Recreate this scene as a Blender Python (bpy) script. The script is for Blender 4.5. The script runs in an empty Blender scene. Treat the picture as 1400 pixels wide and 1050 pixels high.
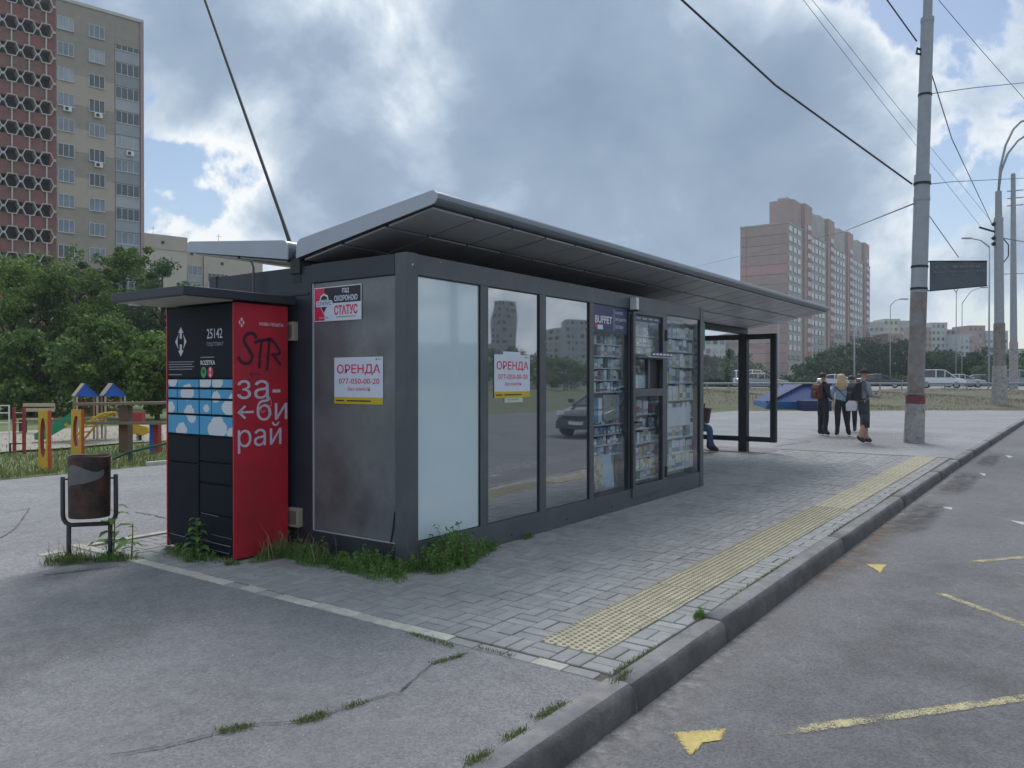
import bpy, bmesh, math, random
import numpy as np
from mathutils import Vector, Matrix

S = bpy.context.scene
COL = S.collection
R = math.radians
rnd = random.Random(7)

# ------------------------------------------------------------------ camera
FPX, HOR, EYE = 1073.0, 518.0, 1.55
YAW = math.atan(767 / FPX)
cam = bpy.data.cameras.new('camera')
cam.sensor_fit = 'HORIZONTAL'; cam.sensor_width = 36; cam.lens = 36 * FPX / 1400
cam.clip_start = 0.05; cam.clip_end = 4000
cam_ob = bpy.data.objects.new('camera', cam); COL.objects.link(cam_ob)
cam_ob.location = (0, 0, EYE)
cam_ob.rotation_euler = (math.pi / 2 - math.atan((525 - HOR) / FPX), 0, YAW - math.pi / 2)
S.camera = cam_ob

# ------------------------------------------------------------------ sky, sun, exposure
SUN_AZ = YAW - R(6)          # the sun stands behind the grey cloud bank, ahead of the viewer
SUN_EL = R(52)
W = bpy.data.worlds.new('World'); S.world = W; W.use_nodes = True
def sky_world():
    nt = W.node_tree; N = nt.nodes; L = nt.links; N.clear()
    def nd(t, **k):
        n = N.new(t)
        for a, b in k.items(): setattr(n, a, b)
        return n
    def mth(op, a, b=None, c=None, clamp=False):
        n = nd('ShaderNodeMath', operation=op, use_clamp=clamp)
        for i, x in enumerate((a, b, c)):
            if x is None: continue
            if isinstance(x, (int, float)): n.inputs[i].default_value = x
            else: L.new(x, n.inputs[i])
        return n.outputs[0]
    out = nd('ShaderNodeOutputWorld')
    sky = nd('ShaderNodeTexSky', sky_type='NISHITA', sun_disc=False)
    sky.sun_elevation = SUN_EL; sky.sun_rotation = math.pi / 2 - SUN_AZ
    sky.air_density = 1.0; sky.dust_density = 0.8; sky.ozone_density = 1.2
    bg1 = nd('ShaderNodeBackground'); bg1.inputs[1].default_value = 0.062
    L.new(sky.outputs[0], bg1.inputs[0])
    tc = nd('ShaderNodeTexCoord'); sp = nd('ShaderNodeSeparateXYZ')
    L.new(tc.outputs['Generated'], sp.inputs[0])
    zz = mth('ADD', mth('MAXIMUM', sp.outputs[2], -0.05), 0.75)
    cb = nd('ShaderNodeCombineXYZ')
    L.new(mth('DIVIDE', sp.outputs[0], zz), cb.inputs[0]); L.new(mth('DIVIDE', sp.outputs[1], zz), cb.inputs[1])
    cb.inputs[2].default_value = 3.7
    def fbm(scale, detail, rough, dist=0.0, off=0.0):
        n = nd('ShaderNodeTexNoise'); n.inputs['Scale'].default_value = scale; n.inputs['Detail'].default_value = detail
        n.inputs['Roughness'].default_value = rough; n.inputs['Distortion'].default_value = dist
        ad = nd('ShaderNodeVectorMath', operation='ADD'); L.new(cb.outputs[0], ad.inputs[0]); ad.inputs[1].default_value = (off, off * .7, off * 1.3)
        L.new(ad.outputs[0], n.inputs['Vector']); return mth('SUBTRACT', n.outputs[0], 0.5)
    cover, shade, fine = fbm(4.2, 10, 0.58, 0.25, 0.4), fbm(3.6, 4, 0.5, 0.4, 5.2), fbm(9.5, 8, 0.6, 0.3, 9.1)
    t = mth('ADD', mth('MULTIPLY', cover, 1.9), 0.53)
    # the cloud bank itself: thicker and thinner places of the cloud deck by direction
    def blob(px, py, rad, amt):
        nonlocal t
        d = Vector((math.cos(YAW) * FPX + math.sin(YAW) * (px - 700), math.sin(YAW) * FPX - math.cos(YAW) * (px - 700), HOR - py)).normalized()
        dp = nd('ShaderNodeVectorMath', operation='DOT_PRODUCT'); L.new(tc.outputs['Generated'], dp.inputs[0]); dp.inputs[1].default_value = d
        mr = nd('ShaderNodeMapRange', interpolation_type='SMOOTHSTEP')
        L.new(dp.outputs['Value'], mr.inputs[0]); mr.inputs[1].default_value = math.cos(R(rad)); mr.inputs[2].default_value = 1.0
        mr.inputs[3].default_value = 0; mr.inputs[4].default_value = amt
        t = mth('ADD', t, mr.outputs[0])
    for b in SKY_BLOBS: blob(*b)
    mk = nd('ShaderNodeMapRange', interpolation_type='SMOOTHSTEP'); L.new(t, mk.inputs[0])
    mk.inputs[1].default_value = 0.37; mk.inputs[2].default_value = 0.47
    # cloud colour by thickness: thin edges white, thick bellies grey
    cr = nd('ShaderNodeValToRGB'); e = cr.color_ramp.elements
    tt = mth('ADD', t, mth('ADD', mth('MULTIPLY', shade, 0.9), mth('MULTIPLY', fine, 0.34)))
    mr2 = nd('ShaderNodeMapRange'); L.new(tt, mr2.inputs[0]); mr2.inputs[1].default_value = 0.3; mr2.inputs[2].default_value = 1.3; L.new(mr2.outputs[0], cr.inputs[0])
    stops = SKY_STOPS
    while len(e) > 1: e.remove(e[-1])
    e[0].position = stops[0][0]; e[0].color = (*stops[0][1], 1)
    for p, c in stops[1:]:
        x = e.new(p); x.color = (*c, 1)
    bg2 = nd('ShaderNodeBackground'); bg2.inputs[1].default_value = 1.0
    L.new(cr.outputs[0], bg2.inputs[0])
    mx = nd('ShaderNodeMixShader'); L.new(mk.outputs[0], mx.inputs[0]); L.new(bg1.outputs[0], mx.inputs[1]); L.new(bg2.outputs[0], mx.inputs[2])
    # pale veil low over the horizon
    hz = nd('ShaderNodeMapRange', interpolation_type='SMOOTHSTEP'); L.new(sp.outputs[2], hz.inputs[0])
    hz.inputs[1].default_value = 0.0; hz.inputs[2].default_value = 0.16; hz.inputs[3].default_value = 0.55; hz.inputs[4].default_value = 0.0
    bg3 = nd('ShaderNodeBackground'); bg3.inputs[0].default_value = (0.47, 0.505, 0.535, 1)
    mx2 = nd('ShaderNodeMixShader'); L.new(hz.outputs[0], mx2.inputs[0]); L.new(mx.outputs[0], mx2.inputs[1]); L.new(bg3.outputs[0], mx2.inputs[2])
    L.new(mx2.outputs[0], out.inputs[0])
SKY_STOPS = [(0.0, (0.555, 0.57, 0.58)), (0.12, (0.565, 0.58, 0.59)), (0.22, (0.40, 0.45, 0.505)), (0.34, (0.285, 0.345, 0.415)), (0.55, (0.185, 0.242, 0.320)), (1.0, (0.135, 0.185, 0.255))]
SKY_BLOBS = [(560, 40, 26, 0.22), (900, 210, 18, 0.36), (480, 140, 14, 0.14), (1110, 190, 8, 0.24), (1370, 120, 13, -0.20), (1290, 330, 10, 0.02), (285, 175, 6.5, -0.36), (235, 290, 8, -0.10), (370, 320, 6, -0.10), (640, 30, 8, -0.14), (420, 30, 9, -0.10)]
sky_world()

sun = bpy.data.lights.new('sun', 'SUN'); sun.energy = 1.2; sun.angle = R(26); sun.color = (1.0, 0.98, 0.95)
sun_ob = bpy.data.objects.new('sun', sun); COL.objects.link(sun_ob)
sdir = Vector((math.cos(SUN_AZ) * math.cos(SUN_EL), math.sin(SUN_AZ) * math.cos(SUN_EL), math.sin(SUN_EL)))
sun_ob.rotation_euler = (-sdir).to_track_quat('-Z', 'Y').to_euler(); sun_ob.location = (0, 0, 60)

S.view_settings.view_transform = 'Standard'; S.view_settings.look = 'None'
S.view_settings.exposure = 0.84; S.view_settings.gamma = 1.0; S.view_settings.use_curve_mapping = False
S.render.engine = 'CYCLES'
S.cycles.use_denoising = True
try: S.cycles.denoiser = 'OPENIMAGEDENOISE'
except Exception: pass
S.cycles.max_bounces = 7; S.cycles.transparent_max_bounces = 12; S.cycles.caustics_reflective = False; S.cycles.caustics_refractive = False
S.cycles.sample_clamp_indirect = 6.0
HAZE = 0.00055
S.cycles.volume_bounces = 0

# ------------------------------------------------------------------ places in the scene
VX, VY = math.cos(YAW), math.sin(YAW)
RX, RY = math.sin(YAW), -math.cos(YAW)
def dl(d, l, z=0.0):                       # d metres ahead of the viewer, l metres to the right
    return Vector((d * VX + l * RX, d * VY + l * RY, z))
def A(px, py, d):                          # sighting line at distance d
    return dl(d, d * (px - 700) / FPX, EYE - (py - HOR) * d / FPX)
def G(px, py, z=0.0):
    return A(px, py, FPX * (EYE - z) / (py - HOR))
def onY(px, py, Y):
    k = (px - 700) / FPX; return A(px, py, Y / (VY + k * RY))
def onX(px, py, X):
    k = (px - 700) / FPX; return A(px, py, X / (VX + k * RX))

# ------------------------------------------------------------------ materials
MATS = {}
def mat(name, col, rough=0.8, metal=0.0, var=0.12, scale=6.0, bump=0.0, bscale=40.0, spec=0.5, col2=None, c2lo=0.45, c2hi=0.65, c2scale=None, rndv=0.0, emit=None, coat=0.0, detail=5):
    m = bpy.data.materials.new(name); m.use_nodes = True; MATS[name] = m
    nt = m.node_tree; N = nt.nodes; L = nt.links
    b = N['Principled BSDF']; b.inputs['Roughness'].default_value = rough; b.inputs['Metallic'].default_value = metal
    b.inputs['Specular IOR Level'].default_value = spec
    if coat: b.inputs['Coat Weight'].default_value = coat; b.inputs['Coat Roughness'].default_value = 0.08
    geo = N.new('ShaderNodeNewGeometry')
    ns = N.new('ShaderNodeTexNoise'); ns.inputs['Scale'].default_value = scale; ns.inputs['Detail'].default_value = detail; ns.inputs['Roughness'].default_value = 0.6
    L.new(geo.outputs['Position'], ns.inputs['Vector'])
    mr = N.new('ShaderNodeMapRange'); mr.inputs[1].default_value = 0.25; mr.inputs[2].default_value = 0.75
    mr.inputs[3].default_value = 1 - var; mr.inputs[4].default_value = 1 + var
    L.new(ns.outputs[0], mr.inputs[0])
    base = None
    if col2 is not None:
        n2 = N.new('ShaderNodeTexNoise'); n2.inputs['Scale'].default_value = c2scale or scale * 0.4; n2.inputs['Detail'].default_value = 7; n2.inputs['Roughness'].default_value = 0.65
        L.new(geo.outputs['Position'], n2.inputs['Vector'])
        m2 = N.new('ShaderNodeMapRange'); m2.inputs[1].default_value = c2lo; m2.inputs[2].default_value = c2hi; L.new(n2.outputs[0], m2.inputs[0])
        mc = N.new('ShaderNodeMix'); mc.data_type = 'RGBA'; mc.inputs[6].default_value = (*col, 1); mc.inputs[7].default_value = (*col2, 1)
        L.new(m2.outputs[0], mc.inputs[0]); base = mc.outputs[2]
    hs = N.new('ShaderNodeHueSaturation')
    if base is None: hs.inputs['Color'].default_value = (*col, 1)
    else: L.new(base, hs.inputs['Color'])
    val = mr.outputs[0]
    if rndv:
        oi = N.new('ShaderNodeObjectInfo'); m3 = N.new('ShaderNodeMapRange'); m3.inputs[3].default_value = 1 - rndv; m3.inputs[4].default_value = 1 + rndv
        L.new(oi.outputs['Random'], m3.inputs[0])
        mu = N.new('ShaderNodeMath'); mu.operation = 'MULTIPLY'; L.new(val, mu.inputs[0]); L.new(m3.outputs[0], mu.inputs[1]); val = mu.outputs[0]
    L.new(val, hs.inputs['Value']); L.new(hs.outputs[0], b.inputs['Base Color'])
    if bump:
        nb = N.new('ShaderNodeTexNoise'); nb.inputs['Scale'].default_value = bscale; nb.inputs['Detail'].default_value = 4; L.new(geo.outputs['Position'], nb.inputs['Vector'])
        bp = N.new('ShaderNodeBump'); bp.inputs['Strength'].default_value = bump; bp.inputs['Distance'].default_value = 0.01
        L.new(nb.outputs[0], bp.inputs['Height']); L.new(bp.outputs[0], b.inputs['Normal'])
    if emit:
        b.inputs['Emission Color'].default_value = (*emit[0], 1); b.inputs['Emission Strength'].default_value = emit[1]
    return m

def asphalt(name, g, patch=0.18, tint=(1.0, 1.0, 1.06), speck=0.55, pcol=None):
    m = bpy.data.materials.new(name); m.use_nodes = True; MATS[name] = m
    nt = m.node_tree; N = nt.nodes; L = nt.links; b = N['Principled BSDF']; b.inputs['Roughness'].default_value = 0.86; b.inputs['Specular IOR Level'].default_value = 0.35
    geo = N.new('ShaderNodeNewGeometry')
    def noise(s, d, r=0.6):
        n = N.new('ShaderNodeTexNoise'); n.inputs['Scale'].default_value = s; n.inputs['Detail'].default_value = d; n.inputs['Roughness'].default_value = r
        L.new(geo.outputs['Position'], n.inputs['Vector']); return n.outputs[0]
    def rng(x, a, c, lo, hi):
        n = N.new('ShaderNodeMapRange'); n.inputs[1].default_value = a; n.inputs[2].default_value = c; n.inputs[3].default_value = lo; n.inputs[4].default_value = hi; L.new(x, n.inputs[0]); return n.outputs[0]
    def mul(x, y):
        n = N.new('ShaderNodeMath'); n.operation = 'MULTIPLY'; L.new(x, n.inputs[0]); L.new(y, n.inputs[1]); return n.outputs[0]
    big = rng(noise(0.55, 6), 0.3, 0.7, 1 - patch, 1 + patch)
    mid = rng(noise(7, 6), 0.3, 0.7, 0.90, 1.10)
    vo = N.new('ShaderNodeTexVoronoi'); vo.inputs['Scale'].default_value = 85; L.new(geo.outputs['Position'], vo.inputs['Vector'])
    sx = N.new('ShaderNodeSeparateColor'); L.new(vo.outputs['Color'], sx.inputs[0])
    st = rng(sx.outputs[0], 0, 1, 1 - speck * 0.5, 1 + speck * 0.5)
    gr = rng(noise(240, 2), 0.3, 0.7, 0.8, 1.2)
    v = mul(mul(big, mid), mul(st, gr))
    hs = N.new('ShaderNodeHueSaturation'); hs.inputs['Color'].default_value = (g * tint[0], g * tint[1], g * tint[2], 1); L.new(v, hs.inputs['Value'])
    L.new(hs.outputs[0], b.inputs['Base Color'])
    bp = N.new('ShaderNodeBump'); bp.inputs['Strength'].default_value = 0.5; bp.inputs['Distance'].default_value = 0.006
    L.new(vo.outputs['Distance'], bp.inputs['Height']); L.new(bp.outputs[0], b.inputs['Normal'])
    return m

def paint_worn(name, col, under, lo, hi, scale=14):
    m = mat(name, col, 0.8, var=0.1, scale=30, col2=under, c2lo=lo, c2hi=hi, c2scale=scale, bump=0.3, bscale=120)
    return m

def glass(name, tint, ior=1.8, rough=0.02, opaque=0.0, back=(0.02, 0.025, 0.03)):
    m = bpy.data.materials.new(name); m.use_nodes = True; MATS[name] = m
    nt = m.node_tree; N = nt.nodes; L = nt.links; N.remove(N['Principled BSDF']); out = N['Material Output']
    tr = N.new('ShaderNodeBsdfTransparent'); tr.inputs[0].default_value = (*tint, 1)
    gl = N.new('ShaderNodeBsdfGlossy'); gl.inputs['Roughness'].default_value = rough; gl.inputs[0].default_value = (0.95, 0.97, 1, 1)
    geo = N.new('ShaderNodeNewGeometry')
    ns = N.new('ShaderNodeTexNoise'); ns.inputs['Scale'].default_value = 1.6; ns.inputs['Detail'].default_value = 1; L.new(geo.outputs['Position'], ns.inputs['Vector'])
    bp = N.new('ShaderNodeBump'); bp.inputs['Strength'].default_value = 0.06; bp.inputs['Distance'].default_value = 0.03; L.new(ns.outputs[0], bp.inputs['Height']); L.new(bp.outputs[0], gl.inputs['Normal'])
    dt = N.new('ShaderNodeVectorMath'); dt.operation = 'DOT_PRODUCT'; L.new(geo.outputs['Normal'], dt.inputs[0]); L.new(geo.outputs['Incoming'], dt.inputs[1])
    def mm(op, a, b):
        n = N.new('ShaderNodeMath'); n.operation = op
        for i, x in enumerate((a, b)):
            if x is None: continue
            if isinstance(x, (int, float)): n.inputs[i].default_value = x
            else: L.new(x, n.inputs[i])
        return n.outputs[0]
    fr_ = mm('ADD', mm('MULTIPLY', mm('POWER', mm('SUBTRACT', 1.0, mm('ABSOLUTE', dt.outputs['Value'], None)), 5.0), 1 - ior), ior)      # ior: reflectance seen straight on
    df = N.new('ShaderNodeBsdfDiffuse'); df.inputs[0].default_value = (*back, 1)
    m1 = N.new('ShaderNodeMixShader'); m1.inputs[0].default_value = opaque; L.new(tr.outputs[0], m1.inputs[1]); L.new(df.outputs[0], m1.inputs[2])
    m2 = N.new('ShaderNodeMixShader'); L.new(fr_, m2.inputs[0]); L.new(m1.outputs[0], m2.inputs[1]); L.new(gl.outputs[0], m2.inputs[2])
    L.new(m2.outputs[0], out.inputs[0]); return m

def leafmat(name, c1, c2, trans=0.35, rough=0.6):
    m = bpy.data.materials.new(name); m.use_nodes = True; MATS[name] = m
    nt = m.node_tree; N = nt.nodes; L = nt.links; b = N['Principled BSDF']; out = N['Material Output']
    geo = N.new('ShaderNodeNewGeometry'); ns = N.new('ShaderNodeTexNoise'); ns.inputs['Scale'].default_value = 0.9; L.new(geo.outputs['Position'], ns.inputs['Vector'])
    ad = N.new('ShaderNodeMath'); ad.operation = 'ADD'; L.new(geo.outputs['Random Per Island'], ad.inputs[0]); L.new(ns.outputs[0], ad.inputs[1])
    mr = N.new('ShaderNodeMapRange'); mr.inputs[1].default_value = 0.25; mr.inputs[2].default_value = 1.4; L.new(ad.outputs[0], mr.inputs[0])
    mc = N.new('ShaderNodeMix'); mc.data_type = 'RGBA'; mc.inputs[6].default_value = (*c1, 1); mc.inputs[7].default_value = (*c2, 1); L.new(mr.outputs[0], mc.inputs[0])
    L.new(mc.outputs[2], b.inputs['Base Color']); b.inputs['Roughness'].default_value = rough; b.inputs['Specular IOR Level'].default_value = 0.3
    tl = N.new('ShaderNodeBsdfTranslucent'); L.new(mc.outputs[2], tl.inputs[0])
    mx = N.new('ShaderNodeMixShader'); mx.inputs[0].default_value = trans; L.new(b.outputs[0], mx.inputs[1]); L.new(tl.outputs[0], mx.inputs[2]); L.new(mx.outputs[0], out.inputs[0])
    return m

M_ASPH = asphalt('asphalt_forecourt', 0.225, 0.12, (1.0, 1.0, 1.02), 0.42)
M_PATH = asphalt('asphalt_path', 0.27, 0.14, (1.0, 1.0, 1.02))
M_PLAZA = asphalt('asphalt_plaza', 0.29, 0.14, (1.0, 1.0, 1.03))
M_ROAD = asphalt('asphalt_road', 0.165, 0.16, (1.0, 1.0, 1.03), 0.45)
M_BRICK = mat('grey_paver', (0.312, 0.317, 0.315), 0.88, var=0.16, scale=9, bump=0.35, bscale=160, rndv=0.09, col2=(0.238, 0.238, 0.234), c2lo=0.48, c2hi=0.72, c2scale=1.3)
M_CREAM = mat('cream_paver', (0.50, 0.49, 0.43), 0.85, var=0.2, scale=14, bump=0.3, bscale=120, rndv=0.1)
M_BED = mat('joint_sand', (0.11, 0.105, 0.085), 0.95, var=0.35, scale=20, col2=(0.06, 0.085, 0.035), c2lo=0.55, c2hi=0.62, c2scale=2.5)
M_TACT = mat('tactile_yellow', (0.46, 0.43, 0.335), 0.88, var=0.18, scale=6, bump=0.2, bscale=150, col2=(0.35, 0.335, 0.265), c2lo=0.46, c2hi=0.72, c2scale=3.5, rndv=0.07)
M_STUD = mat('worn_stud', (0.365, 0.325, 0.22), 0.85, var=0.2, scale=12)
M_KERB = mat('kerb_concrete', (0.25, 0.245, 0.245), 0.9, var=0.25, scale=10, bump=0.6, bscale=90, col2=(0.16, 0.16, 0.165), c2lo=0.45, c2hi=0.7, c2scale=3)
M_KERBF = mat('kerb_shade_grime', (0.090, 0.089, 0.090), 0.92, var=0.3, scale=7, bump=0.6, bscale=70, col2=(0.135, 0.134, 0.134), c2lo=0.5, c2hi=0.72, c2scale=4)  # kerb front: its shade painted into the dark colour, along with tyre grime
M_GROUND = mat('earth', (0.12, 0.13, 0.07), 0.95, var=0.3, scale=0.4)
M_LAWN = mat('lawn_soil', (0.13, 0.18, 0.065), 0.95, var=0.3, scale=1.5, col2=(0.20, 0.18, 0.085), c2scale=0.5)
M_DRY = mat('dry_grass_bank', (0.135, 0.12, 0.078), 0.95, var=0.25, scale=2.5, col2=(0.105, 0.115, 0.058), c2scale=0.22, bump=0.5, bscale=8)
M_SAND = mat('sand', (0.36, 0.33, 0.27), 0.95, var=0.15, scale=3)
M_FRAME = mat('anthracite_frame', (0.078, 0.092, 0.103), 0.42, 0.0, var=0.12, scale=5, spec=0.5, col2=(0.118, 0.128, 0.134), c2scale=2.2, c2lo=.5, c2hi=.8)
M_CLAD = mat('dark_cladding', (0.026, 0.033, 0.045), 0.5, var=0.2, scale=4)
M_PANEL = mat('dirty_grey_panel', (0.158, 0.172, 0.184), 0.22, 0.2, var=0.14, scale=3.2, col2=(0.072, 0.072, 0.080), c2lo=0.46, c2hi=0.74, c2scale=1.3)
M_ALU = mat('brushed_aluminium', (0.40, 0.44, 0.50), 0.45, 0.2, var=0.05, scale=3)
M_SOFFIT = mat('soffit_panel', (0.42, 0.44, 0.47), 0.40, 0.05, var=0.10, scale=1.2, rndv=0.07)
M_NOSE = mat('canopy_nose', (0.17, 0.195, 0.225), 0.36, 0.5, var=0.1, scale=3)
M_DARK = mat('black_metal', (0.022, 0.025, 0.03), 0.5, 0.2, var=0.2, scale=8)
M_BLACKP = mat('locker_black', (0.009, 0.013, 0.022), 0.5, var=0.12, scale=5, spec=0.12)
M_RED = mat('locker_red', (0.50, 0.018, 0.040), 0.42, var=0.14, scale=3.0, col2=(0.37, 0.022, 0.036), c2scale=1.6)
M_WHITE = mat('white_plastic', (0.72, 0.73, 0.74), 0.5, var=0.04)
M_PRINTW = mat('print_white', (0.66, 0.68, 0.76), 0.5, var=0.03)
M_LILAC = mat('print_lilac_white', (0.58, 0.54, 0.66), 0.5, var=0.16, scale=25)
M_PAPER = mat('poster_paper', (0.62, 0.68, 0.80), 0.55, var=0.03)
M_PRED = mat('print_red', (0.62, 0.02, 0.07), 0.5, var=0.05)
M_PBLK = mat('print_black', (0.012, 0.014, 0.02), 0.5, var=0.05)
M_PYEL = mat('print_yellow', (0.56, 0.42, 0.02), 0.5, var=0.05)
M_PGRN = mat('print_green', (0.04, 0.32, 0.10), 0.5, var=0.05)
M_PNAVY = mat('print_navy', (0.03, 0.045, 0.12), 0.4, var=0.06)
M_PGREY = mat('print_grey', (0.33, 0.36, 0.41), 0.5, var=0.05)
M_TEAL = mat('poster_teal', (0.02, 0.20, 0.15), 0.5, var=0.3, scale=12)
M_SPRAY = mat('spray_paint', (0.05, 0.008, 0.022), 0.6, var=0.2)
M_BEIGE = mat('beige_plastic', (0.34, 0.31, 0.25), 0.6, var=0.1)
M_GLASS = glass('window_glass', (0.50, 0.52, 0.54), 0.46, opaque=0.62, back=(0.135, 0.152, 0.170))
M_GLASSC = glass('clear_glass', (0.93, 0.96, 0.98), 0.15)
M_SHELTER = glass('shelter_glass', (0.92, 0.95, 0.96), 0.05)
M_FROST = mat('frosted_film', (0.56, 0.68, 0.745), 0.04, var=0.03, scale=2, spec=1.0, coat=1.0)
M_INT = mat('interior_wall', (0.16, 0.165, 0.17), 0.8, var=0.1)
M_INTF = mat('interior_floor', (0.13, 0.12, 0.11), 0.7, var=0.2)
M_STEEL = mat('pole_steel', (0.33, 0.36, 0.40), 0.55, 0.3, var=0.10, scale=5)
M_RUST = mat('pole_rusty_steel', (0.25, 0.255, 0.265), 0.75, 0.1, var=0.2, scale=8, col2=(0.215, 0.165, 0.14), c2lo=0.36, c2hi=0.65, c2scale=3)
M_CONC = mat('weathered_concrete', (0.34, 0.335, 0.325), 0.9, var=0.28, scale=7, bump=0.6, bscale=30, col2=(0.14, 0.13, 0.125), c2lo=0.55, c2hi=0.68, c2scale=6)
M_REDBAND = mat('faded_red_paint', (0.19, 0.055, 0.07), 0.8, var=0.3, scale=9)
M_WIRE = mat('wire_black', (0.03, 0.033, 0.04), 0.6, var=0.05)
M_WIREG = mat('wire_grey', (0.10, 0.115, 0.135), 0.6, var=0.05)
M_BARK = mat('bark', (0.07, 0.06, 0.05), 0.95, var=0.3, scale=6, bump=0.6, bscale=12)
M_LEAF = leafmat('leaf_green', (0.024, 0.060, 0.018), (0.15, 0.24, 0.062))
M_LEAF2 = leafmat('leaf_fresh', (0.038, 0.085, 0.020), (0.205, 0.31, 0.075))
M_LEAF3 = leafmat('leaf_bluish', (0.036, 0.080, 0.042), (0.115, 0.19, 0.085))
M_LEAFD = leafmat('leaf_dark', (0.020, 0.045, 0.024), (0.062, 0.11, 0.052))
M_GRASS = leafmat('grass_blade', (0.075, 0.115, 0.035), (0.19, 0.23, 0.085), 0.3)
M_GRASSD = leafmat('dry_grass_blade', (0.10, 0.092, 0.052), (0.19, 0.17, 0.10), 0.2)
M_WEED = leafmat('weed_leaf', (0.055, 0.14, 0.036), (0.19, 0.34, 0.09), 0.4)
M_STRAW = leafmat('straw', (0.20, 0.165, 0.10), (0.36, 0.31, 0.20), 0.2)

# ------------------------------------------------------------------ mesh helpers
FRM = {}
def link(o, parent=None):
    COL.objects.link(o)
    if parent is not None:
        o.parent = parent; FRM[o] = FRM.get(parent, (Vector((0, 0, 0)), 0.0))
    return o
def tag(o, label=None, cat=None, group=None, kind=None):
    if label: o['label'] = label
    if cat: o['category'] = cat
    if group: o['group'] = group
    if kind: o['kind'] = kind
    return o
def thing(name, label, cat, loc=(0, 0, 0), rz=0.0, group=None, kind=None):
    o = bpy.data.objects.new(name, None); COL.objects.link(o); o.empty_display_size = 0.2
    o.location = loc; o.rotation_euler = (0, 0, rz); FRM[o] = (Vector(loc), rz)
    return tag(o, label, cat, group, kind)

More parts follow.
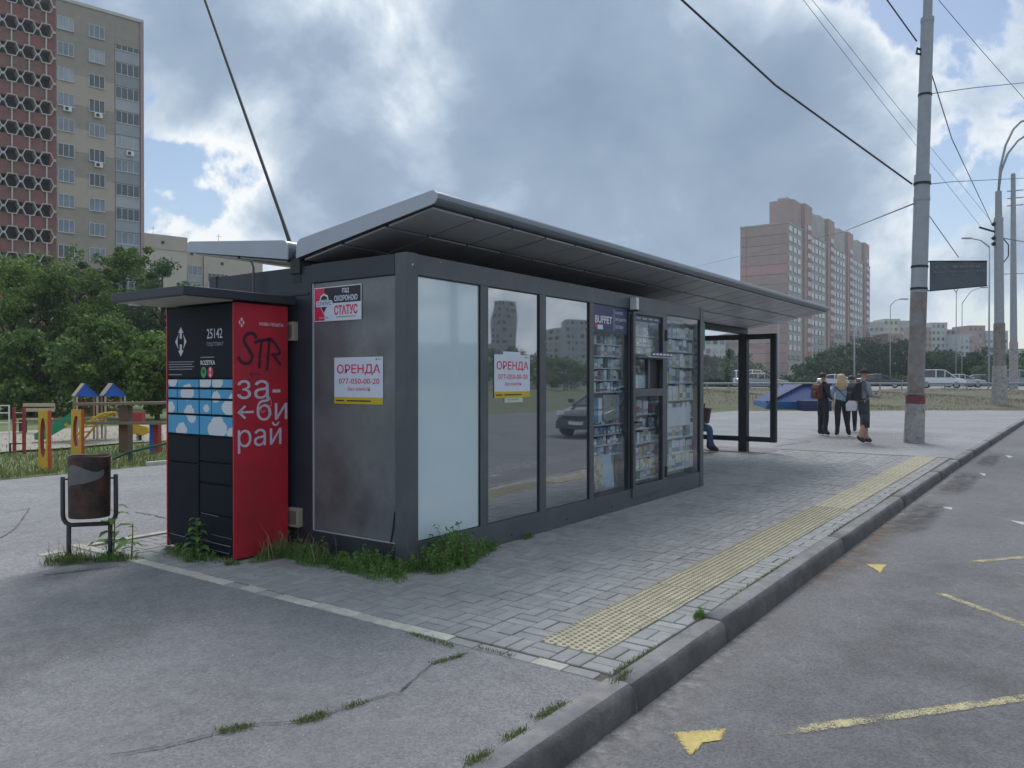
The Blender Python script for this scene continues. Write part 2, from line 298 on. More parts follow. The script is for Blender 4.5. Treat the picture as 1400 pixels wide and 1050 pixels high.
class MB:
    def __init__(s): s.v = []; s.f = []; s.m = []; s.cur = 0
    def add(s, vs, fs):
        b = len(s.v); s.v += [tuple(p) for p in vs]
        for q in fs: s.f.append(tuple(i + b for i in q)); s.m.append(s.cur)
        return s
    def box(s, x0, x1, y0, y1, z0, z1):
        return s.add([(x0, y0, z0), (x1, y0, z0), (x1, y1, z0), (x0, y1, z0), (x0, y0, z1), (x1, y0, z1), (x1, y1, z1), (x0, y1, z1)],
                     [(0, 3, 2, 1), (4, 5, 6, 7), (0, 1, 5, 4), (1, 2, 6, 5), (2, 3, 7, 6), (3, 0, 4, 7)])
    def cbox(s, x0, x1, y0, y1, z0, z1, c):           # chamfered top
        return s.add([(x0, y0, z0), (x1, y0, z0), (x1, y1, z0), (x0, y1, z0), (x0, y0, z1 - c), (x1, y0, z1 - c), (x1, y1, z1 - c), (x0, y1, z1 - c),
                      (x0 + c, y0 + c, z1), (x1 - c, y0 + c, z1), (x1 - c, y1 - c, z1), (x0 + c, y1 - c, z1)],
                     [(0, 1, 5, 4), (1, 2, 6, 5), (2, 3, 7, 6), (3, 0, 4, 7), (4, 5, 9, 8), (5, 6, 10, 9), (6, 7, 11, 10), (7, 4, 8, 11), (8, 9, 10, 11)])
    def bar(s, a, b, w, h, up=(0, 0, 1)):              # rectangular bar from a to b
        a = Vector(a); b = Vector(b); t = (b - a).normalized(); u = t.cross(Vector(up))
        if u.length < 1e-4: u = t.cross(Vector((1, 0, 0)))
        u.normalize(); v = u.cross(t)
        vs = []
        for p in (a, b):
            for i, j in ((-1, -1), (1, -1), (1, 1), (-1, 1)): vs.append(p + u * (i * w / 2) + v * (j * h / 2))
        return s.add(vs, [(0, 1, 2, 3), (7, 6, 5, 4), (0, 4, 5, 1), (1, 5, 6, 2), (2, 6, 7, 3), (3, 7, 4, 0)])
    def tube(s, pts, r, n=8, cap=True):
        pts = [Vector(p) for p in pts]; rs = r if isinstance(r, (list, tuple)) else [r] * len(pts)
        vs = []; prev = None
        for i, p in enumerate(pts):
            t = (pts[min(i + 1, len(pts) - 1)] - pts[max(i - 1, 0)]).normalized()
            if prev is None:
                u = t.cross(Vector((0, 0, 1)))
                if u.length < 1e-3: u = t.cross(Vector((1, 0, 0)))
            else: u = prev - t * prev.dot(t)
            u.normalize(); w = t.cross(u); prev = u
            for k in range(n):
                a = 2 * math.pi * k / n; vs.append(p + (u * math.cos(a) + w * math.sin(a)) * rs[i])
        fs = []
        for i in range(len(pts) - 1):
            for k in range(n): fs.append((i * n + k, i * n + (k + 1) % n, (i + 1) * n + (k + 1) % n, (i + 1) * n + k))
        if cap: fs.append(tuple(range(n))[::-1]); fs.append(tuple((len(pts) - 1) * n + k for k in range(n)))
        return s.add(vs, fs)
    def lathe(s, prof, c=(0, 0, 0), n=16, sx=1.0, sy=1.0):
        vs = []
        for r_, z in prof:
            for k in range(n):
                a = 2 * math.pi * k / n; vs.append((c[0] + r_ * sx * math.cos(a), c[1] + r_ * sy * math.sin(a), c[2] + z))
        fs = [(i * n + k, i * n + (k + 1) % n, (i + 1) * n + (k + 1) % n, (i + 1) * n + k) for i in range(len(prof) - 1) for k in range(n)]
        fs.append(tuple(range(n))[::-1]); fs.append(tuple((len(prof) - 1) * n + k for k in range(n)))
        return s.add(vs, fs)
    def prism(s, poly, vec):
        n = len(poly); vec = Vector(vec); p = [Vector(q) for q in poly]
        return s.add(p + [q + vec for q in p], [tuple(range(n))[::-1], tuple(range(n, 2 * n))] + [(i, (i + 1) % n, n + (i + 1) % n, n + i) for i in range(n)])
    def poly(s, pts): return s.add(pts, [tuple(range(len(pts)))])
    def ell(s, c, rx, ry, rz, n=10, m=7, z0=-1.0):
        prof = [];
        for i in range(m + 1):
            t = math.asin(max(-1, min(1, z0))) + (math.pi / 2 - math.asin(max(-1, min(1, z0)))) * i / m
            prof.append((max(1e-3, math.cos(t)), math.sin(t)))
        vs = [(c[0] + rx * r_ * math.cos(2 * math.pi * k / n), c[1] + ry * r_ * math.sin(2 * math.pi * k / n), c[2] + rz * z) for r_, z in prof for k in range(n)]
        fs = [(i * n + k, i * n + (k + 1) % n, (i + 1) * n + (k + 1) % n, (i + 1) * n + k) for i in range(m) for k in range(n)]
        fs.append(tuple(range(n))[::-1])
        return s.add(vs, fs)
    def mesh(s, name, mats, parent=None, world=True, smooth=False):
        vs = s.v
        if parent is not None and world and parent in FRM:
            loc, rz = FRM[parent]; c, q = math.cos(-rz), math.sin(-rz)
            vs = []
            for x, y, z in s.v:
                x -= loc.x; y -= loc.y; vs.append((c * x - q * y, q * x + c * y, z - loc.z))
        me = bpy.data.meshes.new(name); me.from_pydata(vs, [], s.f); 
        for m in (mats if isinstance(mats, (list, tuple)) else [mats]): me.materials.append(m)
        if isinstance(mats, (list, tuple)) and len(mats) > 1: me.polygons.foreach_set('material_index', s.m)
        if smooth: me.polygons.foreach_set('use_smooth', [True] * len(s.f))
        me.update(); return me
    def build(s, name, mats, parent=None, world=True, smooth=False, bevel=0.0, label=None, cat=None, group=None, kind=None):
        o = bpy.data.objects.new(name, s.mesh(name, mats, parent, world, smooth)); link(o, parent)
        if bevel:
            b = o.modifiers.new('bevel', 'BEVEL'); b.width = bevel; b.segments = 2; b.limit_method = 'ANGLE'
        return tag(o, label, cat, group, kind)

def inst(name, me, parent, loc, rz=0.0):               # one more piece sharing mesh data (loc in the parent's frame)
    o = bpy.data.objects.new(name, me); COL.objects.link(o); o.parent = parent; o.location = loc; o.rotation_euler = (0, 0, rz)
    return o

def np_mesh(name, V, F, m, parent=None, smooth=False):
    me = bpy.data.meshes.new(name); n = len(V); k = F.shape[1]
    me.vertices.add(n); me.vertices.foreach_set('co', V.astype(np.float32).ravel())
    me.loops.add(F.size); me.loops.foreach_set('vertex_index', F.astype(np.int32).ravel())
    me.polygons.add(len(F)); me.polygons.foreach_set('loop_start', np.arange(0, F.size, k, dtype=np.int32)); me.polygons.foreach_set('loop_total', np.full(len(F), k, dtype=np.int32))
    me.materials.append(m); me.update(calc_edges=True)
    o = bpy.data.objects.new(name, me); link(o, parent); return o

def text2d(s, off=0.0, space=1.0):
    cu = bpy.data.curves.new('txt', 'FONT'); cu.body = s; cu.offset = off; cu.resolution_u = 3; cu.space_character = space; cu.space_line = 0.9
    ob = bpy.data.objects.new('txt', cu); COL.objects.link(ob)
    dg = bpy.context.evaluated_depsgraph_get(); dg.update()
    me = bpy.data.meshes.new_from_object(ob.evaluated_get(dg))
    V = [v.co.copy() for v in me.vertices]; F = [tuple(p.vertices) for p in me.polygons]
    bpy.data.objects.remove(ob); bpy.data.curves.remove(cu); bpy.data.meshes.remove(me)
    return V, F
def lettering(s, m, parent, o, u, w, h=None, off=0.012, nrm=None, lift=0.003, name='lettering', space=1.0, up=(0, 0, 1)):
    """flat print: lower-left corner o, reading direction u, total width w (and height h)"""
    V, F = text2d(s, off, space)
    if not V: return None
    x0 = min(v.x for v in V); x1 = max(v.x for v in V); y0 = min(v.y for v in V); y1 = max(v.y for v in V)
    sx = w / (x1 - x0); sy = (h / (y1 - y0)) if h else sx
    u = Vector(u).normalized(); up = Vector(up); n = Vector(nrm) if nrm else u.cross(up)
    b = MB(); b.add([Vector(o) + u * ((v.x - x0) * sx) + up * ((v.y - y0) * sy) + n * lift for v in V], F)
    return b.build(name, m, parent)

def blades(pos, h, w, lean, rng, name, m, parent=None):
    """grass blades: pos (n,3), bent two-piece strips"""
    n = len(pos); a = rng.uniform(0, 2 * np.pi, n); la = rng.uniform(0, 2 * np.pi, n)
    h = np.asarray(h) * np.ones(n); w = np.asarray(w) * np.ones(n); ln = np.asarray(lean) * h * rng.uniform(0.3, 1.0, n)
    s = np.stack([np.cos(a), np.sin(a), 0 * a], 1) * (w / 2)[:, None]
    d = np.stack([np.cos(la), np.sin(la), 0 * la], 1)
    mid = pos + d * (ln * 0.35)[:, None]; mid[:, 2] += h * 0.6
    tip = pos + d * ln[:, None]; tip[:, 2] += h * (1 - 0.25 * rng.uniform(0, 1, n))
    V = np.stack([pos - s, pos + s, mid + s * 0.7, mid - s * 0.7, tip], 1).reshape(-1, 3)
    b = (np.arange(n) * 5)[:, None]
    F = np.concatenate([b + np.array([0, 1, 2]), b + np.array([0, 2, 3]), b + np.array([3, 2, 4])], 0)
    return np_mesh(name, V, F, m, parent)

def leaves(pos, size, rng, name, m, parent=None, flat=0.0, aspect=0.62):
    n = len(pos); N = rng.normal(size=(n, 3)); N[:, 2] = N[:, 2] * (1 - flat) + flat * 2.0; N /= np.linalg.norm(N, axis=1)[:, None]
    T = rng.normal(size=(n, 3)); T -= N * (T * N).sum(1)[:, None]; T /= np.linalg.norm(T, axis=1)[:, None]
    B = np.cross(N, T); sz = (np.asarray(size) * np.ones(n) * rng.uniform(0.65, 1.3, n))[:, None]
    V = np.stack([pos - T * sz * 0.5, pos + B * sz * aspect * 0.5 + N * sz * 0.08, pos + T * sz * 0.5, pos - B * sz * aspect * 0.5 + N * sz * 0.08], 1).reshape(-1, 3)
    F = (np.arange(n) * 4)[:, None] + np.array([0, 1, 2, 3])
    return np_mesh(name, V, F, m, parent)

# ------------------------------------------------------------------ the setting
def sheet(name, pts, m, kind='structure'):
    b = MB(); b.poly(pts); return b.build(name, m, kind=kind)
def grid_sheet(name, x0, x1, y0, y1, z, m, nx, ny, amp=0.004, seed=0):
    rng = np.random.default_rng(seed)
    xs = np.linspace(x0, x1, nx); ys = np.linspace(y0, y1, ny)
    b = MB(); vs = []
    for j, y in enumerate(ys):
        for i, x in enumerate(xs):
            e = 0 if i in (0, nx - 1) or j in (0, ny - 1) else 1
            vs.append((x, y, z + e * amp * (math.sin(x * 1.3 + y * 0.7) + math.sin(y * 1.9 - x * 0.6) + rng.uniform(-.3, .3))))
    fs = [(j * nx + i, j * nx + i + 1, (j + 1) * nx + i + 1, (j + 1) * nx + i) for j in range(ny - 1) for i in range(nx - 1)]
    b.add(vs, fs); return b.build(name, m, kind='structure', smooth=True)

sheet('ground', [(-1500, -1500, -0.30), (1500, -1500, -0.30), (1500, 1500, -0.30), (-1500, 1500, -0.30)], M_GROUND)
grid_sheet('road', -40, 150, -14, 1.80, -0.145, M_ROAD, 40, 8, 0.0, 1)
grid_sheet('asphalt_forecourt', -25, 3.545, 1.955, 6.80, -0.008, M_ASPH, 60, 14, 0.002, 2)
grid_sheet('asphalt_path', -25, 17.62, 7.53, 13.7, -0.012, M_PATH, 60, 14, 0.003, 3)
sheet('asphalt_path_corner', [(-25, 6.80, -0.012), (3.545, 6.80, -0.012), (3.545, 7.53, -0.012), (-25, 7.53, -0.012)], M_PATH)
b = MB(); b.add([(17.62, 1.90, -.008), (33, 1.56, -.008), (60, 0.9, -.008), (60, 30, -.008), (17.62, 30, -.008)], [(0, 1, 2, 3, 4)]); b.build('asphalt_plaza', M_PLAZA, kind='structure')

# pavers: basket weave of 20 x 10 cm bricks
pav = thing('paved_platform', None, None, (0, 0, 0), kind='structure')
b = MB(); b.poly([(3.545, 1.94, -0.014), (17.62, 1.90, -0.014), (17.62, 7.53, -0.014), (3.545, 7.53, -0.014)]); b.build('paving_bed', M_BED, pav)
def brick_mesh(L_, W_, name='brick', m=M_BRICK):
    b = MB(); b.cbox(-L_ / 2, L_ / 2, -W_ / 2, W_ / 2, -0.05, 0.0, 0.004); return b.mesh(name, m)
ME_BRICK = brick_mesh(0.1915, 0.0920); ME_CREAM = brick_mesh(0.196, 0.096, 'edging_brick', M_CREAM)
TY0, TY1 = 2.175, 2.575
spots = []
nx = int((17.6 - 3.655) / 0.2); 
for i in range(nx):
    for j in range(28):
        x = 3.655 + i * 0.2; y = 1.965 + j * 0.2
        yc = y + 0.1; xc = x + 0.1
        if y + 0.2 > 7.5: continue
        if xc > 3.95 and TY0 - 0.02 < yc < TY1 + 0.02: continue
        if 4.75 < xc < 10.8 and 4.45 < yc < 7.0: continue
        for q in (-1, 1):
            if (i + j) % 2: spots.append((xc, yc + q * 0.05, 0.0))
            else: spots.append((xc + q * 0.05, yc, math.pi / 2))
def seen(x, y):
    if 4.6 < x < 10.9 and y > 4.38: return False
    if x > 10.9 and y > 4.36 * x / 10.9 + 0.05 and y > 4.4: return (y < 4.36 * x / 10.9)
    d = x * VX + y * VY; l = x * RX + y * RY
    return d > 0.5 and abs(l / d) < 0.66 and EYE / d * FPX < 1050 - HOR
spots.sort(key=lambda s: (not seen(s[0], s[1]), s[0] * s[0] + s[1] * s[1]))
b = MB()
for k, (x, y, a) in enumerate(spots):
    zz = rnd.uniform(-0.004, 0.001); a2 = a + rnd.uniform(-0.012, 0.012); x += rnd.uniform(-.002, .002); y += rnd.uniform(-.002, .002)
    if k < 300:
        o = inst('brick', ME_BRICK, pav, (x, y, zz), a2); o.rotation_euler = (rnd.uniform(-.008, .008), rnd.uniform(-.006, .006), a2)
    else:
        c, s_ = math.cos(a2), math.sin(a2); hl, hw, ch = 0.0958, 0.0460, 0.004
        def tr(u, v, w): return (x + c * u - s_ * v, y + s_ * u + c * v, zz + w)
        vs = [tr(sx * hl, sy * hw, -0.03) for sx, sy in ((-1, -1), (1, -1), (1, 1), (-1, 1))] + [tr(sx * hl, sy * hw, -ch) for sx, sy in ((-1, -1), (1, -1), (1, 1), (-1, 1))] + [tr(sx * (hl - ch), sy * (hw - ch), 0) for sx, sy in ((-1, -1), (1, -1), (1, 1), (-1, 1))]
        b.add(vs, [(0, 1, 5, 4), (1, 2, 6, 5), (2, 3, 7, 6), (3, 0, 4, 7), (4, 5, 9, 8), (5, 6, 10, 9), (6, 7, 11, 10), (7, 4, 8, 11), (8, 9, 10, 11)])
def brick_field_mat():
    m = M_BRICK.copy(); m.name = 'grey_paver_field'; nt = m.node_tree
    oi = [n for n in nt.nodes if n.type == 'OBJECT_INFO'][0]; g = [n for n in nt.nodes if n.type == 'NEW_GEOMETRY'][0]
    to = oi.outputs['Random'].links[0].to_socket; nt.links.new(g.outputs['Random Per Island'], to); return m
b.build('brick_field', brick_field_mat(), pav, kind='stuff')
# cream edging row where the platform meets the asphalt
y = 2.02
while y < 7.45:
    if y > 2.9 and rnd.random() > 0.04 or rnd.random() < 0.45:
        inst('edging_brick', ME_CREAM, pav, (3.598, y + 0.1, rnd.uniform(-0.004, 0.004)), math.pi / 2 + rnd.uniform(-.02, .02))
    else:
        inst('brick', ME_BRICK, pav, (3.598, y + 0.1, -0.006), math.pi / 2)
    y += 0.2
x = 3.75
while x < 4.7:
    inst('edging_brick', ME_CREAM, pav, (x, 7.50, 0.0), 0); x += 0.2
inst('edging_brick', ME_CREAM, pav, (3.30, 7.42, -0.004), 0.1); inst('edging_brick', ME_CREAM, pav, (3.40, 7.26, -0.004), -0.15)
# tactile strip: studded tiles first, ribbed ones further on
def stud_tile():
    b = MB(); b.cbox(-0.198, 0.198, -0.198, 0.198, -0.05, 0.0, 0.003)
    for i in range(9):
        for j in range(9):
            cx = -0.176 + i * 0.044 + (0.011 if j % 2 else -0.011); cy = -0.176 + j * 0.044
            n = 6; vs = [(cx + 0.0150 * math.cos(k * math.pi / 3), cy + 0.0150 * math.sin(k * math.pi / 3), 0.0) for k in range(n)] + [(cx + 0.009 * math.cos(k * math.pi / 3), cy + 0.009 * math.sin(k * math.pi / 3), 0.008) for k in range(n)]
            b.cur = 1; b.add(vs, [(k, (k + 1) % n, n + (k + 1) % n, n + k) for k in range(n)] + [tuple(range(n, 2 * n))])
    return b.mesh('tactile_tile', [M_TACT, M_STUD])
def rib_tile():
    b = MB(); b.cbox(-0.198, 0.198, -0.198, 0.198, -0.05, 0.0, 0.003)
    for j in range(6):
        b.cur = 1; cy = -0.165 + j * 0.066; b.cbox(-0.19, 0.19, cy - 0.016, cy + 0.016, -0.001, 0.007, 0.005)
    return b.mesh('tactile_tile', [M_STUD, M_TACT])
ME_STUD, ME_RIB = stud_tile(), rib_tile()
for k in range(34):
    x = 3.858 + 0.2 + k * 0.4
    o = inst('tactile_tile', ME_STUD if x < 9.9 else ME_RIB, pav, (x, 2.367 + rnd.uniform(-.004, .004), 0.003 + rnd.uniform(-.002, .003)), rnd.uniform(-.006, .006))

# kerb of long cast stones with rounded edge
kerb = thing('kerb', None, None, (0, 0, 0), kind='structure')
def kerb_y(x): return 0.0 if x < 11 else -0.0036 * (x - 11) - 0.00055 * (x - 11) ** 2 if x < 22 else -0.106 - 0.0155 * (x - 22)
KX = [-14, -10.6, -7.4, -4.1, -0.9, 2.35, 3.60, 4.88, 8.06, 11.33, 14.75, 17.2, 19.6, 22.9, 26.2, 29.5, 32.8, 36, 39.3, 42.6]
prof = [(1.958, -0.30), (1.958, -0.004), (1.948, 0.004), (1.90, 0.006), (1.862, 0.004), (1.838, -0.004), (1.820, -0.018), (1.809, -0.042), (1.799, -0.11), (1.785, -0.30)]
for i in range(len(KX) - 1):
    a_, b_ = KX[i] + 0.006, KX[i + 1] - 0.006
    bb = MB(); n = len(prof); m_ = max(2, int((b_ - a_) / 0.4)); jz = rnd.uniform(-.006, .006); jy = rnd.uniform(-.004, .004)
    for k in range(m_ + 1):
        x = a_ + (b_ - a_) * k / m_; ch = 0.006 if k in (0, m_) else 0
        bb.v += [(x, py + kerb_y(x) + jy + (rnd.uniform(-.0022, .0022) if 0 < q < n - 1 else 0), pz + jz - (ch if q in (2, 3, 4) else 0) + (rnd.uniform(-.0015, .0015))) for q, (py, pz) in enumerate(prof)]
    for k in range(m_):
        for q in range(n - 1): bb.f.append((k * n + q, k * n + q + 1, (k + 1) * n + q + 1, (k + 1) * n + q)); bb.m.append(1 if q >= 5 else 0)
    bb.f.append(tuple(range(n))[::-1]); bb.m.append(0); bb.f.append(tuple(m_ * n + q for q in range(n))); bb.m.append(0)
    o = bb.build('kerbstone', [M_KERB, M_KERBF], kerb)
    for p_ in o.data.polygons: p_.use_smooth = len(p_.vertices) == 4

# painted marks on the road (worn yellow zigzag of the bus stop)
ZR = -0.141
def paint_mat(name, col, scale, bias):
    """thin worn paint: breaks up into the stones of the asphalt, thinner towards its edges"""
    m = mat(name, col, 0.85, var=0.15, scale=40); nt = m.node_tree; N = nt.nodes; L = nt.links; out = N['Material Output']; bs = N['Principled BSDF']
    at = N.new('ShaderNodeAttribute'); at.attribute_name = 'fade'; geo = N.new('ShaderNodeNewGeometry')
    def ns(s_, d): 
        n = N.new('ShaderNodeTexNoise'); n.inputs['Scale'].default_value = s_; n.inputs['Detail'].default_value = d; n.inputs['Roughness'].default_value = .7; L.new(geo.outputs['Position'], n.inputs['Vector']); return n.outputs[0]
    def mm(op, a, b):
        n = N.new('ShaderNodeMath'); n.operation = op
        for i, x in enumerate((a, b)):
            if isinstance(x, (int, float)): n.inputs[i].default_value = x
            else: L.new(x, n.inputs[i])
        return n.outputs[0]
    v = mm('ADD', mm('ADD', mm('MULTIPLY', at.outputs['Fac'], 0.55), bias), mm('ADD', mm('MULTIPLY', mm('SUBTRACT', ns(scale, 4), .5), 1.1), mm('MULTIPLY', mm('SUBTRACT', ns(130, 3), .5), 1.5)))
    mr = N.new('ShaderNodeMapRange'); mr.inputs[1].default_value = .36; mr.inputs[2].default_value = .56; L.new(v, mr.inputs[0])
    tr = N.new('ShaderNodeBsdfTransparent'); mx = N.new('ShaderNodeMixShader'); L.new(mr.outputs[0], mx.inputs[0]); L.new(tr.outputs[0], mx.inputs[1]); L.new(bs.outputs[0], mx.inputs[2]); L.new(mx.outputs[0], out.inputs[0]); return m
M_MARK = paint_mat('worn_yellow_paint', (0.58, 0.46, 0.16), 9, .20)
M_MARK2 = paint_mat('pale_yellow_paint', (0.50, 0.44, 0.27), 7, -.02)
M_MARKW = paint_mat('worn_white_paint', (0.55, 0.55, 0.55), 12, .25)
def ragged(pts, n=8, j=0.006):
    out = []
    for i in range(len(pts)):
        a, c = Vector(pts[i]), Vector(pts[(i + 1) % len(pts)])
        for k in range(n):
            p = a.lerp(c, k / n); out.append((p.x + rnd.uniform(-j, j), p.y + rnd.uniform(-j, j), p.z))
    return out
def faded(b, fd, m, name):
    o = b.build(name, m, kind='structure'); at = o.data.attributes.new('fade', 'FLOAT', 'POINT'); at.data.foreach_set('value', fd); return o
def mark(pix, m, name='road_marking', j=0.004):
    P = ragged([G(x, y, ZR) for x, y in pix], 8, j); c = sum((Vector(p) for p in P), Vector()) / len(P); n = len(P)
    mid = [tuple(Vector(p).lerp(c, .3)) for p in P]
    b = MB(); b.add(P + mid + [tuple(c)], [(i, (i + 1) % n, n + (i + 1) % n, n + i) for i in range(n)] + [(n + i, n + (i + 1) % n, 2 * n) for i in range(n)])
    return faded(b, [0.25] * n + [.9] * n + [1.0], m, name)
def stripe(c0, c1, w, m, n=40):
    """painted line from c0 to c1 (ground points), width w, worn edges"""
    a, c = Vector(c0), Vector(c1); t = (c - a).normalized(); nn = Vector((-t.y, t.x, 0)); b = MB(); vs = []; fd = []
    for i in range(n + 1):
        p = a.lerp(c, i / n)
        for q, f in ((-.62, 0), (-.40, .85), (0, 1), (.40, .85), (.62, 0)):
            v = p + nn * (q * w + rnd.uniform(-.004, .004)); vs.append((v.x, v.y, ZR)); fd.append(f * (min(1, i / 4)))
    b.add(vs, [(i * 5 + k, (i + 1) * 5 + k, (i + 1) * 5 + k + 1, i * 5 + k + 1) for i in range(n) for k in range(4)]); return faded(b, fd, m, 'road_marking')
mark([(917, 1002), (993, 997), (990, 1012), (962, 1017), (944, 1036)], M_MARK)
mark([(1184, 771), (1214, 772), (1204, 784)], M_MARK)
stripe(G(1040, 1006, ZR), G(1520, 938, ZR), .082, M_MARK2); stripe(G(1270, 806, ZR), G(1560, 912, ZR), .082, M_MARK2); stripe(G(1310, 770, ZR), G(1560, 748, ZR), .082, M_MARK2)
for q in ([(1289, 692), (1303, 694), (1302, 697), (1291, 695)], [(1338, 646), (1349, 648), (1346, 651)], [(1374, 622), (1386, 624), (1380, 626)], [(1380, 711), (1402, 714), (1400, 718)]): mark(q, M_MARKW, j=0.002)
# stains and damp patches in the gutter
def soft_mat(name, col, lo, hi, scale, amt):
    m = mat(name, col, 0.9, var=0.3, scale=14); nt = m.node_tree; N = nt.nodes; L = nt.links; out = N['Material Output']; bs = N['Principled BSDF']
    at = N.new('ShaderNodeAttribute'); at.attribute_name = 'fade'; geo = N.new('ShaderNodeNewGeometry'); ns = N.new('ShaderNodeTexNoise'); ns.inputs['Scale'].default_value = scale; ns.inputs['Detail'].default_value = 6; ns.inputs['Roughness'].default_value = .65; L.new(geo.outputs['Position'], ns.inputs['Vector'])
    mr = N.new('ShaderNodeMapRange'); mr.inputs[1].default_value = lo; mr.inputs[2].default_value = hi; L.new(ns.outputs[0], mr.inputs[0])
    m1 = N.new('ShaderNodeMath'); m1.operation = 'MULTIPLY'; L.new(mr.outputs[0], m1.inputs[0]); L.new(at.outputs['Fac'], m1.inputs[1])
    m2 = N.new('ShaderNodeMath'); m2.operation = 'MULTIPLY'; L.new(m1.outputs[0], m2.inputs[0]); m2.inputs[1].default_value = amt
    tr = N.new('ShaderNodeBsdfTransparent'); mx = N.new('ShaderNodeMixShader'); L.new(m2.outputs[0], mx.inputs[0]); L.new(tr.outputs[0], mx.inputs[1]); L.new(bs.outputs[0], mx.inputs[2]); L.new(mx.outputs[0], out.inputs[0]); return m
M_STAIN = soft_mat('damp_asphalt', (0.07, 0.07, 0.075), .35, .6, 6, .55)
M_SILT = soft_mat('gutter_silt', (0.33, 0.325, 0.32), .35, .62, 7, .75)
M_PATCHD = soft_mat('brown_gutter_dirt', (0.20, 0.14, 0.105), .38, .62, 5, .8)
def soft_patch(x0, x1, y0, y1, m, name, z, edge=0.0, n=14):
    """thin film of dirt that fades out towards its edge; edge=1 keeps the y1 side (against the kerb) full"""
    b = MB(); vs = []; fd = []
    for j in range(n + 1):
        for i in range(n + 1):
            u, v = i / n, j / n; vs.append((x0 + (x1 - x0) * u, y0 + (y1 - y0) * v, z)); 
            fu = min(1, 4 * u * (1 - u) * 1.3); fv = v ** 1.3 if edge else min(1, 4 * v * (1 - v) * 1.3); fd.append(fu * fv)
    b.add(vs, [(j * (n + 1) + i, j * (n + 1) + i + 1, (j + 1) * (n + 1) + i + 1, (j + 1) * (n + 1) + i) for j in range(n) for i in range(n)])
    o = b.build(name, m, kind='structure'); at = o.data.attributes.new('fade', 'FLOAT', 'POINT'); at.data.foreach_set('value', fd); return o
soft_patch(9.3, 12.2, 1.30, 1.765, M_STAIN, 'gutter_stain', -.1395); soft_patch(12.9, 16.6, 1.25, 1.72, M_STAIN, 'gutter_stain', -.1395); soft_patch(17.5, 21, 1.2, 1.6, M_STAIN, 'gutter_stain', -.1395)
soft_patch(-1.0, 6.4, 1.40, 1.785, M_SILT, 'gutter_silt', -.1405, 1); soft_patch(7.5, 20, 1.35, 1.77, M_SILT, 'gutter_silt', -.1405, 1); soft_patch(6.3, 10.8, 1.42, 1.78, M_PATCHD, 'gutter_dirt', -.138, 1)
soft_patch(5.5, 16, -.6, .5, M_SILT, 'tyre_track', -.1425); soft_patch(4, 14, -3.0, -1.6, M_STAIN, 'tyre_track', -.1425)
M_WEARD = soft_mat('dark_asphalt_wear', (0.13, 0.13, 0.133), .40, .66, 1.6, .28); M_WEARL = soft_mat('pale_asphalt_wear', (0.36, 0.36, 0.365), .42, .68, 2.2, .4)
soft_patch(-.5, 3.5, 2.0, 4.4, M_WEARL, 'asphalt_wear', -.0035); soft_patch(-1, 3.54, 4.0, 6.8, M_WEARD, 'asphalt_wear', -.0035); soft_patch(2.5, 9, -.3, 1.5, M_WEARD, 'asphalt_wear', -.1428); soft_patch(8, 22, -1.2, 1.2, M_WEARL, 'asphalt_wear', -.1432); soft_patch(-1, 5, 7.6, 10, M_WEARL, 'asphalt_wear', -.0035)
soft_patch(18, 26, 2.5, 6, M_SILT, 'asphalt_wear', -.003)

# crack across the forecourt asphalt, with an older darker seam towards the bin
M_CRACK = mat('crack_dark', (0.12, 0.116, 0.11), 0.95, var=0.3, scale=30)
def crack(pix, w, name='crack', z=-0.0015):
    P = [G(x, y, 0) for x, y in pix]; pts = []
    for i in range(len(P) - 1):
        for k in range(10):
            p = P[i].lerp(P[i + 1], k / 10); pts.append(Vector((p.x + rnd.uniform(-.006, .006), p.y + rnd.uniform(-.006, .006), z)))
    pts.append(Vector((P[-1].x, P[-1].y, z)))
    b = MB(); vs = []
    for i, p in enumerate(pts):
        t = (pts[min(i + 1, len(pts) - 1)] - pts[max(i - 1, 0)]).normalized(); n = Vector((-t.y, t.x, 0)); ww = w * rnd.uniform(0.25, 1.1)
        vs += [p + n * ww, p - n * ww]
    b.add(vs, [(2 * i, 2 * i + 1, 2 * i + 3, 2 * i + 2) for i in range(len(pts) - 1)]); return b.build(name, M_CRACK, kind='structure')
crack([(150, 1032), (220, 1022), (300, 1000), (345, 990), (420, 985), (470, 968), (545, 945), (590, 908), (640, 892)], 0.0065)
crack([(60, 786), (110, 780), (190, 772)], 0.012)
crack([(0, 702), (40, 694), (20, 722), (0, 735)], 0.008, z=-0.004)
crack([(185, 700), (205, 703), (228, 708)], 0.012, z=-0.004)
crack([(1040, 585), (1110, 588), (1180, 600)], 0.025, z=-0.002)
crack([(960, 596), (1055, 598), (1110, 603), (1060, 610)], 0.03, z=-0.002)

# lawn with playground sand behind the path
grid_sheet('lawn', -30, 60, 13.445, 60, -0.006, M_LAWN, 60, 40, 0.012, 5)
b = MB(); b.poly(ragged([(-6, 17.6, .026), (5, 17.9, .026), (9, 18.3, .026), (14, 18.6, .026), (15, 25, .026), (4, 25.5, .026), (-6, 25, .026)], 6, .15)); b.build('sand_pit', M_SAND, kind='structure')
lk = thing('lawn_kerb', None, None, (0, 0, 0), kind='structure')
for k in range(14):
    x0 = 7.6 + k * 1.0
    b = MB(); b.box(x0 + .01, x0 + 0.99, 13.44, 13.54, -0.1, 0.06 + rnd.uniform(-.01, .01)); b.build('kerbstone', M_CREAM, lk, bevel=0.01)
rg = np.random.default_rng(11)
n = 26000; P = np.stack([rg.uniform(1.5, 15, n), 13.5 + 9.5 * rg.uniform(0, 1, n) ** 1.5, np.full(n, 0.0)], 1)
keep = ~((P[:, 1] > 17.8) & (rg.uniform(0, 1, n) < 0.85)); P = P[keep]
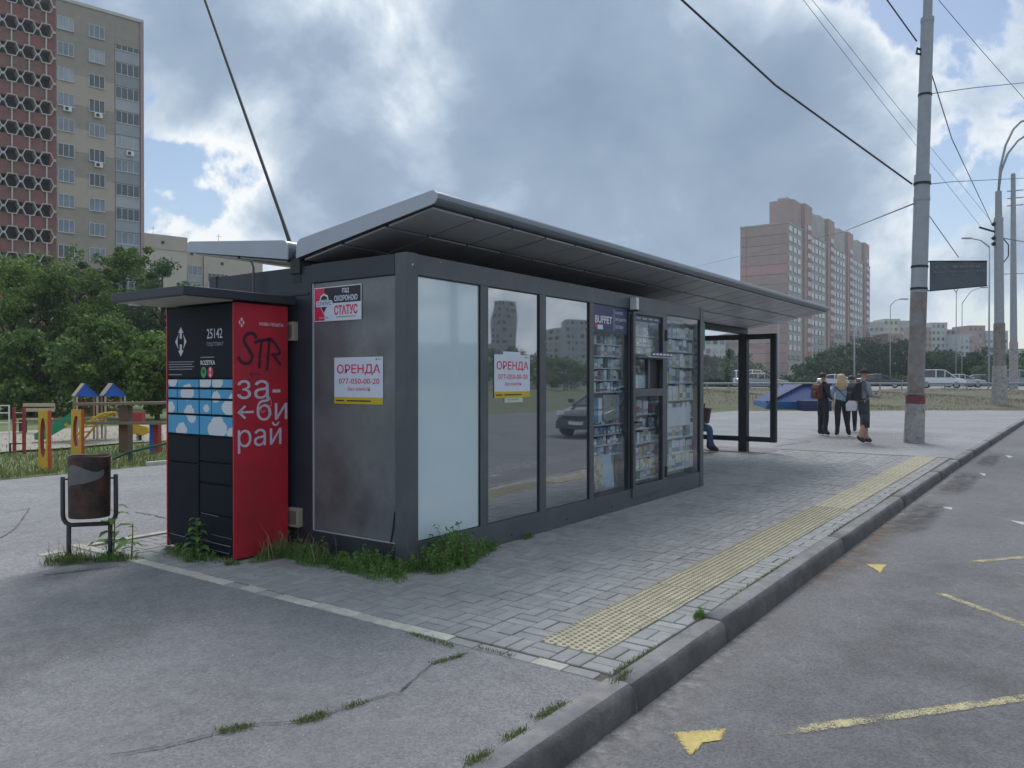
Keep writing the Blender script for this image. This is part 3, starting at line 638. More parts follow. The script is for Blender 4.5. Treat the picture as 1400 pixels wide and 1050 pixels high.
o = blades(P, rg.uniform(0.05, 0.13, len(P)), 0.012, 0.7, rg, 'lawn_grass', M_GRASS); tag(o, 'short green lawn grass between the path and the playground', 'grass', kind='stuff')

# dry grass bank at the far side of the plaza with the upper road behind it
def bank():
    # rows: distance d; profile of z. right boundary follows the road
    prof = [(37.6, -0.05), (39.0, 0.03), (42, 0.17), (46, 0.38), (50, 0.57), (54, 0.70), (57, 0.74), (59, 0.74)]
    b = MB(); n = 40; rng = random.Random(3)
    for d, z in prof:
        lmax = (d * VY - (1.0 - (d - 30) * 0.06)) / (-RY); lmax = min(lmax, d * 0.74); lmin = -8.0
        for k in range(n):
            l = lmin + (lmax - lmin) * k / (n - 1)
            hump = 0.22 * math.exp(-((l - 11) / 5) ** 2) * max(0, min(1, (d - 40) / 6)) + 0.10 * math.sin(l * 0.5 + d * .3) * (1 if d > 40 else 0.2)
            b.v.append(tuple(dl(d + (0.5 * math.sin(l * .4) if d < 40 else 0), l, z + hump + rng.uniform(-.02, .02))))
    for j in range(len(prof) - 1):
        for k in range(n - 1): b.f.append((j * n + k, j * n + k + 1, (j + 1) * n + k + 1, (j + 1) * n + k)); b.m.append(0)
    b.build('grass_bank', M_DRY, kind='structure', smooth=True)
    rg = np.random.default_rng(5); m = 26000
    d = rg.uniform(38.5, 57, m); l = rg.uniform(8, 40, m); ok = (l < d * 0.70) & (l > d * 0.2); d, l = d[ok], l[ok]
    z = np.interp(d, [p[0] for p in prof], [p[1] for p in prof]) + 0.22 * np.exp(-((l - 11) / 5) ** 2) * np.clip((d - 40) / 6, 0, 1) + 0.10 * np.sin(l * 0.5 + d * .3) * np.where(d > 40, 1, .2) - .03
    P = np.stack([d * VX + l * RX, d * VY + l * RY, z], 1)
    o = blades(P, rg.uniform(0.05, 0.13, len(P)), 0.022, 1.1, rg, 'bank_grass', M_GRASSD); tag(o, 'dry yellow grass covering the low bank beyond the plaza', 'grass', kind='stuff')
bank()
b = MB(); b.poly([dl(58.5, -30, 0.62), dl(58.5, 52, 0.62), dl(98, 80, 0.62), dl(98, -30, 0.62)]); b.build('upper_road', M_PLAZA, kind='structure')
b = MB(); b.poly([dl(98, -80, 0.55), dl(98, 140, 0.55), dl(700, 700, 0.55), dl(700, -300, 0.55)]); b.build('far_ground', M_LAWN, kind='structure')

# ------------------------------------------------------------------ kiosk with canopy and bus shelter
KX0, KX1, KY0, KY1, KZ = 4.65, 10.87, 4.36, 7.06, 2.57
kio = thing('kiosk', 'long anthracite glass kiosk with winged canopy that roofs the bus stop', 'kiosk', (KX0, KY0, 0))
def part(name, m, boxes, parent=None, bevel=0.004, label=None):
    b = MB()
    for q in boxes: b.box(*q)
    return b.build(name, m, parent or kio, bevel=bevel, label=label)
F0, F1 = KY0, KY0 + 0.09                # depth of the front frame
WZ0, WZ1 = 0.21, 2.40
part('plinth', M_FRAME, [(KX0 + .005, KX1 - .005, F0 + .006, F1, -0.02, WZ0)])
part('top_rail', M_FRAME, [(KX0 + .13, KX1 - .12, F0 + .003, F1, WZ1, KZ)])
part('corner_post', M_FRAME, [(KX0 - .002, KX0 + 0.127, F0 - .004, F0 + 0.135, -0.02, KZ + .004)])
part('corner_post', M_FRAME, [(KX1 - 0.117, KX1 + .002, F0 - .004, F0 + 0.12, -0.02, KZ + .004)])
part('corner_post', M_CLAD, [(KX0 - .002, KX0 + 0.12, KY1 - .12, KY1, -0.02, KZ)])
MULL = [(5.615, 5.73), (6.585, 6.70), (7.585, 7.68), (8.535, 8.60), (9.545, 9.635)]
for x0, x1 in MULL:
    part('mullion', M_FRAME, [(x0, x1, F0 + .001, F1, WZ0, WZ1)])
PANES = [(KX0 + .127, 5.615), (5.73, 6.585), (6.70, 7.585), (7.68, 8.535), (8.60, 9.545), (9.635, KX1 - .117)]
def pane(x0, x1, z0, z1, m, parent=kio, y=F0 + .022, name='window_pane', label=None):
    # a real sheet of glass with rubber gasket
    b = MB(); b.poly([(x0 + .006, y, z0 + .006), (x1 - .006, y, z0 + .006), (x1 - .006, y, z1 - .006), (x0 + .006, y, z1 - .006)])
    o = b.build(name, m, parent, label=label)
    g = MB(); t = 0.009
    for q in ((x0, x0 + t, z0, z1), (x1 - t, x1, z0, z1), (x0 + t, x1 - t, z0, z0 + t), (x0 + t, x1 - t, z1 - t, z1)):
        g.box(q[0], q[1], y - .010, y - .002, q[2], q[3])
    g.build('gasket', M_DARK, o); return o
pane(*PANES[0], WZ0, WZ1, M_FROST, label='window pane covered with pale blue frosted film')
pane(*PANES[1], WZ0, WZ1, M_GLASS); pane(*PANES[2], WZ0, WZ1, M_GLASS)
pane(*PANES[3], WZ0, WZ1, M_GLASSC); pane(*PANES[5], WZ0, WZ1, M_GLASSC)
# door with serving hatch
dx0, dx1 = PANES[4]
door = part('door', M_FRAME, [(dx0 + .008, dx0 + .085, F0 - .012, F0 + .05, .10, 2.41), (dx1 - .075, dx1 - .006, F0 - .012, F0 + .05, .10, 2.41),
                              (dx0 + .085, dx1 - .075, F0 - .011, F0 + .049, .10, .235), (dx0 + .085, dx1 - .075, F0 - .011, F0 + .049, 1.33, 1.425),
                              (dx0 + .085, dx1 - .075, F0 - .011, F0 + .049, 1.80, 1.835), (dx0 + .085, dx1 - .075, F0 - .011, F0 + .049, 2.345, 2.41)])
pane(dx0 + .085, dx1 - .075, .235, 1.33, M_GLASSC, door, F0 + .02, 'lower_pane')
pane(dx0 + .085, dx1 - .075, 1.835, 2.345, M_GLASSC, door, F0 + .02, 'upper_pane')
pane(dx0 + .085, dx0 + .47, 1.425, 1.80, M_GLASSC, door, F0 + .02, 'hatch_pane')
part('hatch_slider', M_FRAME, [(dx0 + .44, dx0 + .50, F0 - .006, F0 + .04, 1.425, 1.80)], door)
part('hatch_opening', M_PBLK, [(dx0 + .50, dx1 - .08, F0 + .05, F0 + .06, 1.43, 1.795)], door, bevel=0)
part('hatch_shelf', M_ALU, [(dx0 + .12, dx1 - .08, F0 - .16, F0 - .012, 1.812, 1.83)], door)
b = MB(); b.tube([(dx0 + .05, F0 - .012, 1.02), (dx0 + .05, F0 - .05, 1.02), (dx0 + .17, F0 - .05, 1.02)], .011, 8); b.build('door_handle', M_DARK, door)
part('hinge', M_DARK, [(dx1 - .01, dx1 + .03, F0 - .03, F0, 2.05, 2.19)], door); part('hinge', M_DARK, [(dx1 - .01, dx1 + .03, F0 - .03, F0, .26, .40)], door)
# side wall towards the viewer
part('side_panel', M_PANEL, [(KX0 + .018, KX0 + .04, 4.495, 5.50, .20, 2.40)], label='dirty grey end panel of the kiosk with stains')
part('side_top_rail', M_CLAD, [(KX0, KX0 + .09, 4.50, 5.52, 2.402, KZ)])
part('side_plinth', M_CLAD, [(KX0 + .004, KX0 + .09, 4.50, 5.52, -.02, .198)])
part('panel_trim', M_ALU, [(KX0 + .006, KX0 + .03, 5.502, 5.516, .20, 2.40)])
part('panel_trim', M_ALU, [(KX0 + .006, KX0 + .03, 4.50, 5.50, .198, .206)])
part('rear_side_wall', M_CLAD, [(KX0 + .005, KX0 + .08, 5.525, KY1 - .12, -.02, KZ - .02)])
part('wall_trim', M_DARK, [(KX0 - .006, KX0 + .004, 5.55, KY1 - .14, 2.30, 2.325)])
part('far_side_wall', M_CLAD, [(KX1 - .08, KX1 - .01, F0 + .12, KY1, -.02, KZ - .01)])
part('rear_wall', M_CLAD, [(KX0 + .12, KX1 - .08, KY1 - .08, KY1 - .01, -.02, KZ - .01)])
part('kiosk_roof', M_CLAD, [(KX0 + .01, KX1 - .01, F1, KY1 - .01, KZ - .06, KZ - .008)])
part('interior_floor', M_INTF, [(KX0 + .09, KX1 - .09, F1, KY1 - .09, -.01, .19)], bevel=0)
part('interior_wall', M_INT, [(KX0 + .13, KX1 - .13, 5.9, 5.95, .19, KZ - .07)], bevel=0)
part('partition', M_INT, [(5.66, 5.70, F1 + .02, 5.9, .19, KZ - .07)], bevel=0)
part('partition', M_INT, [(7.61, 7.64, F1 + .02, 5.9, .19, KZ - .07)], bevel=0)
for y_, z_ in ((5.78, 1.98), (5.72, .30)):
    o = part('vent_box', M_BEIGE, [(KX0 - .05, KX0 + .004, y_ - .075, y_ + .075, z_ - .085, z_ + .085)])
    part('vent_grille', M_INTF, [(KX0 - .053, KX0 - .049, y_ - .05, y_ + .05, z_ - .06, z_ + .06)], o, bevel=0)
b = MB(); b.tube([(4.60, 6.28, 2.25), (4.60, 6.28, 2.60), (4.62, 6.34, 2.66)], .010, 8); b.build('conduit', M_FRAME, kio)
b = MB(); b.tube([(8.567, F0 - .02, .22), (8.567, F0 - .02, 2.34)], .02, 8); b.build('drain_pipe', M_DARK, kio)
b = MB(); b.box(4.70, 4.715, F0 - .008, F0, 2.47, 2.485); b.build('rivet', M_WHITE, kio)

for x_ in (5.05, 5.67, 6.15, 6.64, 7.15, 7.63, 8.1, 9.1, 9.59, 10.2):
    b = MB(); b.tube([(x_, F0 + .004, 2.535), (x_, F0 - .004, 2.535)], .007, 8); b.build('fascia_screw', M_STEEL, kio)
for x_ in (5.1, 6.1, 7.1, 8.1, 9.1, 10.1):
    b = MB(); b.tube([(x_, F0 + .008, .06), (x_, F0 - .002, .06)], .008, 8); b.build('plinth_screw', M_DARK, kio)
b = MB(); b.tube([(KX0 + .012, 4.56, .20), (KX0 + .008, 4.53, .32), (KX0 + .010, 4.51, .46)], .006, 6); b.build('loose_cable', M_WIRE, kio)
# two winged canopies meeting over a valley gutter
CX0, CX1 = 4.61, 16.60
def canopy(name, sec, ncol, nrow, label):
    """sec: (inner_y, low_z, top_z), (outer_y, low_z, top_z)"""
    (iy, il, it), (oy, ol, ot) = sec; sg = 1 if oy > iy else -1
    b = MB()
    def rc(cy, cz, r, a0, a1, n=5): return [(cy + r * math.cos(R(a0 + (a1 - a0) * k / n)) * -sg * -1, cz + r * math.sin(R(a0 + (a1 - a0) * k / n))) for k in range(n + 1)]
    # rounded profile: outer nose and inner top corner
    ro = (ot - ol) / 2
    prof = [(iy, il + .01)]
    prof += [(oy - sg * ro + sg * ro * math.cos(t), (ol + ot) / 2 + ro * math.sin(t)) for t in [R(-80 + 160 * k / 7) for k in range(8)]]
    ri = .07
    prof += [(iy + sg * ri - sg * ri * math.sin(t), it - ri + ri * math.cos(t)) for t in [R(10 + 80 * k / 4) for k in range(5)]]
    pts0 = [(CX0, y, z) for y, z in prof]
    b.prism(pts0, (CX1 - CX0, 0, 0)); c = b.build(name, M_NOSE, kio, label=label)
    # bright end plate
    e = MB(); e.prism([(CX0 - .012, y, z) for y, z in prof], (.012 - .001, 0, 0)); e.build('end_plate', M_ALU, c)
    e = MB(); e.prism([(CX1 + .001, y, z) for y, z in prof], (.012, 0, 0)); e.build('end_plate', M_ALU, c)
    # soffit panels on a dark backing
    q = MB(); q.prism([(CX0 + .012, iy + sg * .03, il + .006), (CX1 - .012, iy + sg * .03, il + .006), (CX1 - .012, oy - sg * ro * 1.0, ol + .0), (CX0 + .012, oy - sg * ro * 1.0, ol + .0)], (0, 0, -.004)); q.build('soffit_backing', M_DARK, c)
    y0, z0 = iy + sg * .04, il + .01; y1, z1 = oy - sg * ro * 1.1, ol + .004
    for r in range(nrow):
        for k in range(ncol):
            xa = CX0 + .02 + (CX1 - CX0 - .04) * k / ncol + .014; xb = CX0 + .02 + (CX1 - CX0 - .04) * (k + 1) / ncol - .014
            ta, tb = r / nrow + .014, (r + 1) / nrow - .014
            q = MB(); ya, yb = y0 + (y1 - y0) * ta, y0 + (y1 - y0) * tb; za, zb = z0 + (z1 - z0) * ta, z0 + (z1 - z0) * tb
            lo = rnd.uniform(.020, .024)
            q.prism([(xa, ya, za), (xb, ya, za), (xb, yb, zb), (xa, yb, zb)], (0, 0, -lo)); q.build('soffit_panel', M_SOFFIT, c)
    return c
canopy('front_canopy', ((5.66, 2.62, 2.80), (4.00, 2.905, 3.015)), 22, 3, 'wing of the canopy rising towards the road')
canopy('rear_canopy', ((5.78, 2.62, 2.81), (7.37, 2.84, 2.95)), 6, 2, 'wing of the canopy rising to the back')
part('valley_gutter', M_DARK, [(CX0 + .02, CX1 - .02, 5.655, 5.785, 2.50, 2.64)])
for x_ in (4.75, 7.8, 10.75, 13.6, 16.45):
    b = MB(); b.box(x_ - .10, x_ + .10, 5.665, 5.775, 2.42, 2.50); b.build('bracket', M_DARK, kio)
# bus shelter end
part('shelter_post', M_DARK, [(16.42, 16.60, 5.63, 5.81, 0.0, 2.50)], bevel=.008)
part('shelter_post', M_DARK, [(16.44, 16.56, 5.02, 5.14, .22, 2.50)], bevel=.008)
part('shelter_post', M_DARK, [(16.44, 16.56, 7.06, 7.18, 0.0, 2.50)], bevel=.008)
part('shelter_rail', M_DARK, [(16.445, 16.555, 5.14, 5.63, 2.385, 2.495)]); part('shelter_rail', M_DARK, [(16.445, 16.555, 5.81, 7.06, 2.385, 2.495)])
part('shelter_rail', M_DARK, [(16.445, 16.555, 5.14, 5.63, .225, .33)]); part('shelter_rail', M_DARK, [(16.445, 16.555, 5.81, 7.06, .225, .33)])
for ya, yb in ((5.14, 5.63), (5.81, 7.06)):
    b = MB(); b.poly([(16.5, ya, .33), (16.5, yb, .33), (16.5, yb, 2.385), (16.5, ya, 2.385)]); b.build('shelter_pane', M_SHELTER, kio)
part('shelter_rail', M_DARK, [(10.9, 16.43, 7.08, 7.16, 2.39, 2.49)]); part('shelter_rail', M_DARK, [(10.9, 16.43, 7.08, 7.16, .225, .33)])
for xa, xb in ((10.95, 13.6), (13.7, 16.40)):
    b = MB(); b.poly([(xa, 7.12, .33), (xb, 7.12, .33), (xb, 7.12, 2.39), (xa, 7.12, 2.39)]); b.build('shelter_pane', M_SHELTER, kio)
part('shelter_post', M_DARK, [(13.60, 13.70, 7.07, 7.17, 0.0, 2.49)], bevel=.008)
part('threshold_slab', M_KERB, [(16.3, 17.55, 5.2, 7.3, -.012, .006)], pav, bevel=.004)

bench = thing('bench', 'wooden slatted bench inside the bus shelter behind the kiosk', 'bench', (14.4, 6.75, 0))
for k in range(4):
    b = MB(); b.box(12.4, 16.2, 6.55 + k * .10, 6.63 + k * .10, .42, .45); b.build('slat', mat('bench_wood%d' % k, (0.18, 0.11, 0.06), .7, var=.2), bench)
for x_ in (12.6, 14.4, 16.0):
    b = MB(); b.box(x_ - .03, x_ + .03, 6.57, 6.63, 0.0, .42); b.build('leg', M_DARK, bench)
    b = MB(); b.box(x_ - .03, x_ + .03, 6.87, 6.93, 0.0, .42); b.build('leg', M_DARK, bench)

# stay cable rising from the valley bracket
b = MB(); p0 = Vector((4.66, 5.72, 2.60)); p1 = A(281, 0, 9.0); dv = (p1 - p0); b.tube([p0, p0 + dv * .5, p1, p0 + dv * 2.1], .016, 8)
b.build('stay_cable', M_WIRE, label='black stay cable rising steeply from the canopy valley', cat='cable')
b = MB(); b.tube([p0 + Vector((.02, .05, 0)), p0 + dv * .22], .011, 6); b.build('thin_cable', M_WIRE, label='short thin cable clipped beside the stay cable at the canopy', cat='cable')

# lamp over the door
lp = thing('wall_lamp', 'small white wall lamp above the kiosk door pipe', 'lamp', (8.567, F0, 2.46))
b = MB(); b.box(8.535, 8.60, F0 - .10, F0 - .002, 2.38, 2.53); b.build('lamp_body', M_WHITE, lp, bevel=.012)
b = MB(); b.box(8.528, 8.607, F0 - .11, F0 - .002, 2.365, 2.378); b.build('lamp_base', M_DARK, lp)

# ------------------------------------------------------------------ goods behind the display windows
PK = [mat('pack_%d' % i, c, .5, var=.15, scale=40) for i, c in enumerate([(.60, .66, .72), (.42, .52, .64), (.56, .55, .52), (.24, .30, .40), (.12, .14, .22), (.36, .14, .15), (.48, .53, .57), (.10, .20, .36), (.28, .40, .34), (.44, .36, .14)])]
M_SHELF = mat('shelf_white', (.42, .47, .52), .5, var=.05)
def shelving(x0, x1, zs, label, yb=4.60):
    s = thing('display_shelf', label, 'shelf', ((x0 + x1) / 2, 4.6, .19), group='display shelves behind the kiosk glass')
    b = MB(); b.box(x0, x1, yb, yb + .02, .20, zs[-1] + .25); b.build('back_board', M_SHELF, s)
    for z in zs:
        b = MB(); b.box(x0, x1, 4.462, yb, z - .014, z); b.build('shelf_board', M_SHELF, s)
    return s
packn = 0
ORD = 'first second third fourth fifth sixth seventh eighth ninth tenth eleventh twelfth'.split()
def packs(x0, x1, z, hh, where, shelf, n, kinds, gap=.008):
    w = (x1 - x0) / n; packn = 0
    for k in range(n):
        if rnd.random() < .08: continue
        h_ = hh * rnd.uniform(.74, 1.0); dp = rnd.uniform(.03, .06); y0 = 4.466 + rnd.uniform(0, .025)
        b = MB(); x = x0 + k * w
        b.box(x + gap / 2, x + w - gap / 2, y0, y0 + dp, z + .001, z + .001 + h_); b.cur = 1
        b.box(x + gap / 2 + .004, x + w - gap / 2 - .004, y0 - .0015, y0 - .0005, z + h_ * .12, z + h_ * rnd.uniform(.35, .6))
        i = rnd.choice(kinds); j = rnd.choice([q for q in range(len(PK)) if q != i])
        b.build('pack', [PK[i], PK[j]], label='%s pack from the left on the %s shelf up %s' % (ORD[packn], ORD[shelf], where), cat='package', group='packs on the kiosk shelves'); packn += 1
zs1 = [.24, .62, .70, .78, .86, .94, 1.02, 1.10, 1.42, 1.50, 1.58, 1.70, 1.82, 1.94]
zs1 = [.66, .78, .90, 1.02, 1.40, 1.54, 1.68, 1.82, 1.96]
shelving(7.70, 8.60, zs1, 'white shelves of small packs under the navy sign behind the display window')
for z, hh in zip(zs1, [.100, .100, .100, .11, .122, .122, .122, .122, .11]):
    packs(7.73, 8.57, z, hh, 'under the navy sign', zs1.index(z), 11, [0, 1, 0, 6, 6, 3, 4, 1] if z > 1.3 else [0, 6, 3, 1, 7, 4])
zs2 = [.28, .40, .56, .74, .92, 1.10]
shelving(8.66, 9.53, zs2 + [1.86, 1.98, 2.10], 'white shelves of packs behind the glass of the kiosk door')
for z, hh in zip(zs2 + [1.86, 1.98, 2.10], [.10, .135, .155, .155, .155, .19, .10, .10, .13]):
    packs(8.70, 9.50, z, hh, 'behind the door glass', (zs2 + [1.86, 1.98, 2.10]).index(z), 9, [0, 2, 4, 3, 8, 7, 6, 1, 0, 6, 9])
zs3 = [.30, .52, .74, 1.00, 1.26, 1.50, 1.72, 1.93, 2.12]
shelving(9.66, 10.78, zs3, 'pale shelves of packs behind the last display window', 4.62)
for z, hh in zip(zs3, [.195, .195, .23, .23, .215, .20, .19, .17, .16]):
    packs(9.68, 10.76, z, hh, 'in the last window', zs3.index(z), 9, [0, 6, 2, 8, 1, 3, 6, 0])
def card(name, x0, x1, z0, z1, y, mats, label, cat, tilt=0, spl=.5):
    b = MB(); b.cur = 0
    def q(u, w, dy): return (x0 + (x1 - x0) * u + tilt * w, y + dy, z0 + (z1 - z0) * w)
    b.add([q(0, 0, 0), q(spl, 0, 0), q(spl, 1, 0), q(0, 1, 0)], [(0, 1, 2, 3)]); b.cur = 1
    b.add([q(spl, 0, 0), q(1, 0, 0), q(1, 1, 0), q(spl, 1, 0)], [(0, 1, 2, 3)]); b.cur = 0
    b.add([q(0, 0, .006), q(0, 1, .006), q(1, 1, .006), q(1, 0, .006)], [(0, 1, 2, 3)])
    return b.build(name, mats, label=label, cat=cat)
M_ADV1 = mat('advert_print', (.46, .46, .36), .4, var=.3, scale=14, col2=(.26, .24, .22), c2scale=9, c2lo=.5, c2hi=.55)
M_ADV2 = mat('advert_blue', (.34, .50, .62), .4, var=.05)
card('advert_board', 7.87, 8.33, .27, .66, 4.446, [M_ADV1, M_ADV2], 'tilted advert board leaning at the bottom of the display window', 'advert board', -.10)
card('picture_card', 8.05, 8.45, 1.06, 1.36, 4.449, [mat('picture_print', (.26, .27, .25), .4, var=.5, scale=22), PK[3]], 'dark photo card standing in the middle of the display window', 'card', 0, .85)
card('blue_box_front', 7.72, 8.02, 1.05, 1.19, 4.446, [PK[7], PK[1]], 'blue printed box standing below the photo card shelf', 'box', 0, .7)
card('blue_box_front', 7.72, 8.02, 1.20, 1.33, 4.446, [PK[7], PK[0]], 'upper blue box of two stacked in the display window', 'box', 0, .7)
card('notice_sheet', 8.74, 9.05, 1.43, 1.60, 4.365 + .025, [PK[0], PK[1]], 'white notice sheet behind the small hatch pane', 'notice', 0, .3)
card('notice_sheet', 9.74, 10.58, .90, 1.16, 4.44, [mat('sheet_grey', (.56, .61, .62), .5, var=.08), PK[6]], 'large pale paper sheet across the last display window', 'notice', 0, .8)

# ------------------------------------------------------------------ signs and posters on the kiosk
def plate(t, name, o, u, w, h, m, lift=0.0, thick=.003, nrm=None):
    u = Vector(u); up = Vector((0, 0, 1)); n = u.cross(up); o = Vector(o) + n * lift
    b = MB(); b.prism([o, o + u * w, o + u * w + up * h, o + up * h], n * thick); return b.build(name, m, t)
UX, UY = Vector((1, 0, 0)), Vector((0, -1, 0))
def rental(label, o, u, w, h):
    t = thing('rental_poster', label, 'poster', o, group='rental posters on the kiosk')
    o = Vector(o); p = plate(t, 'sheet', o, u, w, h, M_PAPER); up = Vector((0, 0, 1))
    plate(p, 'yellow_strip', o, u, w, h * .145, M_PYEL, .003, .0012)
    lettering('ОРЕНДА', M_PRED, p, o + u * w * .06 + up * h * .615, u, w * .89, h * .235, .014, lift=.0042)
    lettering('077-050-00-20', M_PRED, p, o + u * w * .10 + up * h * .43, u, w * .83, h * .115, .008, lift=.0042)
    lettering('Без комісій', M_PRED, p, o + u * w * .29 + up * h * .285, u, w * .45, h * .085, .006, lift=.0042)
    plate(p, 'small_print', o + u * w * .04 + up * h * .055, u, w * .17, h * .028, M_PBLK, .0046, .0006); plate(p, 'small_print', o + u * w * .27 + up * h * .055, u, w * .49, h * .028, M_PBLK, .0046, .0006)
    plate(p, 'logo_mark', o + u * w * .86 + up * h * .93, u, w * .028, h * .04, M_PGRN, .0046, .0006); plate(p, 'logo_mark', o + u * w * .91 + up * h * .94, u, w * .05, h * .022, M_PGREY, .0046, .0006)
    return t
rental('white and yellow rental poster glued to the dirty grey end panel', (KX0 + .015, 5.235, 1.335), UY, .59, .40)
pw0, pw1 = onY(677.5, 536, KY0), onY(726, 536, KY0)
rental('white and yellow rental poster taped inside the dark front window', (pw0.x, F0 + .017, 1.37), UX, pw1.x - pw0.x, .41)
t = thing('paper_slip', 'pale green paper slip sticking out below the window rental poster', 'paper', (6.02, F0 + .017, 1.33)); plate(t, 'sheet', (6.00, F0 + .0185, 1.325), UX, .30, .05, mat('pale_green_paper', (.50, .60, .50), .6, var=.05)); plate(t, 'small_print', (6.05, F0 + .018, 1.345), UX, .18, .012, M_PGREY, .0035, .0006)
t = thing('paper_slip', 'blank white paper slip behind the top of the window rental poster', 'paper', (6.0, F0 + .017, 1.78)); plate(t, 'sheet', (5.98, F0 + .0205, 1.77), UX, .28, .04, M_PAPER)
# security sign
t = thing('security_sign', 'red black and white security company sign on the grey end panel', 'sign', (KX0 + .012, 5.495, 2.06))
o = Vector((KX0 + .012, 5.495, 2.055)); up = Vector((0, 0, 1)); sw, sh = .60, .30
p = plate(t, 'sign_plate', o, UY, sw, sh, M_PAPER)
plate(p, 'red_field', o + UY * .008 + up * .008, UY, .13, sh - .016, M_PRED, .003, .001)
plate(p, 'black_field', o + UY * .139 + up * .155, UY, sw - .147, .137, M_PBLK, .003, .001)
lettering('ПІД', M_PAPER, p, o + UY * .365 + up * .232, UY, .085, .045, .03, lift=.005)
lettering('ОХОРОНОЮ', M_PAPER, p, o + UY * .265 + up * .168, UY, .29, .05, .03, lift=.005)
lettering('СТАТУС', M_PRED, p, o + UY * .265 + up * .05, UY, .29, .085, .03, lift=.005)
plate(p, 'small_print', o + UY * .29 + up * .027, UY, .24, .010, M_PGREY, .0035, .0006); plate(p, 'small_print', o + UY * .07 + up * .027, UY, .12, .010, M_PGREY, .0045, .0006)
b = MB()
def em(poly, m, lift): 
    b = MB(); n = UY.cross(up); b.prism([o + UY * x + up * z + n * lift for x, z in poly], n * .0008); b.build('emblem', m, p)
em([(.085, .135), (.18, .135), (.132, .06)], M_PAPER, .0045); em([(.098, .127), (.167, .127), (.132, .074)], M_PBLK, .0056)
em([(.075, .185), (.09, .225), (.132, .245), (.18, .228), (.195, .185)], M_PAPER, .0045); em([(.092, .19), (.102, .214), (.132, .228), (.168, .214), (.178, .19)], M_PBLK, .0056)
em([(.035, .13), (.03, .165), (.04, .182), (.235, .182), (.245, .165), (.24, .13)], M_PAPER, .0052)
lettering('СТАТУС', M_PBLK, p, o + UY * .048 + up * .140, UY, .18, .032, .02, lift=.0068)
# navy sign in the display window
t = thing('shop_sign', 'navy shop sign with white lettering at the top of the display window', 'sign', (7.70, F0 + .017, 2.08))
o = Vector((7.695, F0 + .018, 2.085)); p = plate(t, 'sign_board', o, UX, .82, .305, M_PNAVY)
lettering('BUFFET', M_PRINTW, p, o + UX * .03 + up * .10, UX, .40, .085, .03, lift=.0045)
plate(p, 'divider', o + UX * .475 + up * .03, UX, .008, .25, M_PRINTW, .0035, .0006)
plate(p, 'red_tag', o + UX * .025 + up * .045, UX, .06, .05, M_PRED, .0035, .0006); plate(p, 'small_print', o + UX * .09 + up * .03, UX, .12, .052, M_PRINTW, .0035, .0006)
for k, s_ in enumerate(('НАПОЇ', 'ПРОДУКТИ', 'ТЮТЮН')):
    lettering(s_, M_PRINTW, p, o + UX * .505 + up * (.225 - k * .085), UX, (.19, .28, .20)[k], .040, .008, lift=.0045)
t = thing('door_strip_sign', 'narrow navy sign strip at the top of the kiosk door', 'sign', (8.72, F0 + .014, 2.28)); o = Vector((8.69, F0 + .016, 2.265)); p = plate(t, 'sign_board', o, UX, .77, .07, M_PNAVY)
for k in range(4): plate(p, 'small_print', o + UX * (.06 + k * .17) + up * .028, UX, .12, .022, M_PGREY, .0035, .0006)
t = thing('shelf_sign', 'white price strip above the open serving hatch', 'sign', (8.86, F0 - .02, 1.84)); o = Vector((8.80, F0 - .165, 1.832)); p = plate(t, 'sign_board', o, UX, .62, .045, M_PNAVY)
for k in range(6): plate(p, 'small_print', o + UX * (.03 + k * .10) + up * .012, UX, .075, .020, M_PRINTW, .0035, .0006)
t = thing('green_poster', 'small dark green poster hanging at the far corner of the kiosk', 'poster', (10.95, F0 + .1, 1.95)); o = Vector((10.875, F0 + .09, 1.98)); p = plate(t, 'sheet', o, UX, .27, .38, M_TEAL); plate(p, 'border', o - UX * .012 - up * .012, UX, .294, .404, M_PGREY, -.003, .002)
em2 = MB(); em2.prism([o + UX * (.13 + .07 * math.cos(k * math.pi / 4)) + up * (.10 + .06 * math.sin(k * math.pi / 4)) + Vector((0, -.0045, 0)) for k in range(8)], (0, -.001, 0)); em2.build('picture_mark', mat('poster_maroon', (.12, .03, .04), .6, var=.2), p)

# ------------------------------------------------------------------ parcel locker
LX0, LX1, LY0, LY1, LZ = 4.02, 4.58, 5.755, 6.775, 2.20
lock = thing('parcel_locker', 'black and red parcel locker cabinet with cloud printed doors and a flat roof', 'parcel locker', (LX0, LY0, 0))
part('carcass', M_BLACKP, [(LX0 + .022, LX1, LY0 + .018, LY1 - .018, .03, LZ)], lock)
part('base', M_DARK, [(LX0 + .05, LX1 - .02, LY0 + .05, LY1 - .05, -.012, .03)], lock)
part('red_side', M_RED, [(LX0 - .004, LX1, LY0, LY0 + .017, .02, LZ)], lock, label='red side wall with white lettering and black graffiti')
part('red_side', M_RED, [(LX0 - .004, LX1, LY1 - .017, LY1, .02, LZ)], lock)
rf = part('locker_roof', M_CLAD, [(3.52, 4.62, 5.69, 6.80, 2.215, 2.288)], lock, bevel=.006)
part('roof_soffit', mat('roof_soffit_light', (.42, .43, .36), .7, var=.1), [(3.57, 4.0, 5.74, 6.76, 2.205, 2.2145)], rf, bevel=0)
b = MB(); b.tube([(3.66, 6.66, 2.19), (3.66, 6.66, 2.205)], .05, 12); b.build('roof_lamp', M_WHITE, rf)
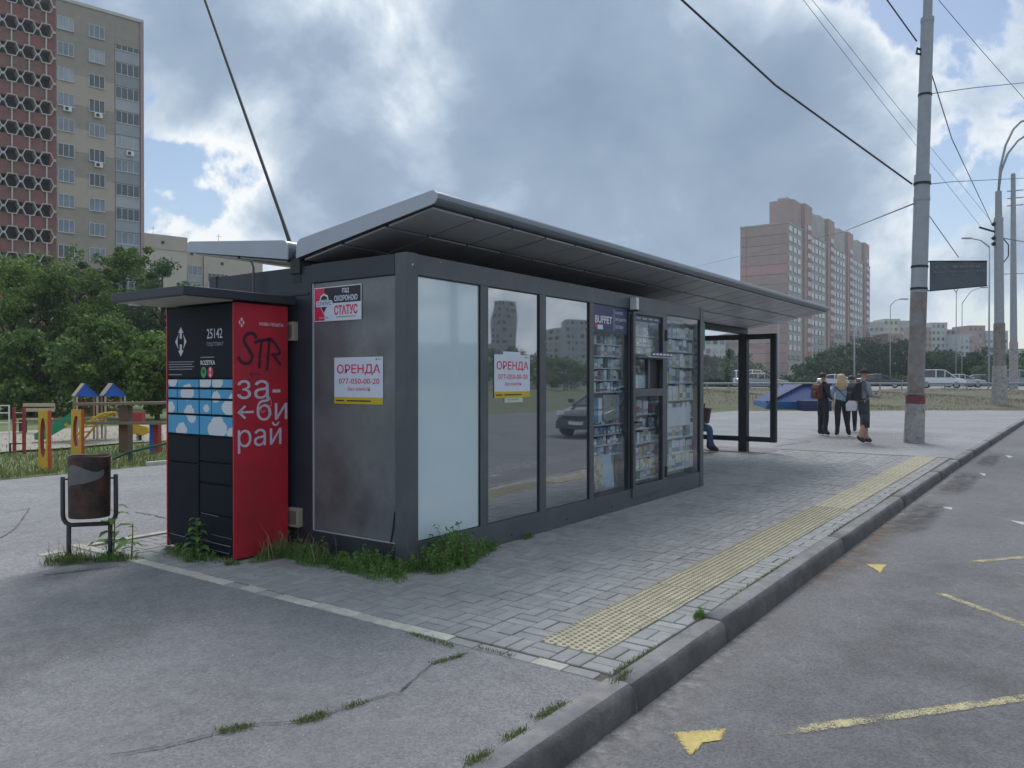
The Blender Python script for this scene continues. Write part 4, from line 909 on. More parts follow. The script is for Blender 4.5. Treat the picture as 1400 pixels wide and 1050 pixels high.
# cloud print
def cloud_mat():
    m = bpy.data.materials.new('cloud_print'); m.use_nodes = True; nt = m.node_tree; N = nt.nodes; L = nt.links; bs = N['Principled BSDF']; bs.inputs['Roughness'].default_value = .38
    geo = N.new('ShaderNodeNewGeometry'); sp = N.new('ShaderNodeSeparateXYZ'); L.new(geo.outputs['Position'], sp.inputs[0]); cb = N.new('ShaderNodeCombineXYZ'); L.new(sp.outputs[1], cb.inputs[0]); L.new(sp.outputs[2], cb.inputs[1])
    acc = None
    u = lambda a: LY1 - a
    circ = []
    def puff(cx, cz, s, base=None):
        for dx, dz, r in ((-.62, -.05, .42), (-.25, .32, .42), (.22, .38, .45), (.62, .02, .42), (0, -.1, .6), (-.35, -.25, .4), (.38, -.25, .4)): circ.append((cx + dx * s, cz + dz * s, r * s))
    puff(.10, 1.53, .07); puff(.33, 1.425, .10); puff(.06, 1.29, .07); puff(.36, 1.26, .075); puff(.24, 1.09, .085); puff(.40, 1.20, .06)
    puff(.60, 1.52, .09); puff(.78, 1.52, .08); puff(.76, 1.39, .065); puff(.62, 1.29, .045); puff(.95, 1.31, .10); puff(.78, 1.12, .135); puff(1.0, 1.39, .05); puff(.98, 1.09, .06)
    for cx, cz, r in circ:
        d = N.new('ShaderNodeVectorMath'); d.operation = 'DISTANCE'; L.new(cb.outputs[0], d.inputs[0]); d.inputs[1].default_value = (u(cx), cz, 0)
        c = N.new('ShaderNodeMath'); c.operation = 'LESS_THAN'; L.new(d.outputs['Value'], c.inputs[0]); c.inputs[1].default_value = r
        if acc is None: acc = c.outputs[0]
        else:
            x = N.new('ShaderNodeMath'); x.operation = 'MAXIMUM'; L.new(acc, x.inputs[0]); L.new(c.outputs[0], x.inputs[1]); acc = x.outputs[0]
    mc = N.new('ShaderNodeMix'); mc.data_type = 'RGBA'; mc.inputs[6].default_value = (.05, .33, .60, 1); mc.inputs[7].default_value = (.62, .66, .72, 1); L.new(acc, mc.inputs[0]); L.new(mc.outputs[2], bs.inputs['Base Color'])
    return m
M_CLOUD = cloud_mat()
def ldoor(u0, u1, z0, z1, m, name='locker_door', label=None):
    g = .006
    return part(name, m, [(LX0, LX0 + .02, LY1 - u1 + g, LY1 - u0 - g, z0 + g, z1 - g)], lock, bevel=.003, label=label)
RW = LY1 - LY0
top = ldoor(.017, RW - .017, 1.555, 2.195, M_BLACKP, 'head_panel')
rows = [(1.47, 1.55), (1.375, 1.462), (1.237, 1.367)]
for z0, z1 in rows:
    ldoor(.02, .175, z0, z1, M_CLOUD); ldoor(.175, .51, z0, z1, M_CLOUD); ldoor(.515, .70, z0, z1, M_CLOUD); ldoor(.70, 1.0, z0, z1, M_CLOUD)
ldoor(.02, .51, 1.055, 1.229, M_CLOUD); ldoor(.515, 1.0, 1.055, 1.229, M_CLOUD)
for q in ((.02, .51, .80, 1.045), (.02, .51, .14, .80), (.02, .51, .04, .135), (.515, 1.0, .83, 1.045), (.515, 1.0, .645, .825), (.515, 1.0, .375, .64), (.515, 1.0, .135, .37), (.515, 1.0, .04, .13)): ldoor(*q, M_BLACKP)
# prints on the head panel
def lf(u, z, lift=.001): return Vector((LX0 - lift, LY1 - u, z))
def lpoly(pts, m, name='emblem', lift=.001, parent=top):
    b = MB(); b.prism([lf(u, z, lift) for u, z in pts], (-.0008, 0, 0)); return b.build(name, m, parent)
ex, ez, es = .235, 1.885, .72
for s_ in (1, -1):
    lpoly([(ex + x * es, ez + s_ * z * es) for x, z in ((-.022, .035), (.022, .035), (.022, .11), (.058, .11), (0, .185), (-.058, .11), (-.022, .11))][::s_], M_PRINTW)
    lpoly([(ex + s_ * x * es, ez + z * es) for x, z in ((.05, .095), (.125, 0), (.05, -.095), (.072, -.03), (.072, .03))][::s_], M_PRINTW)
lettering('25142', M_PRINTW, top, lf(.635, 1.90), UY, .225, .085, .004, lift=.001)
lettering('ПОШТОМАТ', M_PGREY, top, lf(.635, 1.835), UY, .24, .033, .004, lift=.001)
lpoly([(.54, 1.735), (.74, 1.735), (.74, 1.742), (.54, 1.742)], M_PGREY, 'small_print')
lettering('ROZETKA', M_PRINTW, top, lf(.54, 1.672), UY, .215, .040, .022, lift=.001)
lpoly([(.585 + .042 * math.cos(k * .524), 1.608 + .05 * math.sin(k * .524)) for k in range(12)], M_PGRN); lpoly([(.585 + .018 * math.cos(k * .785), 1.615 + .02 * math.sin(k * .785)) for k in range(8)], M_PBLK, lift=.002)
lpoly([(.685 + .042 * math.cos(k * .524), 1.608 + .05 * math.sin(k * .524)) for k in range(12)], M_PRED)
for s_ in (1, -1):
    lpoly([(.685 - .007, 1.608 + s_ * .006), (.685 + .007, 1.608 + s_ * .006), (.685 + .007, 1.608 + s_ * .024), (.685 + .018, 1.608 + s_ * .024), (.685, 1.608 + s_ * .045), (.685 - .018, 1.608 + s_ * .024), (.685 - .007, 1.608 + s_ * .024)][::s_], M_PRINTW, lift=.002)
for k in range(4): lpoly([(.04, 1.70 - k * .022), (.44 - .03 * (k % 2), 1.70 - k * .022), (.44 - .03 * (k % 2), 1.706 - k * .022), (.04, 1.706 - k * .022)], M_PGREY, 'small_print')
lpoly([(.04, 1.585), (.25, 1.585), (.25, 1.592), (.04, 1.592)], M_PGREY, 'small_print')
for q in ((.54, .80, .372, .003), (.60, .97, .133, .004), (.05, .30, .137, .004), (.55, .95, .07, .003), (.70, .99, .20, .002)):
    lpoly([(q[0], q[2]), (q[1], q[2] - .008), (q[1], q[2] - .008 + q[3]), (q[0], q[2] + q[3])], M_PGREY, 'scuff', lift=.0025, parent=lock)
# prints on the red side (reading direction +x)
side = [o for o in lock.children if o.name.startswith('red_side') and o.get('label')][0]
def sf(x, z): return Vector((LX0 + x, LY0, z))
SC = .55 / 70.0
lettering('за-', M_LILAC, side, sf(.030, 1.375), UX, .445, .165, 0.0, lift=.001)
lettering('←', M_LILAC, side, sf(.030, 1.205), UX, .165, .12, .012, lift=.001)
lettering('би', M_LILAC, side, sf(.225, 1.185), UX, .325, .20, 0.0, lift=.001)
lettering('рай', M_LILAC, side, sf(.035, .915), UX, .45, .255, 0.0, lift=.001)
lettering('НОВА ПОШТА', M_PRINTW, side, sf(.255, 2.015), UX, .255, .028, .02, lift=.001)
b = MB()
for s_ in (1, -1):
    b.prism([sf(.075 + x, 2.03 + s_ * z) + Vector((0, -.001, 0)) for x, z in ((-.005, .01), (.005, .01), (.005, .025), (.014, .025), (0, .042), (-.014, .025), (-.005, .025))][::s_], (0, -.0008, 0))
    b.prism([sf(.075 + s_ * x, 2.03 + z) + Vector((0, -.001, 0)) for x, z in ((.014, .022), (.03, 0), (.014, -.022))][::s_], (0, -.0008, 0))
b.build('emblem', M_PRINTW, side)
def stroke(pts, w, m=M_SPRAY, lift=.002):
    # smooth spray line as a flat ribbon
    P = [Vector(((p[0] - .04) * .90 + .035, (p[1] - 1.62) * .92 + 1.64 if p[1] > 1.5 else p[1])) for p in pts]; Q = []
    for i in range(len(P) - 1):
        p0, p1, p2, p3 = P[max(i - 1, 0)], P[i], P[i + 1], P[min(i + 2, len(P) - 1)]
        for k in range(8):
            t = k / 8; Q.append(0.5 * ((2 * p1) + (p2 - p0) * t + (2 * p0 - 5 * p1 + 4 * p2 - p3) * t * t + (3 * p1 - p0 - 3 * p2 + p3) * t ** 3))
    Q.append(P[-1]); b = MB(); vs = []
    for i, q in enumerate(Q):
        t = (Q[min(i + 1, len(Q) - 1)] - Q[max(i - 1, 0)]); t = t.normalized() if t.length else Vector((1, 0)); n = Vector((-t.y, t.x)) * w / 2
        for s_ in (1, -1): vs.append(sf(q.x + s_ * n.x, q.y + s_ * n.y) + Vector((0, -lift, 0)))
    b.add(vs, [(2 * i, 2 * i + 1, 2 * i + 3, 2 * i + 2) for i in range(len(Q) - 1)]); b.build('graffiti', m, side)
stroke([(.25, 1.90), (.22, 1.945), (.15, 1.94), (.11, 1.88), (.16, 1.80), (.20, 1.74), (.18, 1.68), (.11, 1.665), (.06, 1.70), (.05, 1.73)], .030)
stroke([(.22, 1.86), (.30, 1.885), (.44, 1.90)], .028); stroke([(.31, 1.89), (.29, 1.75), (.28, 1.62)], .028, lift=.0025)
stroke([(.40, 1.92), (.385, 1.75), (.37, 1.60)], .028); stroke([(.40, 1.90), (.47, 1.86), (.52, 1.77), (.42, 1.755)], .028, lift=.0025); stroke([(.43, 1.76), (.49, 1.70), (.53, 1.655)], .028, lift=.003)
stroke([(.41, 1.565), (.415, 1.56)], .02); stroke([(.17, 1.56), (.20, 1.585), (.19, 1.55), (.24, 1.57), (.29, 1.56)], .006, lift=.0025)
M_SCUFF = mat('pale_scratch', (.45, .12, .12), .6, var=.2)
stroke([(.09, 1.78), (.09, 1.71)], .004, M_SCUFF); stroke([(.09, 1.79), (.13, 1.80), (.14, 1.73)], .004, M_SCUFF); stroke([(.20, 1.70), (.27, 1.70), (.34, 1.71)], .004, M_SCUFF); stroke([(.30, 1.30), (.31, 1.26), (.35, 1.27)], .004, M_LILAC); stroke([(.40, 1.40), (.42, 1.33), (.38, 1.27), (.43, 1.23)], .004, M_LILAC)

# ------------------------------------------------------------------ litter bin
bc = Vector((3.345, 6.82, 0)); rzb = math.atan2(-.19, .23)
lb = thing('litter_bin', 'scorched dark metal litter bin hanging in a bent tube frame', 'litter bin', bc, rzb)
M_BIN = mat('scorched_metal', (.022, .020, .021), .55, .15, var=.45, scale=12, col2=(.085, .040, .027), c2scale=4.5, c2lo=.40, c2hi=.60, bump=.3, bscale=25)
M_BINF = mat('bin_frame_paint', (.040, .042, .046), .5, .2, var=.2, scale=9)
M_TORN = mat('torn_film', (.13, .132, .14), .45, .2, var=.15, scale=9)
b = MB(); r0, r1, n = .158, .165, 28
vs = []
for (r_, z) in ((r0, .375), (r0 + .003, .39), (r1, .87), (r1 + .004, .885), (r1 + .002, .90), (r1 - .008, .893), (r0 - .006, .40)):
    for k in range(n):
        a = 2 * math.pi * k / n; vs.append((r_ * math.cos(a), r_ * .82 * math.sin(a), z + (.006 * math.sin(3 * a) if z > .8 else 0)))
b.add(vs, [(i * n + k, i * n + (k + 1) % n, (i + 1) * n + (k + 1) % n, (i + 1) * n + k) for i in range(6) for k in range(n)] + [tuple(range(n))[::-1], tuple(6 * n + k for k in range(n))])
bk = b.build('bucket', M_BIN, lb, world=False, smooth=True)
b = MB()   # torn grey film burnt off along a ragged line
edge = [(-150, .80, .63), (-135, .825, .66), (-120, .83, .665), (-105, .815, .672), (-90, .795, .676), (-75, .775, .69), (-60, .765, .70), (-48, .775, .715), (-38, .785, .735)]
vs = []
for a, zt, zb in edge:
    for z in (zb, (zb + zt) / 2, zt):
        rr = r0 + (r1 - r0) * (z - .39) / .48 + .0035; vs.append((rr * math.cos(R(a)), rr * .82 * math.sin(R(a)), z))
b.add(vs, [(i * 3 + j, (i + 1) * 3 + j, (i + 1) * 3 + j + 1, i * 3 + j + 1) for i in range(len(edge) - 1) for j in range(2)]); b.build('torn_film', M_TORN, bk, world=False, smooth=True)
hw = .205
b = MB(); pts = [(-hw, 0, .72), (-hw, 0, .40)] + [(-hw + .07 - .07 * math.cos(t), 0, .40 - .09 * math.sin(t)) for t in (R(25), R(50), R(75), R(90))] + [(hw - .07 + .07 * math.cos(t), 0, .40 - .09 * math.sin(t)) for t in (R(90), R(75), R(50), R(25))] + [(hw, 0, .40), (hw, 0, .73)]
b.tube(pts, .0185, 10); b.build('frame', M_BINF, lb, world=False, smooth=True)
for sx in (-1, 1):
    b = MB(); b.tube([(sx * .16, 0, -.02), (sx * .16, 0, .31)], .0185, 10); b.build('leg', M_BINF, lb, world=False, smooth=True)
    b = MB(); b.tube([(sx * .15, 0, .70), (sx * .21, 0, .70)], .008, 6); b.build('pivot', M_DARK, lb, world=False)

# ------------------------------------------------------------------ trees
def tree(label, base, h, cr, rzr, m, seed, nclump=70, nleaf=110, ls=.16, cb=None, lean=(0, 0), group='trees', name='tree', shape=1.0):
    rng = np.random.default_rng(seed); base = Vector(base)
    t = thing(name, label, 'tree', base, group=group)
    cb = cb if cb is not None else h * .28            # crown base height
    cz = (h + cb) / 2; ch = (h - cb) / 2
    top = base + Vector((lean[0], lean[1], h * .9))
    b = MB(); mid = base.lerp(top, .45) + Vector((rng.uniform(-.2, .2), rng.uniform(-.2, .2), 0))
    r0 = .028 * h
    b.tube([base - Vector((0, 0, .1)), base + Vector((0, 0, .25)), mid, top], [r0 * 1.25, r0, r0 * .62, r0 * .14], 8)
    for k in range(9):
        f = rng.uniform(.3, .85); a = rng.uniform(0, 6.28); p = base.lerp(mid, f / .45) if f < .45 else mid.lerp(top, (f - .45) / .55)
        q = p + Vector((math.cos(a), math.sin(a), .9)).normalized() * cr * rng.uniform(.5, .9) * (1.1 - f * .6)
        b.tube([p, p.lerp(q, .5) + Vector((0, 0, .08)), q], [r0 * .36, r0 * .24, r0 * .08], 6)
    b.build('trunk', M_BARK, t, smooth=True)
    u = rng.normal(size=(nclump, 3)); u /= np.linalg.norm(u, axis=1)[:, None]
    rad = rng.uniform(.25, 1.0, nclump) ** .55 * np.where(rng.uniform(0, 1, nclump) < .18, rng.uniform(1.0, 1.25, nclump), 1.0)
    # taper the outline upward and make it lumpy
    zf = u[:, 2] * rad; wdt = np.where(zf > 0, 1 - shape * .55 * zf, 1 - .25 * (-zf))
    lump = 1 + .22 * np.sin(u[:, 0] * 4 + seed) * np.cos(u[:, 1] * 5 + seed * 2)
    C = np.stack([u[:, 0] * rad * cr * wdt * lump, u[:, 1] * rad * cr * wdt * lump, zf * ch], 1)
    crad = cr * rng.uniform(.09, .27, nclump)
    P = []
    for c, r_ in zip(C, crad):
        n = int(nleaf * rng.uniform(.6, 1.4)); g = rng.normal(size=(n, 3)); g /= np.linalg.norm(g, axis=1)[:, None]; g *= (rng.uniform(.2, 1, n) ** .5)[:, None] * r_
        g[:, 2] *= .75; P.append(c + g)
    P = np.concatenate(P); P += np.array([lean[0] * .7, lean[1] * .7, cz])
    leaves(P, ls, rng, 'crown', m, t, flat=.25)
    return t
TL = [  # px, top py, d, crown radius, leaf material, label
    (12, 352, 37, 3.3, M_LEAF2, 'bushy green tree at the left edge before the hexagon balcony tower'),
    (62, 338, 40, 2.9, M_LEAF2, 'light green tree before the red part of the tower'),
    (108, 352, 38, 2.6, M_LEAF, 'dark green tree in the middle of the row behind the slide roofs'),
    (170, 318, 43, 2.7, M_LEAF, 'tallest pointed tree of the row before the grey windows'),
    (222, 352, 41, 2.6, M_LEAF3, 'feathery tree right beside the locker roof'),
    (140, 432, 31, 2.3, M_LEAF, 'low dark tree directly behind the slide roofs'),
    (215, 462, 30, 1.9, M_LEAF2, 'low bright tree peeping out beside the locker'),
    (40, 455, 33, 2.3, M_LEAF, 'low dark tree behind the red climbing bars'),
]
for k, (px, py, d, cr, m, lab) in enumerate(TL):
    p = A(px, 0, d); p.z = 0; h = EYE + (HOR - py) * d / FPX
    tree(lab, p, h, cr, 1, m, 100 + k, 108, 120, .17, cb=h * .17, group='trees behind the playground', shape=.9)
TR = [
    (962, 488, 92, 4.2, M_LEAFD, 'tree farthest left in the gap behind the shelter glass'), (985, 478, 96, 4.6, M_LEAFD, 'tall tree seen through the shelter glass'), (1004, 492, 90, 3.6, M_LEAF3, 'small tree just left of the thick shelter post'),
    (1118, 488, 118, 4.0, M_LEAFD, 'dark tree behind the blonde woman'), (1136, 482, 125, 4.6, M_LEAFD, 'tree left in the row between tower and steel pole'), (1158, 470, 128, 5.2, M_LEAFD, 'second tree in the row between tower and steel pole'), (1182, 462, 132, 5.8, M_LEAFD, 'round tree above the man in the cap'), (1206, 466, 130, 5.4, M_LEAFD, 'tree behind the thin lamp post left of the steel pole'), (1230, 468, 128, 5.6, M_LEAFD, 'tree touching the left side of the steel pole'),
    (1272, 484, 122, 4.6, M_LEAFD, 'tree behind the white van'), (1296, 476, 128, 4.8, M_LEAFD, 'tree right of the white van roof'), (1322, 486, 120, 4.4, M_LEAFD, 'tree behind the silver car'), (1344, 478, 118, 4.2, M_LEAFD, 'dark tree left of the rusty pole'), (1374, 486, 112, 4.2, M_LEAF3, 'light green tree between the two right poles'), (1400, 480, 116, 4.8, M_LEAFD, 'tree cut by the right picture edge'),
]
for k, (px, py, d, cr, m, lab) in enumerate(TR):
    p = A(px, 0, d); p.z = .55; h = EYE + (HOR - py) * d / FPX - .55
    tree(lab, p, h, cr, 1, m, 300 + k, 60, 70, .38, cb=h * .05, group='trees beyond the upper road', shape=.5)
# clipped hedge strip under the far trees
rg = np.random.default_rng(77); n = 9000; d = rg.uniform(97, 103, n); l = d * (rg.uniform(940, 1420, n) - 700) / FPX
P = np.stack([d * VX + l * RX, d * VY + l * RY, .55 + rg.uniform(0, 1.5, n) * (1 - ((d - 100) / 4) ** 2)], 1)
o = leaves(P, .35, rg, 'undergrowth', M_LEAFD); tag(o, 'dark undergrowth along the far side of the upper road', 'undergrowth', kind='stuff')
rg = np.random.default_rng(78); n = 7000; P = np.stack([rg.uniform(-2, 18, n), rg.uniform(33, 36, n), rg.uniform(0, 1.3, n)], 1)
o = leaves(P, .22, rg, 'shrub_mass', M_LEAF); tag(o, 'dark shrubs in the shade behind the playground', 'shrubs', kind='stuff')

# ------------------------------------------------------------------ weeds
def weed(label, c, rx, ry, h, n, seed, name='weed_clump', leaf=.03, nl=0, straw=0, rz=0.0, group='weeds at the foot of the kiosk and locker'):
    rng = np.random.default_rng(seed); t = thing(name, label, 'weeds', c, rz, group=group)
    def spread(k, s=1.0):
        a = rng.uniform(0, 6.28, k); r_ = rng.uniform(0, 1, k) ** .6 * s; r_ = r_ * (1 + .25 * np.sin(3 * a + seed))
        return np.stack([r_ * np.cos(a) * rx, r_ * np.sin(a) * ry, np.zeros(k)], 1), r_
    P, r_ = spread(n, 1.1); hh = h * (1 - .5 * r_) * rng.uniform(.3, 1.15, n)
    blades(P, hh, .006, .8, rng, 'grass', M_WEED if nl else M_GRASS, t)
    if nl:
        ns = max(6, nl // 26); S_, rs = spread(ns); Q = []
        for (sx, sy, _), r0 in zip(S_, rs):
            hs = h * (1.15 - .75 * min(r0, 1.2)) * rng.uniform(.45, 1.15); ln = rng.normal(0, .25, 2) * hs; k = int(nl / ns)
            f = rng.uniform(.1, 1, k); a = rng.uniform(0, 6.28, k); rr_ = leaf * rng.uniform(.2, 1.1, k) * (1.25 - .7 * f)
            Q.append(np.stack([sx + ln[0] * f + rr_ * np.cos(a), sy + ln[1] * f + rr_ * np.sin(a), hs * f + .003], 1))
        leaves(np.concatenate(Q), leaf, rng, 'foliage', M_WEED, t, flat=.35, aspect=.34)
        st = blades(S_, h * .8, .004, .3, rng, 'stems', M_STRAW, t)
    if straw:
        P, r_ = spread(straw); blades(P, h * rng.uniform(.8, 1.7, straw), .005, .6, rng, 'dry_stalks', M_STRAW, t)
    for c_ in t.children: c_['kind'] = 'stuff'
    return t
weed('dense green weed cushion against the front corner of the kiosk', (5.02, 4.22, 0), .42, .17, .31, 600, 1, leaf=.036, nl=3400)
weed('low green weeds under the grey end panel of the kiosk', (4.47, 4.58, 0), .20, .38, .19, 600, 2, leaf=.032, nl=2000)
weed('ragged grass and weeds between kiosk and locker', (4.46, 5.30, 0), .16, .32, .19, 600, 3, leaf=.03, nl=700, straw=30)
weed('long dry and green grass along the red locker side', (4.38, 5.63, 0), .24, .10, .20, 420, 4, leaf=.03, nl=300, straw=40)
weed('flat weeds at the foot of the black locker doors', (3.93, 6.20, 0), .12, .46, .11, 420, 5, leaf=.03, nl=700, straw=20)
weed('small upright weed at the first window mullion', (5.66, 4.30, 0), .10, .06, .17, 60, 6, leaf=.04, nl=130)
weed('tiny weed sprouting under the second front window', (6.28, 4.30, 0), .10, .04, .07, 50, 7, leaf=.025, nl=90)
weed('grass tuft around the left leg of the litter bin', (3.20, 6.90, 0), .20, .09, .16, 420, 8, straw=20, rz=rzb, group='weeds around the litter bin')
weed('grass strip between the legs of the litter bin', (3.40, 6.74, 0), .28, .07, .12, 420, 9, leaf=.025, nl=300, straw=25, rz=rzb, group='weeds around the litter bin')
weed('tiny tuft of grass at the second kerb joint', (4.86, 1.975, 0), .07, .035, .06, 160, 10, leaf=.015, nl=200, group='tufts along the kerb')
def broadleaf(label, c, h, n, seed, ls, name='tall_weed'):
    rng = np.random.default_rng(seed); t = thing(name, label, 'weed', c)
    b = MB(); b.tube([(0, 0, 0), (.01, 0, h * .5), (.02, .01, h)], [.007, .006, .003], 6); b.build('stem', M_WEED, t, world=False)
    for k in range(n):
        z = h * (.15 + .85 * k / n); a = k * 2.4 + rng.uniform(-.4, .4); L_ = ls * (1.15 - .55 * k / n) * rng.uniform(.8, 1.15); w = L_ * .5
        d = Vector((math.cos(a), math.sin(a), 0)); s_ = Vector((-d.y, d.x, 0)); p0 = Vector((.01, 0, z))
        ax = [p0, p0 + d * L_ * .3 + Vector((0, 0, L_ * .16)), p0 + d * L_ * .7 + Vector((0, 0, L_ * .14)), p0 + d * L_ + Vector((0, 0, -L_ * .05))]
        ws = [.006, w * .5, w * .42, .004]
        b = MB(); vs = []
        for p, q in zip(ax, ws): vs += [p - s_ * q + Vector((0, 0, q * .25)), p, p + s_ * q + Vector((0, 0, q * .25))]
        b.add(vs, [f_ for i in range(3) for f_ in ((i * 3, i * 3 + 1, i * 3 + 4, i * 3 + 3), (i * 3 + 1, i * 3 + 2, i * 3 + 5, i * 3 + 4))]); b.build('leaf', M_WEED, t, world=False, smooth=True)
    return t
broadleaf('tall broad leaved weed growing up the right leg of the bin', (3.485, 6.70, 0), .48, 11, 1, .20)
broadleaf('bushy weed before the middle of the black locker doors', (3.90, 6.13, 0), .36, 18, 2, .13)
broadleaf('thin dock stalk right of the litter bin', (3.60, 6.62, 0), .30, 7, 3, .07)
# grass in joints and cracks (uncountable)
rg = np.random.default_rng(21); PP = []
def along(pix, n, sp, z=0.0):
    Q = [G(x, y) for x, y in pix]
    for i in range(len(Q) - 1):
        t = rg.uniform(0, 1, n); PP.append(np.stack([Q[i].x + (Q[i + 1].x - Q[i].x) * t + rg.normal(0, sp, n), Q[i].y + (Q[i + 1].y - Q[i].y) * t + rg.normal(0, sp, n), np.full(n, z - .004)], 1))
along([(300, 1001), (340, 993)], 220, .018); along([(408, 988), (445, 976)], 320, .020); along([(470, 968), (500, 960)], 90, .012); along([(590, 908), (632, 896)], 160, .012)
along([(640, 1046), (668, 1030)], 260, .02); along([(690, 1012), (722, 998)], 220, .018); along([(736, 982), (776, 962)], 330, .020)
along([(838, 935), (862, 918)], 160, .012); along([(560, 866), (620, 884)], 200, .014); along([(655, 886), (700, 897)], 90, .012)
for x in np.arange(3.7, 12.5, .06):
    k = int(26 * max(0, math.sin(x * 2.3) + .5 + rg.uniform(-.3, .3)) * (1.0 if x < 8 else .5))
    if k > 0: PP.append(np.stack([rg.normal(x, .03, k), rg.normal(1.968, .010, k), np.full(k, -.006)], 1))
for x in np.arange(4.0, 9.0, .1):
    k = int(4 * max(0, math.sin(x * 3.1)))
    if k > 0: PP.append(np.stack([rg.normal(x, .03, k), rg.normal(2.165, .006, k), np.full(k, -.006)], 1))
P = np.concatenate(PP); o = blades(P, rg.uniform(.006, .024, len(P)), .005, 1.2, rg, 'joint_grass', M_GRASS); tag(o, 'short grass and moss growing in the kerb joints and asphalt cracks', 'grass', kind='stuff')
# moss crumbs and debris along paver joints near the kiosk foot
P = np.stack([rg.uniform(3.7, 5.4, 700), rg.uniform(3.6, 4.9, 700), np.full(700, .002)], 1); P = P[(P[:, 0] < 4.62) | (P[:, 1] < 4.33)]
P = P[rg.uniform(0, 1, len(P)) < np.clip((P[:, 1] - 3.3) / 1.2, .05, 1) * .5]
o = leaves(P, .014, rg, 'leaf_litter', M_STRAW, flat=.9); tag(o, 'scattered dry leaf crumbs on the pavers by the kiosk corner', 'leaf litter', kind='stuff')
P = np.stack([rg.uniform(1.6, 3.5, 160), rg.uniform(1.98, 5.5, 160), np.full(160, -.003)], 1)
o = leaves(P, .010, rg, 'grit', M_CREAM, flat=.8); tag(o, 'small pale grit scattered on the forecourt asphalt', 'grit', kind='stuff')

# ------------------------------------------------------------------ playground
def cm(name, c, r_=.55): return mat(name, c, r_, var=.12, scale=4)
M_YEL, M_ORG, M_BLU, M_GRN, M_WD, M_PALE, M_PLR = cm('play_yellow', (.56, .36, .03)), cm('play_orange_red', (.55, .09, .03)), cm('play_blue', (.02, .11, .55)), cm('play_green', (.02, .27, .14)), cm('grey_wood', (.20, .17, .13), .85), cm('pale_play_post', (.42, .36, .25)), cm('play_red', (.32, .03, .03))
M_BWOOD = cm('brown_wood', (.155, .10, .065), .8)
M_DGRN = cm('dark_green_paint', (.02, .075, .055))
def ring_panel(label, px, py_b, py_t, d, w):
    c = G(px, py_b); t = thing('play_panel', label, 'play panel', (c.x, c.y, 0), group='yellow climbing panels')
    k = dep = c.x * VX + c.y * VY; H = (py_b - py_t) * dep / FPX
    u = Vector((RX * .93 - VX * .37, RY * .93 - VY * .37, 0)).normalized(); nn = Vector((-u.y, u.x, 0)); th = .07; up = Vector((0, 0, 1))
    n = 24; oz, rx, rz = H * .55, w * .30, H * .33
    out, inn = [], []
    for i in range(n):
        a = 2 * math.pi * (i + .5) / n; ca, sa = math.cos(a), math.sin(a)
        s_ = min((w / 2) / max(abs(ca), 1e-6), (H - oz if sa > 0 else oz) / max(abs(sa), 1e-6))
        # square outline sampled radially, corners snapped
        out.append((ca * s_, oz + sa * s_)); inn.append((rx * ca, oz + rz * sa))
    corners = [(w / 2, H), (-w / 2, H), (-w / 2, 0), (w / 2, 0)]
    for q in corners:
        j = min(range(n), key=lambda i: (out[i][0] - q[0]) ** 2 + (out[i][1] - q[1]) ** 2); out[j] = q
    def P(q, s_): return c + u * q[0] + up * q[1] + nn * (s_ * th / 2)
    b = MB(); vs = [P(q, -1) for q in out] + [P(q, -1) for q in inn] + [P(q, 1) for q in out] + [P(q, 1) for q in inn]
    for i in range(n):
        j = (i + 1) % n; b.cur = 0
        pass
    f0 = [(i, (i + 1) % n, n + (i + 1) % n, n + i) for i in range(n)]; f1 = [(2 * n + i, 3 * n + i, 3 * n + (i + 1) % n, 2 * n + (i + 1) % n) for i in range(n)]
    b.add(vs, f0 + f1); b.build('board', M_YEL, t)
    b = MB(); b.add(vs, [(i, 2 * n + i, 2 * n + (i + 1) % n, (i + 1) % n) for i in range(n)]); b.build('edge', M_ORG, t)
    b = MB(); b.add(vs, [(n + i, n + (i + 1) % n, 3 * n + (i + 1) % n, 3 * n + i) for i in range(n)]); b.build('hole_rim', M_PLR, t)
ring_panel('yellow board panel with an oval hole nearest the path', 61, 645, 561, 13.3, .22)
ring_panel('yellow board panel with an oval hole behind the litter bin', 106, 627, 560, 15.5, .27)
# slide tower with two little roofs
sc = A(140, 600, 19.6); sc.z = 0
st = thing('slide_tower', 'small wooden slide tower with two blue and white gable roofs', 'slide tower', (sc.x, sc.y, 0), YAW - math.pi / 2 + R(34))   # local x = right, y = ahead
def loc(b, name, m, p=st, **k): return b.build(name, m, p, world=False, **k)
pxm = 19.6 / FPX
for i, cx in enumerate((-.30, .32)):
    b = MB(); z0, z1 = 1.10, 1.42
    b.prism([(cx - .33, -.25, z0 + .02), (cx - .12, -.25, z1), (cx - .12, .55, z1), (cx - .33, .55, z0 + .02)], (0, 0, .02)); loc(b, 'white_roof_slope', M_PALE)
    b = MB(); b.prism([(cx - .115, -.27, z1 + .004), (cx + .20, -.27, z0), (cx + .20, .57, z0), (cx - .115, .57, z1 + .004)], (0, 0, .02)); loc(b, 'blue_roof_slope', M_BLU)
    b = MB(); b.prism([(cx - .31, -.24, z0 + .03), (cx + .19, -.24, z0), (cx - .115, -.24, z1 - .01)], (0, .02, 0)); loc(b, 'gable_board', M_BLU)
    for sx, sy in ((-.28, -.22), (.16, -.22), (-.28, .5), (.16, .5)):
        b = MB(); b.box(cx + sx - .022, cx + sx + .022, sy - .022, sy + .022, 0, z0 + .02); loc(b, 'post', M_PALE)
for k in range(7):
    b = MB(); b.box(-.60, .50, -.2 + k * .1, -.11 + k * .1, .55, .58); loc(b, 'deck_plank', M_WD)
